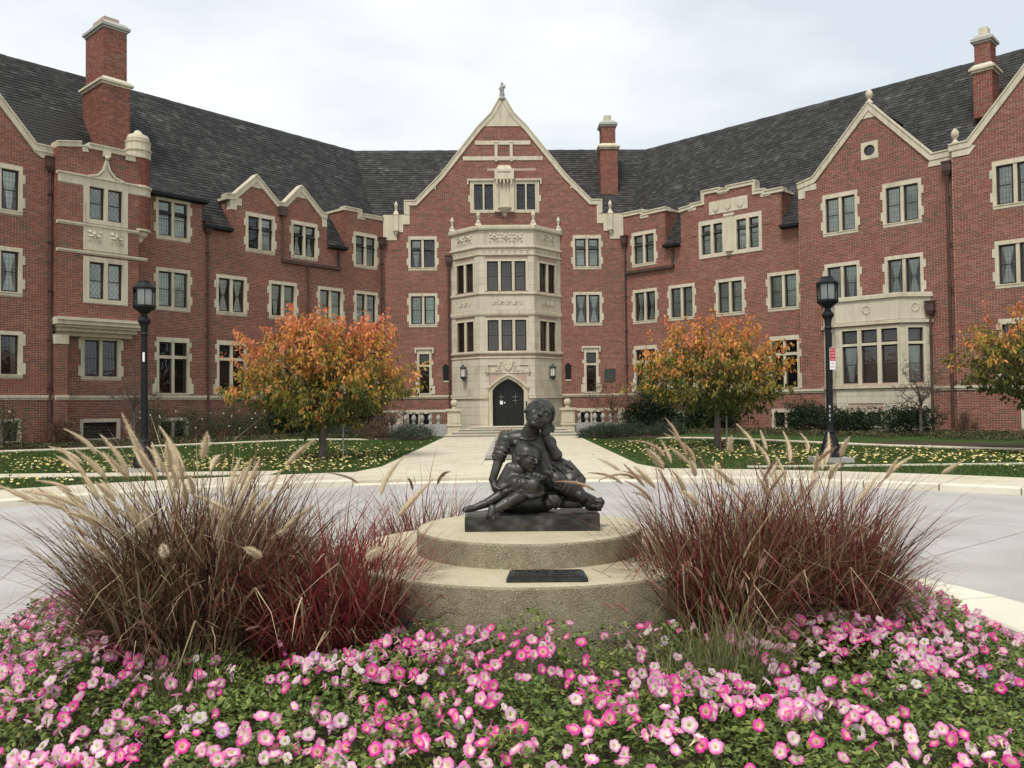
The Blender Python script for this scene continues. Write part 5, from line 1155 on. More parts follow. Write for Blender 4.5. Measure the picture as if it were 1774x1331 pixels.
autumn_tree(15.0, 23.3, 0.2, 2.1, (2.25, 2.2), 1.9, 10000, 'dark green autumn tree with a rusty top at the right edge of the lawn', 23, greenness=0.85, low=-0.8)
# grey wooden support stakes beside the trunk
for x, y, z, h, lb in ((-5.2,25.7,0.12,1.9,'thin grey stake standing right of the left tree trunk'),(7.35,28.8,0.2,1.9,'thin grey stake standing right of the golden tree trunk')):
    tag(MB().tube([(x,y,z-0.1),(x+0.02,y,z+h)], 0.025, 6).build('tree_stake', M['greyconc']), lb, 'stake', 'stakes beside the trees')

def small_tree(name, x, y, z, h, spread, nleaf, cols, label, seed, cat='small tree', rt=0.045, leaf=0.06):
    t = thing(name, (x, y, z), label, cat); g = np.random.default_rng(seed)
    ends = branch_tree(t, x, y, z, h*0.45, (spread, spread), h*0.55, 14, rt, seed, 0.5)
    tw = MB()
    for e in ends[::2]:
        for _ in range(3):
            d = unit(g.normal(size=(1, 3)))[0]*np.array([1, 1, .7])+np.array([0, 0, .35]); tw.tube([e, e+d*spread*0.28], [0.008, 0.003], 4)
    tag(tw.build('twigs', M['bark'], t), kind='stuff')
    if nleaf:
        P = ends[g.integers(0, len(ends), nleaf)]+g.normal(size=(nleaf, 3))*spread*0.13; ax = unit(g.normal(size=P.shape)+np.array([0,0,-.5])); sd = unit(np.cross(ax, g.normal(size=P.shape)))
        Lf = g.uniform(.7, 1.2, nleaf)*leaf; leafcloud(P, Lf, Lf*0.7, ax, sd, ramp(cols, g.random(nleaf)), 'leaves', M['leaf'], t)
RED = [(0.32,0.08,0.04),(0.50,0.16,0.07),(0.55,0.24,0.10)]
def onwall(fr, x, k): p = fr.P(x, -k, 0); return p[0], p[1], float(gz(p[0], p[1]))
small_tree('red_leaf_tree', 4.95, 41.0, 0.1, 2.9, 1.55, 900, RED, 'small red-leaved tree in front of the right balustrade', 31)
small_tree('red_leaf_tree', -5.9, 41.2, 0.1, 1.9, 1.0, 260, RED, 'thin red-leaved sapling in front of the left balustrade', 32)
x, y, z = onwall(FL, -15.3, 3.6); small_tree('bare_tree', x, y, z, 4.2, 0.95, 0, RED, 'bare young tree in front of the left bay', 33, rt=0.05)
x, y, z = onwall(FR, 16.4, 3.2); small_tree('bare_tree', x, y, z, 3.2, 1.15, 60, RED, 'nearly bare young tree with a few red leaves between the right bay and the gable', 34, rt=0.055)

def shrub(name, x, y, z, rx, ry, rz, n, cols, label, seed, leaf=0.05, cat='shrub', group=None, spiky=0.0, lift=0.5, asp=0.5):
    t = thing(name, (x, y, z), label, cat, group); g = np.random.default_rng(seed)
    m = MB()
    for i in range(6):
        a = g.uniform(0, 6.28); m.tube([(x, y, z-0.05), (x+rx*0.4*math.cos(a), y+ry*0.4*math.sin(a), z+rz*0.9)], [0.03, 0.01], 5)
    m.build('stems', M['bark'], t)
    nc = max(30, n//40); u = unit(g.normal(size=(nc, 3))); u[:, 2] = np.abs(u[:, 2]); rr = g.uniform(0.45, 1, nc)**0.5
    rr *= 0.85+0.5*np.array([noise.noise(Vector(q*2.4)+Vector((seed*3.1, 0, 0))) for q in u])
    K = np.array([x, y, z+rz*0.12])+u*np.array([rx, ry, rz*0.95])*rr[:, None]; idx = g.integers(0, nc, n)
    out_ = unit(u*np.array([1/rx, 1/ry, 1/rz])+np.array([0, 0, lift]))
    if spiky:
        al = g.uniform(-0.2, 1, n)[:, None]; hd = unit(np.stack([np.cos(idx*2.4), np.sin(idx*2.4), 0.55+0*idx], 1)); P = K[idx]*1.0+hd*al*spiky+g.normal(size=(n, 3))*0.05
        ax = unit(hd+g.normal(size=P.shape)*0.5)
    else:
        P = K[idx]+g.normal(size=(n, 3))*0.09*max(rx, rz); ax = unit(out_[idx]+g.normal(size=P.shape)*0.8)
    P[:, 2] = np.maximum(P[:, 2], z+0.01)
    sd = unit(np.cross(ax, g.normal(size=P.shape))); Lf = g.uniform(.7, 1.3, n)*leaf
    leafcloud(P, Lf, Lf*asp, ax, sd, ramp(cols, g.random(n)*0.6+0.4*g.random(nc)[idx]), 'leaves', M['foliage'], t, 0.05, 0.2)
    return t
YEW = [(0.012,0.024,0.010),(0.022,0.042,0.016),(0.042,0.07,0.026)]
ROSE = [(0.03,0.045,0.018),(0.06,0.075,0.03),(0.10,0.10,0.05)]
JUN = [(0.022,0.038,0.022),(0.045,0.065,0.035),(0.08,0.095,0.05)]
BRN = [(0.09,0.05,0.035),(0.15,0.085,0.055),(0.12,0.10,0.05)]
for i, (s_, k, rx, rz, lb) in enumerate(((-7.0,1.5,1.3,2.7,'tall dark yew against the left wing, under the left edge of the orange tree'),(-5.0,1.6,1.3,2.2,'dark rounded yew behind the orange tree trunk'),(-2.4,1.7,1.0,1.5,'low dark yew where the left wing meets the balustrade'))):
    x, y, z = onwall(FL, s_, k); shrub('yew', x, y, z, rx, 0.9, rz, 11000, YEW, lb, 40+i, 0.12, group='dark yews against the walls')
for i, (s_, k, rx, rz, lb) in enumerate(((2.9,1.8,1.5,2.2,'broad dark yew left of the golden tree trunk'),(6.3,1.7,1.35,2.3,'rounded dark yew right of the golden tree trunk'))):
    x, y, z = onwall(FR, s_, k); shrub('yew', x, y, z, rx, 0.9, rz, 11000, YEW, lb, 50+i, 0.12, group='dark yews against the walls')
for i, (s_, k, rx, rz, c, lb) in enumerate(((-13.6,1.6,0.9,1.7,ROSE,'leafy rose bush just right of the left lamp post'),(-11.9,1.8,1.0,1.5,ROSE,'leafy rose bush below the first tall left window'),(-10.3,1.8,0.9,1.4,ROSE,'smaller rose bush with pale blooms near the left downspout'),(-17.0,1.3,0.55,1.1,BRN,'brownish dry shrub at the foot of the left corner pier'),(-19.3,2.0,0.85,1.6,ROSE,'dark green rose bush at the left edge of the picture'),(-9.0,1.8,0.8,1.3,ROSE,'rose bush right of the left downspout'))):
    x, y, z = onwall(FL, s_, k); t = shrub('rose_bush' if c is ROSE else 'dry_shrub', x, y, z, rx, 0.7, rz, 3200, c, lb, 60+i, 0.065, group='bushes along the left wing')
    if c is ROSE:
        m = MB(); g = random.Random(i)
        for _ in range(5): m.sphere((x+g.uniform(-rx,rx)*.8, y-0.3-g.random()*0.3, z+g.uniform(.3,1)*rz), 0.03, 6, 4)
        m.build('pale_blooms', M['white'], t)
for i, (s_, k, rx, rz, lb) in enumerate(((11.4,2.2,0.9,1.15,'spiky dark juniper left of the right lamp post'),(13.2,2.5,1.2,0.85,'spreading dark juniper in front of the right bay'),(15.7,2.6,1.3,1.0,'juniper with a raised arm at the right corner of the bay'))):
    x, y, z = onwall(FR, s_, k); shrub('juniper', x, y, z, rx, 0.8, rz, 6500, YEW, lb, 70+i, 0.11, spiky=0.75, group='junipers in front of the right bay', asp=0.35)
x, y, z = onwall(FR, 17.4, 1.0); shrub('dry_shrub', x, y, z, 0.5, 0.4, 0.9, 1400, BRN, 'brown twiggy shrub against the brick right of the bare tree', 77, 0.05)
for i, (xx, yy, rx, ry, rz, lb) in enumerate(((-4.6,38.5,1.3,1.0,0.75,'low juniper mound left of the entrance path'),(-6.6,39.3,1.3,1.0,0.85,'brownish low shrub mound before the left balustrade'),(-8.3,38.6,1.2,0.9,0.7,'juniper mound at the left end of the balustrade'),(3.95,38.6,1.0,0.9,0.62,'low juniper mound right of the entrance path'),(5.2,38.3,1.3,0.9,0.75,'juniper mound before the right balustrade'),(6.9,37.8,1.2,0.9,0.68,'low green mound at the end of the right balustrade'))):
    shrub('ground_juniper', xx, yy, 0.1, rx, ry, rz, 6000, JUN if i != 1 else BRN, lb, 80+i, 0.07, group='low junipers either side of the entrance path', asp=0.35)
# planter strip plants
g = np.random.default_rng(5); n = 5200; P = np.stack([g.uniform(-0.55,0.38,n), g.uniform(24.4,39.5,n), 0.16+g.random(n)*0.32], 1); ax = unit(g.normal(size=P.shape)*0.7+np.array([0,0,.8])); sd = unit(np.cross(ax, g.normal(size=P.shape)))
o = leafcloud(P, g.uniform(.05,.1,n), 0.035, ax, sd, ramp([(0.03,0.04,0.015),(0.09,0.10,0.04),(0.16,0.07,0.05),(0.3,0.25,0.12)], g.random(n)), 'ground_cover', M['foliage']); tag(o, kind='stuff')
# ground cover in the beds along the walls
for sgn, fr, xa, xb in ((0, FL, -21, -2.5), (1, FR, 2.5, 21)):
    n = 26000; g = np.random.default_rng(90+sgn); xx = g.uniform(xa, xb, n); kk = g.uniform(0.3, 5.2, n); p = fr.o[:2]+np.outer(xx, fr.X[:2])-np.outer(kk, fr.Y[:2])
    Z = gz(p[:, 0], p[:, 1]); nz = np.array([noise.noise(Vector((a*0.7, b*0.7, 3))) for a, b in p]); keep = (nz > -0.15)
    keep &= (np.abs(p[:, 0]) > 4.2)
    p, Z = p[keep], Z[keep]; n = len(p); P = np.column_stack([p, Z+0.01+g.random(n)*0.14]); ax = unit(g.normal(size=P.shape)+np.array([0,0,.6])); sd = unit(np.cross(ax, g.normal(size=P.shape)))
    # keep off the thin walk
    lim = np.array([-21.5,-17.4,-14.45,-6.5,-4.0]) if sgn == 0 else np.array([4.0,6.3,12.2,15.2,20]); ly = np.array([25.9,28.6,30.5,36.9,38.4]) if sgn == 0 else np.array([37.4,35.6,27.6,24.6,20.2])
    yy = np.interp(P[:, 0], lim, ly); k2 = P[:, 1] > yy+0.75
    P, ax, sd = P[k2], ax[k2], sd[k2]; n = len(P)
    tag(leafcloud(P, g.uniform(.05,.11,n), 0.05, ax, sd, ramp([(0.025,0.035,0.015),(0.05,0.07,0.025),(0.10,0.10,0.045),(0.22,0.14,0.07)], g.random(n)**1.2), 'ground_cover', M['foliage']), kind='stuff')
# lawn grass blades
def lawnmask(x, y):
    r = np.hypot(x-IC[0], y-IC[1]); lim = np.where(x < 0, np.interp(x, [-21.5,-17.4,-14.45,-6.5,-4.0], [25.9,28.6,30.5,36.9,38.2]), np.interp(x, [4.0,6.3,12.2,15.2,20], [37.4,35.6,27.6,24.6,20.2]))-0.45
    ok = (r > 15.0) & (y < lim) & ~((x < -5.6) & (y > 19.3) & (y < 20.5)) & ~((x > 5.6) & (y > 19.95) & (y < 20.2))
    half = np.interp(y, [18.5, 19.9, 21.6, 43], [4.9, 3.72, 3.45, 3.45]); return ok & (np.abs(x+0.05) > half) & ~((np.hypot(x+8.97, y-20.75) < 0.5) | (np.hypot(x-8.15, y-21.5) < 0.5))
n = 260000; g = np.random.default_rng(1); x = g.uniform(-22, 20, n); y = 15+23*g.random(n)**1.3; k = lawnmask(x, y); x, y = x[k], y[k]; n = len(x); print('blades', n)
z = gz(x, y)-0.01; h = g.uniform(0.03, 0.075, n); a = g.uniform(0, 6.28, n); wv = 0.012; lean = g.normal(size=(n, 2))*0.025
vs = np.stack([np.stack([x-wv*np.cos(a), y-wv*np.sin(a), z], 1), np.stack([x+wv*np.cos(a), y+wv*np.sin(a), z], 1), np.stack([x+lean[:, 0], y+lean[:, 1], z+h], 1)], 1).reshape(-1, 3)
o = bpy.data.objects.new('lawn_grass', new_mesh('lawn_grass', vs, [np.arange(n*3).reshape(-1, 3)], M['blade'])); C.objects.link(o); tag(o, kind='stuff')
# fallen leaves
def fallen(n, fx, seed, sz=0.075):
    g = np.random.default_rng(seed); P = fx(g, n); n = len(P); a = g.uniform(0, 6.28, n); ax = np.stack([np.cos(a), np.sin(a), g.normal(0, .25, n)], 1); ax = unit(ax); sd = unit(np.cross(ax, np.array([0,0,1.0])+g.normal(size=P.shape)*0.3))
    return P, ax, sd, g.uniform(.7, 1.25, n)*sz
def fl_lawn(g, n):
    cl = np.array([(-5.7,24.5),(-5.5,27),(-8,22),(-11,23),(-12,18),(7,27),(7,24),(12,22.5),(14,22),(10,24),(-14,24),(-7,30),(6,31),(-5,21.5)]); i = g.integers(0, len(cl), n)
    p = np.where((g.random(n) < 0.78)[:, None], cl[i]+g.normal(size=(n, 2))*np.array([1.8, 1.5]), np.stack([g.uniform(-21, 20, n), g.uniform(15, 37, n)], 1))
    k = lawnmask(p[:, 0], p[:, 1]); p = p[k]; return np.column_stack([p, gz(p[:, 0], p[:, 1])+0.05+g.random(len(p))*0.02])
P, ax, sd, sz = fallen(5200, fl_lawn, 2, 0.095)
o = leafcloud(P, sz, sz*0.7, ax, sd, None, 'fallen_leaves', M['leaf_litter'], None, 0.0, -0.3); tag(o, kind='stuff')
def fl_path(g, n): p = np.stack([g.uniform(-3.3, 3.1, n), g.uniform(20, 43, n)], 1); p = p[np.abs(p[:, 0]+0.1) > 1.2]; return np.column_stack([p, np.full(len(p), 0.12)])
P, ax, sd, sz = fallen(60, fl_path, 4, 0.07); o = leafcloud(P, sz, sz*0.7, ax, sd, None, 'fallen_leaves', M['leaf_litter'], None, 0.0, -0.3); tag(o, kind='stuff')
# ------------------------------------------------------------------ island bed
def bz(x, y):
    r = np.hypot(np.asarray(x)-IC[0], np.asarray(y)-IC[1]); return 0.09+0.13*(1-np.clip(r/3.5, 0, 1)**2)
sheet('flower_bed_soil', IC[0]-3.7, IC[0]+3.7, IC[1]-3.7, IC[1]+3.7, 60, 60, lambda X, Y: bz(X, Y)+0.02*np.sin(X*9)*np.sin(Y*7), M['soil'], keep=lambda x, y: np.hypot(x-IC[0], y-IC[1]) < 3.3)
ik = thing('island_kerb', (IC[0], IC[1]-3.5, 0), 'broad cream concrete kerb ring round the flower bed', 'kerb')
for a in np.arange(0, 360, 15.0): ring('kerb_stone', RI-0.55, RI+0.02, 0.14, None, a+0.1, a+14.9, th=0.2, seg=6).build('kerb_stone', M['kerb'], ik)

# pedestal: two round aggregate discs
ped = thing('pedestal', (IC[0], IC[1], 0.05), 'round two-tier exposed aggregate concrete pedestal under the bronze statue', 'pedestal')
def disc(R_, z0, z1, name):
    s = 96; e = 0.012
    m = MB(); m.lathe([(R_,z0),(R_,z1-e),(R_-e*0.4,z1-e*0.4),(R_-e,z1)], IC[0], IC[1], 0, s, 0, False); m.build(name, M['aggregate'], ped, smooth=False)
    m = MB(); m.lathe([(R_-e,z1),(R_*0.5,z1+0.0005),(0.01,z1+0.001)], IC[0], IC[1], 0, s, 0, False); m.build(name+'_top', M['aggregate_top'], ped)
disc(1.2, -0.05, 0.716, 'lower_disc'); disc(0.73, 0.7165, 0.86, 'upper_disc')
# plaque, lying on the lower disc
px, py = IC[0]+0.075, IC[1]-0.985
pq = thing('plaque', (px, py, 0.717), 'dark bronze plaque with raised lettering lying on the lower disc', 'plaque')
fp = Fr((px, py, 0.717), -0.8)
m = MB(fp); m.add([(-0.215,-0.09,0),(0.215,-0.09,0),(0.198,0.07,0),(-0.198,0.07,0),(-0.215,-0.09,0.022),(0.215,-0.09,0.022),(0.198,0.07,0.034),(-0.198,0.07,0.034)], BOXF); m.build('plate', M['plaque'], pq)
m = MB(fp); zt = lambda y: 0.0225+0.012*(y+0.09)/0.16
for (a, b, c_, d) in ((-0.20,0.20,-0.085,-0.078),(-0.187,0.187,0.06,0.066)): m.add([(a,c_,zt(c_)+0.001),(b,c_,zt(c_)+0.001),(b,d,zt(d)+0.003),(a,d,zt(d)+0.003)], [[0,1,2,3]])
m.build('border', M['metal_black'], pq)
tl = math.atan2(0.012, 0.16)
for s_, sz, yy, sx in (('TIRED BOY', 0.054, 0.012, 1.25), ('FAITH IN A WOMAN', 0.030, -0.032, 1.25), ('DONATED BY MARGUERITE W GIBSON', 0.023, -0.068, 0.98)):
    inst('lettering', text_mesh(s_, sz, M['plaque_text'], 0.0006), pq, fp.mat(0, yy, zt(yy)+0.001) @ Matrix.Rotation(tl, 4, 'X') @ Matrix.Scale(sx, 4, (1,0,0)))

# ------------------------------------------------------------------ bronze statue (signed distance field, surface nets)
class SDF:
    def __init__(s, lo, hi, h):
        s.lo = np.array(lo, float); s.h = h; s.n = np.ceil((np.array(hi)-s.lo)/h).astype(int)+1
        s.ax = [s.lo[i]+h*np.arange(s.n[i]) for i in range(3)]; s.D = np.full(s.n, 0.2, np.float32)
    def sl(s, lo, hi):
        r = []
        for i in range(3):
            a = max(0, int((lo[i]-s.lo[i])/s.h)); b = min(s.n[i], int((hi[i]-s.lo[i])/s.h)+2); r.append(slice(a, max(a, b)))
        return tuple(r)
    def pts(s, sl): return s.ax[0][sl[0]][:, None, None], s.ax[1][sl[1]][None, :, None], s.ax[2][sl[2]][None, None, :]
    def put(s, d, sl, k, op):
        k = k*0.6
        D = s.D[sl]
        if op == 'u':
            h = np.clip(0.5+0.5*(D-d)/k, 0, 1); s.D[sl] = D*(1-h)+d*h-k*h*(1-h)
        elif op == 's':
            h = np.clip(0.5-0.5*(D+d)/k, 0, 1); s.D[sl] = D*(1-h)-d*h+k*h*(1-h)
    def cap(s, a, b, r0, r1, k=0.012, op='u', fold=None):
        a, b = np.array(a, float), np.array(b, float); R_ = max(r0, r1)+k*1.5+0.02; sl = s.sl(np.minimum(a, b)-R_, np.maximum(a, b)+R_); x, y, z = s.pts(sl)
        ba = b-a; L2 = max(1e-9, ba @ ba); t = np.clip(((x-a[0])*ba[0]+(y-a[1])*ba[1]+(z-a[2])*ba[2])/L2, 0, 1)
        d = np.sqrt((x-a[0]-t*ba[0])**2+(y-a[1]-t*ba[1])**2+(z-a[2]-t*ba[2])**2)-(r0+(r1-r0)*t)
        if fold: d = d+fold[0]*np.sin(t*fold[1]+fold[2]*(x+z)*40+np.sin(y*60+x*30)*1.0)
        s.put(d.astype(np.float32), sl, k, op)
    def ell(s, c, r, rot=None, k=0.012, op='u', fold=None, clip=None):
        c, r = np.array(c, float), np.array(r, float); R_ = r.max()+k*1.5+0.02; sl = s.sl(c-R_, c+R_); x, y, z = s.pts(sl); x, y, z = x-c[0], y-c[1], z-c[2]; X0, Y0, Z0 = x, y, z
        if rot is not None: m = np.array(rot); x, y, z = (m[0,0]*x+m[1,0]*y+m[2,0]*z, m[0,1]*x+m[1,1]*y+m[2,1]*z, m[0,2]*x+m[1,2]*y+m[2,2]*z)
        k0 = np.sqrt((x/r[0])**2+(y/r[1])**2+(z/r[2])**2); k1 = np.sqrt((x/r[0]**2)**2+(y/r[1]**2)**2+(z/r[2]**2)**2)+1e-6; d = k0*(k0-1)/k1
        if fold: d = d+fold[0]*np.sin(x*fold[1]+z*fold[2]+y*fold[3]+1.5*np.sin(z*35+y*20))
        if clip: d = np.maximum(d, clip[0]*X0+clip[1]*Y0+clip[2]*Z0-clip[3])
        s.put(d.astype(np.float32), sl, k, op)
    def net(s):
        D = s.D; n = np.array(D.shape); V = D < 0
        corners = [(i, j, k) for i in (0,1) for j in (0,1) for k in (0,1)]
        cnt = sum(V[i:n[0]-1+i, j:n[1]-1+j, k:n[2]-1+k].astype(np.int8) for i, j, k in corners)
        act = (cnt > 0) & (cnt < 8); I = np.argwhere(act); idx = np.full(act.shape, -1, np.int64); idx[act] = np.arange(len(I))
        acc = np.zeros((len(I), 3)); cn = np.zeros(len(I))
        for a in range(8):
            for b in range(a+1, 8):
                ca, cb = np.array(corners[a]), np.array(corners[b])
                if np.abs(ca-cb).sum() != 1: continue
                da = D[tuple((I+ca).T)]; db = D[tuple((I+cb).T)]; m = (da < 0) != (db < 0); t = np.where(m, da/(da-db+1e-12), 0)
                acc += np.where(m[:, None], ca+(cb-ca)*t[:, None], 0); cn += m
        P = s.lo+(I+acc/cn[:, None])*s.h; Q = []
        for a in range(3):
            u, v = [(1,2),(2,0),(0,1)][a]; sl0 = [slice(None)]*3; sl1 = [slice(None)]*3; sl0[a] = slice(0, n[a]-1); sl1[a] = slice(1, n[a])
            x = V[tuple(sl0)] != V[tuple(sl1)]; E = np.argwhere(x); E = E[(E[:, u] > 0) & (E[:, v] > 0) & (E[:, u] < n[u]-1) & (E[:, v] < n[v]-1)]
            fl = V[tuple(E.T)]
            def g(du, dv): F_ = E.copy(); F_[:, u] -= du; F_[:, v] -= dv; return idx[tuple(F_.T)]
            q = np.stack([g(1,1), g(0,1), g(0,0), g(1,0)], 1); q[~fl] = q[~fl][:, ::-1]; Q.append(q)
        return P, np.vstack(Q)
PX = 0.00072
def S(x, y, d=0): return ((x-700)*PX, -d*PX, (1225-y)*PX)     # statue drawing units -> metres (y towards the viewer is negative)
def rot3(roll, pitch, yaw): return np.array((Matrix.Rotation(yaw, 3, 'Z') @ Matrix.Rotation(roll, 3, 'Y') @ Matrix.Rotation(pitch, 3, 'X')))
def head(s, c, sc_, m, hair='short'):
    """c centre, m 3x3: columns = right, back, up"""
    def L(x, y, z): return tuple(np.array(c)+m @ (np.array([x, -z, y])*PX*sc_))
    def E_(x, y, z, rx, ry, rz, k=6, op='u', **kw): s.ell(L(x, y, z), np.array([rx, rz, ry])*PX*sc_, m, k*PX*sc_, op, **kw)
    def Cc(a, b, r0, r1, k=6, op='u'): s.cap(L(*a), L(*b), r0*PX*sc_, r1*PX*sc_, k*PX*sc_, op)
    E_(0, 12, -12, 106, 118, 122); E_(0, -55, 42, 76, 74, 74, 25); E_(0, 5, 60, 78, 70, 55, 25)
    E_(-44, -34, 74, 36, 38, 36, 18); E_(44, -34, 74, 36, 38, 36, 18); E_(0, -110, 84, 28, 22, 28, 16)
    for q in (-1, 1):
        E_(q*40, 6, 122, 27, 15, 20, 9, 's'); E_(q*40, 3, 97, 24, 15, 18, 4); Cc((q*60, 30, 96), (q*16, 34, 110), 9, 9, 10)
        Cc((q*56, -7, 104), (q*24, -6, 112), 3.5, 3.5, 3)
        E_(q*106, -22, -8, 13, 34, 24, 5); E_(q*114, -22, -2, 8, 20, 12, 4, 's')
    Cc((0, 22, 108), (0, -26, 134), 10, 14, 8); E_(0, -32, 134, 17, 12, 15, 6); E_(-13, -38, 120, 10, 8, 12, 5); E_(13, -38, 120, 10, 8, 12, 5)
    for q in (-7, 7): E_(q, -44, 132, 4.5, 4, 6, 2, 's')
    Cc((-25, -69, 108), (25, -69, 108), 8, 8, 6); E_(0, -67, 120, 15, 7, 9, 4); Cc((-18, -83, 107), (18, -83, 107), 9, 9, 5); Cc((-26, -75.5, 121), (26, -75.5, 121), 3.2, 3.2, 2, 's')
    if hair == 'short':
        E_(0, 24, -18, 117, 118, 131, 5, clip=tuple(m @ np.array([0.0, -0.50, -0.866]))+(0.0135*sc_,))
        for q in (-1, 1): Cc((q*104, 30, 30), (q*108, -5, 18), 11, 7, 8)
        for q in range(-5, 6): Cc((q*9, 146, -20), (q*21, 96-abs(q)*5, 78-abs(q)*4), 2.5, 4, 3, 's')
    if hair == 'cap':
        E_(-4, 40, -26, 122, 98, 132, 5); Cc((-95, 20, 66), (95, 20, 66), 13, 13, 8); Cc((-95, 20, 66), (-112, 0, -20), 13, 14, 8); Cc((95, 20, 66), (112, 0, -20), 13, 14, 8)
def fingers(s, base, dirv, side_, n, L_, r, spread=0.25, curl=(0, 0, 0)):
    base, dirv, side_ = np.array(base), np.array(dirv, float), np.array(side_, float); dirv /= np.linalg.norm(dirv); side_ /= np.linalg.norm(side_); cu = np.array(curl, float)
    for i in range(n):
        o = (i-(n-1)/2); ln = L_*(1-0.13*abs(o-0.2)); b = base+side_*o*r*2.15; d = dirv+side_*o*spread*0.4; d /= np.linalg.norm(d)
        p1 = b+d*ln*0.5+cu*0.25; p2 = p1+(d*0.5+cu/max(1e-6, np.linalg.norm(cu))*0.5 if np.linalg.norm(cu) > 0 else d)*ln*0.45
        s.cap(b, p1, r*1.05, r*0.95, 0.002); s.cap(p1, p2, r*0.95, r*0.75, 0.002)
def foot(s, heel, toe, r, flat=(0, 0, -1)):
    heel, toe = np.array(heel), np.array(toe); d = toe-heel; s.cap(heel, heel+d*0.7, r, r*0.85, 0.012); sd = np.cross(d, np.array([0, 0, 1.0])); sd /= np.linalg.norm(sd)+1e-9
    for i in range(5):
        o = (i-2)*r*0.42; b = heel+d*0.68+sd*o; e = heel+d*(1.0-0.05*abs(i-1))+sd*o*1.15+np.array([0, 0, -r*0.15]); s.cap(b, e, r*0.30, r*(0.27 if i else 0.33), 0.004)
# --- the older boy
bo_ = SDF((-0.30,-0.26,0.075), (0.47,0.22,0.87), 0.0036)
CF = (0.0016, 22, 0.3)
bo_.cap(S(650,500,-50), S(650,800,-60), 120*PX, 140*PX, 0.03)
bo_.ell(S(690,510,-50), np.array([160,110,110])*PX, None, 0.04); bo_.ell(S(660,420,-40), np.array([170,80,58])*PX, None, 0.03)
bo_.cap(S(610,425,-30), S(480,448,-20), 72*PX, 72*PX, 0.03); bo_.cap(S(480,448,-20), S(420,585,25), 70*PX, 52*PX, 0.02, fold=CF)
for t in (0.25, 0.5, 0.75): a = np.array(S(480,448,-20))*(1-t)+np.array(S(420,585,25))*t; bo_.cap(a+np.array([-0.040,-0.025,0.004]), a+np.array([0.03,-0.045,-0.018]), 0.006, 0.004, 0.012)
bo_.cap(S(358,580,32), S(455,600,32), 15*PX, 15*PX, 0.005); bo_.cap(S(360,608,36), S(452,624,36), 15*PX, 15*PX, 0.005); bo_.ell(S(408,604,28), np.array([55,46,24])*PX, None, 0.006)
bo_.cap(S(790,450,-30), S(860,475,-20), 72*PX, 66*PX, 0.02, fold=CF); bo_.cap(S(850,470,-20), S(920,580,10), 56*PX, 48*PX, 0.015)
bo_.cap(S(925,585,20), S(840,430,66), 52*PX, 36*PX, 0.012); bo_.cap(S(905,600,15), S(950,565,5), 34*PX, 24*PX, 0.012)
bo_.cap(S(840,430,66), S(822,380,74), 34*PX, 38*PX, 0.012); bo_.ell(S(828,365,74), np.array([46,26,44])*PX, rot3(0.3,0,0), 0.01)
fingers(bo_, S(862,345,62), (0.34,0.42,0.80), (-0.6,-0.55,0.45), 4, 84*PX, 14*PX, 0.1, (-0.004,0.004,0.004)); bo_.cap(S(812,368,92), S(806,322,104), 15*PX, 12*PX, 0.004)
# neck and collar
bo_.cap(S(665,440,-15), S(712,340,15), 84*PX, 74*PX, 0.018); 
for t in np.linspace(-0.2, 1.1, 9):
    a = math.pi*(1.15-t*1.0); bo_.ell(S(672+98*math.cos(a), 398+42*math.sin(a), 20+45*math.sin(a)), np.array([24,9,9])*PX, None, 0.012)
# hips, seat, draped coat behind and to the right
bo_.ell(S(760,860,-90), np.array([270,140,150])*PX, None, 0.03, fold=(0.003,30,60,20)); bo_.ell(S(1010,810,-75), np.array([150,165,95])*PX, rot3(-0.3,0,0), 0.03, fold=(0.004,55,-40,25))
bo_.ell(S(985,705,-60), np.array([170,85,80])*PX, rot3(0.45,0,0), 0.02, fold=(0.004,30,80,0)); bo_.ell(S(1110,830,-60), np.array([82,140,70])*PX, rot3(-0.25,0,0), 0.02, fold=(0.003,70,20,0)); bo_.ell(S(1080,940,-70), np.array([110,110,80])*PX, None, 0.02)
for a, b, r in ((S(880,650,-5), S(1120,760,20), 22), (S(900,700,0), S(1090,860,20), 18), (S(1040,650,-20), S(1160,780,0), 20), (S(830,580,10), S(880,720,30), 20), (S(1080,740,25), S(1165,800,5), 16), (S(880,640,0), S(960,720,20), 16)): bo_.cap(a, b, r*PX, r*PX*0.7, 0.012)
bo_.cap(S(780,840,-30), S(925,800,76), 92*PX, 74*PX, 0.025, fold=(0.002,16,0.4)); bo_.cap(S(925,800,80), S(1040,900,74), 73*PX, 56*PX, 0.02, fold=(0.0025,20,0.3)); bo_.cap(S(905,765,100), S(1010,860,100), 40*PX, 30*PX, 0.02)
bo_.cap(S(1020,870,60), S(1130,930,50), 70*PX, 52*PX, 0.012); bo_.cap(S(1125,935,85), S(1150,955,85), 52*PX, 50*PX, 0.005)
bo_.cap(S(1060,900,70), S(1185,985,60), 52*PX, 38*PX, 0.012); bo_.cap(S(1150,960,62), S(1200,1010,66), 44*PX, 42*PX, 0.006); bo_.cap(S(1200,1030,64), S(1290,1038,90), 36*PX, 30*PX, 0.012); bo_.cap(S(1200,1060,64), S(1300,1062,92), 16*PX, 15*PX, 0.004)
for t in np.linspace(0, 1, 5): bo_.cap(S(1180+t*70,965+t*35,105+t*10), S(1215+t*60,985+t*30,96+t*12), 6*PX, 6*PX, 0.003)
bo_.cap(S(1170,950,5), S(1250,985,10), 40*PX, 34*PX, 0.012); bo_.cap(S(1250,1000,8), S(1316,1005,34), 34*PX, 34*PX, 0.012); bo_.cap(S(1312,975,30), S(1318,1040,36), 18*PX, 18*PX, 0.006)
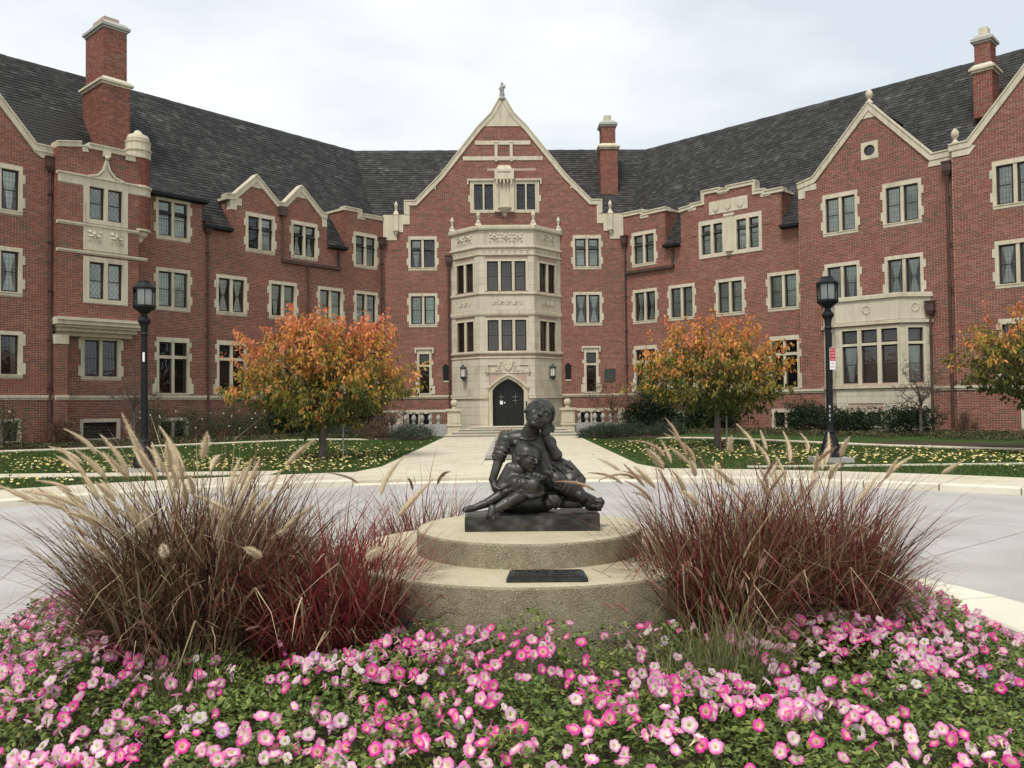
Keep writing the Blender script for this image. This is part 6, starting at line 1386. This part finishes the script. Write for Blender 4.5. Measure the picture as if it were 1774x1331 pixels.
bo_.ell(S(890,985,55), np.array([95,75,70])*PX, None, 0.02, fold=(0.004,120,40,0)); bo_.cap(S(960,1010,20), S(1140,1020,20), 48*PX, 36*PX, 0.02)
for i in range(5): bo_.cap(S(850+i*20,930+i*4,105), S(835+i*26,1020,108), 9*PX, 6*PX, 0.012)
bo_.ell(S(640,1010,-60), np.array([290,90,110])*PX, None, 0.03); bo_.cap(S(800,520,-50), S(800,720,-60), 85*PX, 100*PX, 0.04)
bo_.cap(S(560,470,40), S(640,560,50), 24*PX, 12*PX, 0.02); bo_.cap(S(520,520,10), S(560,640,20), 22*PX, 14*PX, 0.02)
# left arm over the sleeping child
bo_.cap(S(408,620,25), S(352,790,62), 45*PX, 34*PX, 0.012); bo_.cap(S(352,790,62), S(372,855,88), 32*PX, 34*PX, 0.012); bo_.ell(S(382,868,92), np.array([38,20,40])*PX, rot3(-0.5,0,0), 0.008)
fingers(bo_, S(398,880,96), (0.85,-0.25,-0.35), (0.3,0,0.9), 4, 84*PX, 11*PX, 0.2, (0.004,0,-0.004)); bo_.cap(S(370,850,108), S(420,872,130), 12*PX, 10*PX, 0.004)
for a, b, r in ((S(980,700,50), S(1100,820,40), 9), (S(940,690,40), S(1040,780,60), 8), (S(1060,690,20), S(1150,800,15), 9), (S(1010,660,20), S(1120,740,20), 8), (S(870,790,150), S(960,860,140), 8), (S(900,860,130), S(1000,900,120), 8)): bo_.cap(a, b, r*PX, r*PX*0.5, 0.006)
mh = rot3(R(36), R(-16), R(2)); head(bo_, S(772,222,42), 1.15, mh, 'short')
# --- the younger child asleep in his lap
ch_ = SDF((-0.46,-0.32,0.03), (0.20,0.16,0.62), 0.0036)
ch_.cap(S(595,712,50), S(500,835,40), 82*PX, 72*PX, 0.03, fold=(0.0015,18,0.4)); ch_.ell(S(605,825,60), np.array([190,80,88])*PX, rot3(0.34,0,0), 0.03, fold=(0.0022,40,-35,10)); ch_.cap(S(510,690,55), S(428,850,50), 52*PX, 58*PX, 0.03)
ch_.cap(S(560,835,105), S(715,835,135), 88*PX, 76*PX, 0.03, fold=(0.003,14,0.4)); ch_.ell(S(700,872,125), np.array([118,72,88])*PX, rot3(0.12,0,0), 0.015, fold=(0.002,45,20,0)); ch_.cap(S(560,885,165), S(690,935,185), 26*PX, 20*PX, 0.01); ch_.cap(S(690,935,185), S(795,905,150), 20*PX, 22*PX, 0.01); ch_.cap(S(470,890,80), S(640,900,120), 70*PX, 60*PX, 0.02)
for a, b, r in ((S(540,760,115), S(490,860,95), 9), (S(600,780,125), S(560,870,140), 9), (S(660,800,150), S(640,900,150), 8)): ch_.cap(a, b, r*PX, r*PX*0.5, 0.006)
for a, b, r in ((S(430,860,140), S(600,760,170), 15), (S(470,890,160), S(650,800,195), 14), (S(640,760,175), S(770,790,185), 15), (S(600,880,190), S(780,925,165), 12)): ch_.cap(a, b, r*PX, r*PX*0.6, 0.012)
ch_.cap(S(690,745,140), S(800,770,165), 48*PX, 30*PX, 0.012, fold=(0.002,20,0.3)); ch_.ell(S(808,758,170), np.array([34,22,26])*PX, None, 0.008); fingers(ch_, S(822,750,176), (0.35,-0.35,0.5), (0.8,0.2,-0.3), 4, 46*PX, 9.5*PX, 0.2, (-0.004,-0.004,0.004))
ch_.cap(S(600,930,140), S(470,990,195), 60*PX, 50*PX, 0.012); ch_.cap(S(470,990,195), S(365,1040,222), 50*PX, 32*PX, 0.012); foot(ch_, S(352,1030,225), S(330,1112,262), 38*PX)
ch_.cap(S(470,900,60), S(320,985,110), 58*PX, 44*PX, 0.012); ch_.cap(S(320,985,110), S(175,1035,140), 42*PX, 27*PX, 0.012); foot(ch_, S(165,1032,145), S(92,1048,178), 30*PX)
ch_.cap(S(640,650,70), S(690,660,90), 55*PX, 50*PX, 0.012)
mc = rot3(R(14), R(10), R(42)); head(ch_, S(668,592,112), 0.93, mc, 'cap')
stt = thing('bronze_statue', (IC[0]+0.02, 5.42, 0.86), 'dark bronze statue of a seated boy with a child asleep in his lap', 'statue')
def place_sdf(s, name):
    P, Q = s.net(); P = P+np.array([IC[0]+0.02, 5.42, 0.862]); off = np.array(WMAT[stt.name].translation)
    o = bpy.data.objects.new(name, new_mesh(name, P-off, [Q], M['bronze'], smooth=True)); C.objects.link(o); o.parent = stt; return o
place_sdf(bo_, 'seated_boy'); place_sdf(ch_, 'sleeping_child')
# plinth slab with a rough top
m = MB(Fr((IC[0]+0.02, 5.42, 0.861), -1.0)); nx, ny = 40, 14; xs = np.linspace(-0.422, 0.422, nx); ysl = np.linspace(-0.172, 0.17, ny); vs = []
for yy in ysl:
    for xx in xs:
        e = 0.006*math.sin(xx*25+yy*9)+0.004*math.sin(xx*60+yy*40); vs.append((xx, yy, 0.096+0.012*xx+e*0.5))
nv = len(vs); i = (np.arange(ny-1)[:, None]*nx+np.arange(nx-1)).ravel(); m.add(vs, np.stack([i, i+1, i+nx+1, i+nx], 1))
def skirt(ids, f):
    top = [vs[k] for k in ids]; rows = []
    for t in (1.0, 0.75, 0.4, 0.0): rows += [(p[0]+f(p, t)[0], p[1]+f(p, t)[1], p[2]*t) for p in top]
    k = len(ids); q = [(r*k+i, r*k+i+1, (r+1)*k+i+1, (r+1)*k+i) for r in range(3) for i in range(k-1)]; m.add(rows, q)
wob = lambda p, t, ax_: 0.004*math.sin(p[0]*38+t*9)*(t*(1-t))*4
skirt(list(range(nx)), lambda p, t: (0, -wob(p, t, 1))); skirt([nx*(ny-1)+i for i in range(nx)], lambda p, t: (0, 0)); skirt([nx*i for i in range(ny)], lambda p, t: (-0.004*t*(1-t), 0)); skirt([nx*i+nx-1 for i in range(ny)], lambda p, t: (0, 0))
m.build('plinth', M['bronze'], stt, smooth=False)

# ------------------------------------------------------------------ grasses
M['burgundy'] = pmat('burgundy_grass', [(1,1,1)], rough=0.6, attr='col', island=1.0, trans=0.25, spec=0.25)
M['plume'] = pmat('tan_seed_plume', [(1,1,1)], rough=0.9, attr='col', island=0.6, trans=0.35, spec=0.1)
def blades(base, head_, L, W0, bend, cols, name, mat, parent, seg=6, wig=1.0):
    """base (n,3), head_ (n,2) compass unit, L length, bend 0 upright .. 1 arching over"""
    n = len(base); t = np.linspace(0, 1, seg+1)[None, :]; kn = rng.uniform(0.8, 2.8, n)
    kk_ = np.where(rng.random(n) < 0.32, rng.uniform(0.4, 1.5, n), 0)[:, None]*(t > rng.uniform(0.45, 0.85, n)[:, None]); th = bend[:, None]*(0.3+1.2*t**kn[:, None])*1.25+kk_*wig          # angle from vertical along the blade
    ds = (L/seg)[:, None]; sx = np.cumsum(np.sin(th)*ds, 1)-np.sin(th)*ds; sz = np.cumsum(np.cos(th)*ds, 1)-np.cos(th)*ds
    cv = rng.normal(0, 0.24, n)[:, None]*t**2*L[:, None]; P = np.stack([base[:, 0, None]+head_[:, 0, None]*sx-head_[:, 1, None]*cv, base[:, 1, None]+head_[:, 1, None]*sx+head_[:, 0, None]*cv, base[:, 2, None]+sz], 2)
    sd = np.stack([-head_[:, 1], head_[:, 0], np.zeros(n)], 1)[:, None, :]; wv = (W0[:, None]*(1-t**2*0.97)*(0.6+0.4*np.minimum(1, t*6)))[:, :, None]
    a = P-sd*wv/2; b = P+sd*wv/2; vs = np.stack([a, b], 2).reshape(n, -1, 3); k = 2*(seg+1)
    q = np.array([(2*i, 2*i+1, 2*i+3, 2*i+2) for i in range(seg)]); F_ = (np.arange(n)*k)[:, None, None]+q[None]
    off = np.array(WMAT[parent.name].translation) if parent else 0
    o = bpy.data.objects.new(name, new_mesh(name, vs.reshape(-1, 3)-off, [F_.reshape(-1, 4)], mat, cols=np.repeat(cols, k, axis=0))); C.objects.link(o)
    if parent: o.parent = parent
    tag(o, kind='stuff'); return P
def plume_mesh(seed, L=0.17, r=0.019, bendy=0.15, cols=((0.80,0.66,0.45),(0.93,0.84,0.64),(0.62,0.46,0.30))):
    g = np.random.default_rng(seed); nb = 520; t = g.random(nb); a = g.uniform(0, 6.28, nb)
    ax = lambda t: np.stack([bendy*L*t**2, 0*t, L*t*(1-0.12*bendy*t)], -1)
    env = np.clip(np.minimum(t*7, (1.08-t)*2.2), 0.15, 1)*r; c = ax(t); d = np.stack([np.cos(a), np.sin(a), 0*a], 1); up = np.array([bendy*1.5, 0, 1.0])
    tip = c+d*(env*g.uniform(0.8,1.35,nb))[:, None]+up*(0.010+0.016*g.random(nb))[:, None]; sd = np.cross(d, up); w_ = 0.0013
    v1 = np.stack([c-sd*w_, c+sd*w_, tip], 1).reshape(-1, 3); cc1 = np.repeat(ramp(cols, g.random(nb)), 3, axis=0)
    ts = np.linspace(0, 1, 9); cs_ = ax(ts); rr = np.clip(np.minimum(ts*6, (1.04-ts)*2.0), 0.05, 1)*r*0.5; an = np.arange(6)*math.pi/3
    v2 = (cs_[:, None]+rr[:, None, None]*np.stack([np.cos(an), np.sin(an), 0*an], 1)[None]).reshape(-1, 3); q = [(i*6+j, i*6+(j+1) % 6, (i+1)*6+(j+1) % 6, (i+1)*6+j) for i in range(8) for j in range(6)]
    return new_mesh('seed_plume', np.vstack([v1, v2]), [np.arange(nb*3).reshape(-1, 3), np.array(q)+nb*3], M['plume'], cols=np.vstack([cc1, np.tile(np.array(cols[0])*0.9, (len(v2), 1))]))
PL = [plume_mesh(i, L=0.17+0.02*i, bendy=b, r=0.024+0.002*(i % 3)) for i, b in enumerate((0.0, 0.12, 0.25, 0.5, 0.35, 0.08))]
PL2 = [plume_mesh(20+i, L=0.19+0.03*i, bendy=b, r=0.017, cols=((0.55,0.38,0.26),(0.70,0.54,0.38),(0.38,0.20,0.16))) for i, b in enumerate((0.1, 0.45, 0.7))]
SEEDH = [plume_mesh(40+i, L=0.06, bendy=0.3, r=0.010, cols=((0.40,0.18,0.16),(0.58,0.36,0.30),(0.30,0.12,0.11))) for i in range(2)]
def clump(name, x, y, rad, n, Lr, bendr, cols, label, seed, nplume=0, plume_dir=None, pl=PL, plL=(0.85, 1.2), wide=0.008, spread_dir=None, cat='grass clump', group='ornamental grasses around the pedestal', psc=1.0, pb=(0.1,0.75)):
    z = float(bz(x, y)); t = thing(name, (x, y, z), label, cat, group); g = np.random.default_rng(seed)
    a = g.uniform(0, 6.28, n); rr = rad*np.sqrt(g.random(n)); base = np.stack([x+rr*np.cos(a), y+rr*np.sin(a), np.full(n, z-0.02)], 1)
    ha = a+g.normal(0, 0.8, n); hd = np.stack([np.cos(ha), np.sin(ha)], 1)
    if spread_dir is not None: hd = hd+np.array(spread_dir); hd /= np.linalg.norm(hd, axis=1)[:, None]
    f = rr/rad; L = g.uniform(*Lr, n)*(0.92+0.1*g.normal(size=n)); bf = np.clip(0.30*f+0.7*g.random(n), 0, 1); bend = bendr[0]+(bendr[1]-bendr[0])*bf; L *= 1.06-0.26*bf
    P = blades(base, hd, L, g.uniform(0.5, 1.45, n)*wide, bend, ramp(cols, g.random(n)), 'blades', M['burgundy'], t)
    if nplume:
        n2 = nplume; a = g.uniform(0, 6.28, n2); hd = np.stack([np.cos(a), np.sin(a)], 1)
        if plume_dir is not None: hd = hd*plume_dir[2]+np.array(plume_dir[:2])
        hd /= np.linalg.norm(hd, axis=1)[:, None]; rr = rad*0.6*np.sqrt(g.random(n2)); base = np.stack([x+rr*hd[:, 0], y+rr*hd[:, 1], np.full(n2, z)], 1)
        P = blades(base, hd, g.uniform(*plL, n2), np.full(n2, 0.0035), g.uniform(pb[0], pb[1], n2), ramp([(0.28,0.2,0.1),(0.2,0.1,0.07)], g.random(n2)), 'plume_stalks', M['burgundy'], t, seg=8, wig=0.0)
        for i in range(n2):
            p1, p0 = Vector(P[i, -1]), Vector(P[i, -2]); d = (p1-p0).normalized(); X = Vector((hd[i, 0], hd[i, 1], 0)); Yv = d.cross(X).normalized(); X = Yv.cross(d).normalized()
            s_ = g.uniform(0.8, 1.2)*psc; mw = Matrix(((X[0]*s_, Yv[0]*s_, d[0]*s_, p0[0]), (X[1]*s_, Yv[1]*s_, d[1]*s_, p0[1]), (X[2]*s_, Yv[2]*s_, d[2]*s_, p0[2]), (0,0,0,1)))
            inst('seed_plume', pl[int(g.integers(0, len(pl)))], t, mw)
    return t
BUR = [(0.05,0.018,0.016),(0.13,0.028,0.028),(0.24,0.036,0.042),(0.13,0.03,0.03),(0.22,0.15,0.09),(0.24,0.05,0.05),(0.14,0.13,0.05),(0.34,0.25,0.14),(0.62,0.47,0.3)]
BRW = [(0.030,0.016,0.013),(0.085,0.034,0.028),(0.14,0.05,0.038),(0.09,0.07,0.03),(0.22,0.15,0.09),(0.18,0.045,0.04),(0.13,0.12,0.045),(0.34,0.26,0.15),(0.62,0.5,0.32)]
REDG = [(0.07,0.02,0.02),(0.19,0.03,0.034),(0.30,0.04,0.05),(0.14,0.04,0.035),(0.22,0.10,0.065),(0.28,0.045,0.052),(0.12,0.08,0.04),(0.58,0.43,0.27)]
GRN = [(0.07,0.095,0.028),(0.12,0.15,0.045),(0.18,0.20,0.08),(0.36,0.31,0.16)]
clump('fountain_grass', -1.78, 4.72, 0.44, 4500, (0.7, 1.4), (0.05, 1.05), BRW, 'big brown fountain grass left of the pedestal, many tan plumes leaning left', 101, 84, (-0.5, -0.15, 0.85), PL, (0.85, 1.45), 0.012, psc=0.88, pb=(0.05,0.66))
clump('fountain_grass', -1.02, 4.62, 0.34, 2500, (0.6, 1.12), (0.15, 1.1), REDG, 'redder low fountain grass tight against the left side of the pedestal', 102, 5, None, PL, (0.9, 1.1), 0.012, spread_dir=(0.05, 0.1))
clump('fountain_grass', -0.78, 7.05, 0.32, 460, (0.6, 1.1), (0.1, 0.9), REDG[:3]+[(0.18,0.17,0.06),(0.26,0.22,0.1)], 'sparse red and green fountain grass behind the pedestal left of the statue', 103, 3, None, PL2, (0.8, 1.0), 0.0095)
clump('fountain_grass', 1.22, 4.82, 0.36, 3000, (0.65, 1.3), (0.05, 1.15), BUR, 'burgundy fountain grass right of the pedestal, plumes leaning over the statue side', 104, 30, (-0.42, -0.1, 0.6), PL2+PL[1:3], (1.0, 1.4), 0.012, psc=0.85, pb=(0.08,0.62), spread_dir=(0.05, 0))
clump('fountain_grass', 1.76, 5.05, 0.38, 3000, (0.65, 1.3), (0.05, 1.0), BUR, 'burgundy fountain grass farthest right of the pedestal with upright pale plumes', 105, 26, (0.0, 0.0, 0.9), PL, (0.95, 1.35), 0.012, pb=(0.05,0.5), psc=0.8)
clump('green_grass', 1.02, 4.02, 0.18, 900, (0.35, 0.68), (0.1, 1.1), GRN, 'fine green grass tuft in front of the right burgundy grass', 106, 8, None, SEEDH, (0.5, 0.75), 0.0045)
clump('green_grass', 0.72, 3.95, 0.12, 340, (0.25, 0.5), (0.3, 1.3), GRN[1:]+[(0.5,0.4,0.24)], 'small straw-coloured grass tuft at the foot of the pedestal', 107, 2, None, SEEDH, (0.45, 0.6), 0.0045)
clump('green_grass', -1.55, 3.95, 0.22, 800, (0.25, 0.5), (0.2, 1.2), GRN, 'fine green grass tuft in front of the brown grass clump', 108, 9, None, SEEDH, (0.45, 0.75), 0.0045)
clump('green_grass', 2.45, 5.5, 0.26, 900, (0.3, 0.55), (0.2, 1.3), GRN, 'tangled green tuft at the kerb right of the burgundy grasses', 109, 0, None, SEEDH, (0.5, 0.7), 0.006)

# ------------------------------------------------------------------ petunias
M['petunia_leaf'] = pmat('petunia_leaves', [((0.03,0.055,0.012),0.0),((0.09,0.14,0.03),0.38),((0.18,0.245,0.055),0.75),((0.32,0.34,0.09),0.91),((0.48,0.42,0.2),1.0)], rough=0.5, island=0.75, nscale=2.2, namt=0.3, trans=0.25, spec=0.35)
def plant_h(x, y):
    r = np.hypot(x-IC[0], y-IC[1]); lim = 3.42-0.52*sstep(0.8, 2.4, x); edge = np.clip((lim-r)/(0.5+0.25*sstep(0.8, 2.6, x)), 0, 1); nz = np.array([noise.noise(Vector((a*1.7, b*1.7, 0.3))) for a, b in zip(x, y)]); return (0.10+0.17*edge**0.6)*(1.0+0.45*nz)
def in_bed(x, y):
    r = np.hypot(x-IC[0], y-IC[1]); ok = (r < 3.42-0.52*sstep(0.8, 2.4, x)) & (r > 1.24)
    for (cx_, cy_, cr) in ((-1.78,4.75,0.5),(-0.98,4.62,0.32),(1.14,4.82,0.42),(1.72,5.05,0.44),(0.98,4.02,0.16),(2.45,5.5,0.25),(-1.62,3.95,0.14)): ok &= np.hypot(x-cx_, y-cy_) > cr
    return ok
g = np.random.default_rng(200); n = 215000
x = g.uniform(-3.4, 3.6, n); y = 2.0+7.0*g.random(n)**1.25; k = in_bed(x, y) & ((y < 5.8) | (g.random(n) < 0.25)); x, y = x[k], y[k]; n = len(x)
hh = plant_h(x, y); dens = np.array([noise.noise(Vector((a*4.2, b*4.2, 7.7))) for a, b in zip(x, y)]); hh = hh*(1+0.5*dens)
P = np.stack([x, y, bz(x, y)+hh*np.sqrt(g.random(n))], 1); ax = unit(g.normal(size=P.shape)*np.array([1,1,.55])+np.array([0,0,.35])); sd = unit(np.cross(ax, g.normal(size=P.shape)*0.4+np.array([0,0,1.0]))); Lf = g.uniform(.6, 1.25, n)*0.036
print('petunia leaves', n)
tag(leafcloud(P, Lf, Lf*0.52, ax, sd, None, 'petunia_foliage', M['petunia_leaf'], None, 0.12, 0.25), kind='stuff')
# dry stems showing through
n = 2600; x = g.uniform(-3.3, 3.4, n); y = g.uniform(2.1, 5.2, n); k = in_bed(x, y); x, y = x[k], y[k]; n = len(x); a = g.uniform(0, 6.28, n)
cl = np.array([noise.noise(Vector((p*1.3, q*1.3, 4.4))) for p, q in zip(x, y)]); k = cl > 0.02; x, y, a = x[k], y[k], a[k]; n = len(x)
blades(np.stack([x, y, bz(x, y)+0.05], 1), np.stack([np.cos(a), np.sin(a)], 1), g.uniform(.1, .28, n), np.full(n, 0.0028), g.uniform(.3, 1.3, n), ramp([(0.13,0.15,0.06),(0.3,0.24,0.12),(0.16,0.1,0.05)], g.random(n)), 'dry_stems', M['burgundy'], None)

def petunia_mesh(seed, edge, mid, throat, open_=1.0):
    """funnel flower: tube, throat and five ruffled lobes; axis +Z"""
    g = random.Random(seed); ns = 30; rad = [0.0016, 0.003, 0.0055, 0.011, 0.019, 0.026, 0.0295]; zz = [-0.034, -0.020, -0.008, 0.0, 0.0035*open_, 0.0035*open_, 0.001]
    V, Cc = [], []; ph = g.random()*6
    for i, (r, z) in enumerate(zip(rad, zz)):
        t = i/(len(rad)-1)
        for j in range(ns):
            a = 2*math.pi*j/ns; lobe = abs(math.cos(2.5*a)); f = 1+(0.13*(lobe**0.6)-0.09)*max(0, t-0.4)/0.6*(1.0); rf = 0.0022*math.sin(10*a+ph)*max(0, t-0.6)*2.5+0.003*math.sin(2*a+ph)*max(0, t-0.4)
            V.append((r*f*math.cos(a), r*f*math.sin(a), z+rf-(0.004*(1-lobe) if t > 0.7 else 0)))
            e = max(0, min(1, (r-0.008)/0.016)); vein = 0.85+0.15*abs(math.cos(2.5*a))
            c = np.array(throat)*(1-min(1, e*1.6))+np.array(mid)*min(1, e*1.6) if e < 0.62 else np.array(mid)*(1-(e-0.62)/0.38)+np.array(edge)*((e-0.62)/0.38)
            if t < 0.4: c = np.array(throat)*0.92
            Cc.append(c*vein if e > 0.3 else c)
    V = np.array(V); nr = len(rad); q = [(r*ns+j, r*ns+(j+1) % ns, (r+1)*ns+(j+1) % ns, (r+1)*ns+j) for r in range(nr-1) for j in range(ns)]
    n0 = len(V); V = np.vstack([V, [[0.002*math.cos(a), 0.002*math.sin(a), 0.0] for a in np.linspace(0, 6.28, 7)[:-1]], [[0, 0, 0.003]]]); Cc += [(0.35,0.30,0.06)]*7
    tr = [(n0+i, n0+(i+1) % 6, n0+6) for i in range(6)]
    return new_mesh('petunia_flower', V, [np.array(q), np.array(tr)], M['petal'], smooth=True, cols=np.array(Cc))
M['petal'] = pmat('petunia_petals', [(1,1,1)], rough=0.7, attr='col', obj=0.8, trans=0.35, spec=0.15)
HOT = ((0.93,0.06,0.42),(0.94,0.15,0.52),(0.95,0.70,0.44)); PNK = ((0.94,0.22,0.57),(0.95,0.50,0.72),(0.95,0.90,0.62)); PAL = ((0.90,0.42,0.68),(0.93,0.74,0.82),(0.93,0.88,0.60)); WHT = ((0.84,0.62,0.74),(0.88,0.82,0.85),(0.86,0.82,0.45)); LIL = ((0.62,0.22,0.62),(0.75,0.45,0.74),(0.86,0.80,0.62))
PM = [('hot pink', [petunia_mesh(i, *HOT, o) for i, o in enumerate((1, 0.4, 1.4))]), ('pink', [petunia_mesh(10+i, *PNK, o) for i, o in enumerate((1, 0.2, 1.5))]), ('pale pink', [petunia_mesh(20+i, *PAL, o) for i, o in enumerate((1, 0.5))]), ('nearly white', [petunia_mesh(30, *WHT)]), ('lilac', [petunia_mesh(40, *LIL)])]
g = np.random.default_rng(321); fl = []
tries = 0
while len(fl) < 3100 and tries < 260000:
    tries += 1; x = g.uniform(-3.35, 3.5); y = 2.3+g.random()*4.6
    r = math.hypot(x-IC[0], y-IC[1])
    if not (in_bed(np.array([x]), np.array([y]))[0] and r < 3.4 and r > 1.3): continue
    if abs(x) > y*0.64+0.6: continue
    d = noise.noise(Vector((x*1.25, y*1.25, 2.2)))*1.5+noise.noise(Vector((x*4, y*4, 5.1)))*0.9+0.66
    if x < -1.6: d += 0.35
    if y < 3.3: d += 0.12
    if y > 4.35 and abs(x) < 1.0: d -= 0.25
    if abs(x-0.1) < 0.45 and y < 4.2: d -= 0.22
    if g.random() > d: continue
    if any((x-q[0])**2+(y-q[1])**2 < 0.018**2 for q in fl): continue
    fl.append((x, y))
fl.sort(key=lambda p: (not (abs(p[0]+0.05) < p[1]*0.60 and p[1] > 2.85), p[1])); F_ = np.array(fl); hs = plant_h(F_[:, 0], F_[:, 1]); stuffv, stufff, stuffc, nv = [], [], [], 0
print('flowers', len(fl))
where = lambda x, y: ('nearest row, ' if y < 3.15 else 'second row, ' if y < 3.55 else 'middle of the bed, ')+('far left' if x < -1.4 else 'left' if x < -0.7 else 'left of centre' if x < 0 else 'right of centre' if x < 0.7 else 'right' if x < 1.4 else 'far right')
for i, (x, y) in enumerate(fl):
    p = g.random(); ki = 0 if p < 0.24 else 1 if p < 0.68 else 2 if p < 0.93 else 3 if p < 0.97 else 4
    if x > -0.6 and x < 0.5 and y > 3 and ki > 1 and g.random() < .7: ki = 0
    nm, ms = PM[ki]; me = ms[int(g.integers(0, len(ms)))]
    tilt = np.array([g.normal(0, 0.75)-0.12, g.normal(-0.6, 0.6), 0.8]); d = Vector(tilt).normalized(); q = d.to_track_quat('Z', 'Y').to_matrix().to_4x4()
    s_ = g.uniform(0.66, 1.06); mw = Matrix.Translation((x, y, float(bz(x, y))+hs[i]*g.uniform(0.85, 1.12)+0.02)) @ q @ Matrix.Rotation(g.uniform(0, 6.28), 4, 'Z') @ Matrix.Diagonal((s_, s_*(g.uniform(0.8, 1) if g.random() < 0.8 else g.uniform(0.35, 0.6)), s_, 1))
    if i < 300:
        o = inst('petunia_flower', me, None, mw)
        tag(o, '%s petunia flower with a pale throat, %s' % (nm, where(x, y)), 'flower', '%s petunias, %s' % (nm, where(x, y)))
    else:
        nvv = len(me.vertices); co = np.empty(nvv*3, np.float32); me.vertices.foreach_get('co', co); co = co.reshape(-1, 3); mm = np.array(mw); stuffv.append(co @ mm[:3, :3].T+mm[:3, 3])
        cc_ = np.empty(nvv*4, np.float32); me.color_attributes['col'].data.foreach_get('color', cc_); cc_ = cc_.reshape(-1, 4)[:, :3]*g.uniform(0.85, 1.1); stuffc.append(cc_)
        ns = 30; nr = 7; qd = np.array([(r*ns+j, r*ns+(j+1) % ns, (r+1)*ns+(j+1) % ns, (r+1)*ns+j) for r in range(nr-1) for j in range(ns)]) if i == 300 else qd
        stufff.append(qd+nv); nv += nvv
o = bpy.data.objects.new('petunia_flowers', new_mesh('petunia_flowers', np.vstack(stuffv), [np.vstack(stufff)], M['petal'], smooth=True, cols=np.vstack(stuffc))); C.objects.link(o); tag(o, kind='stuff')
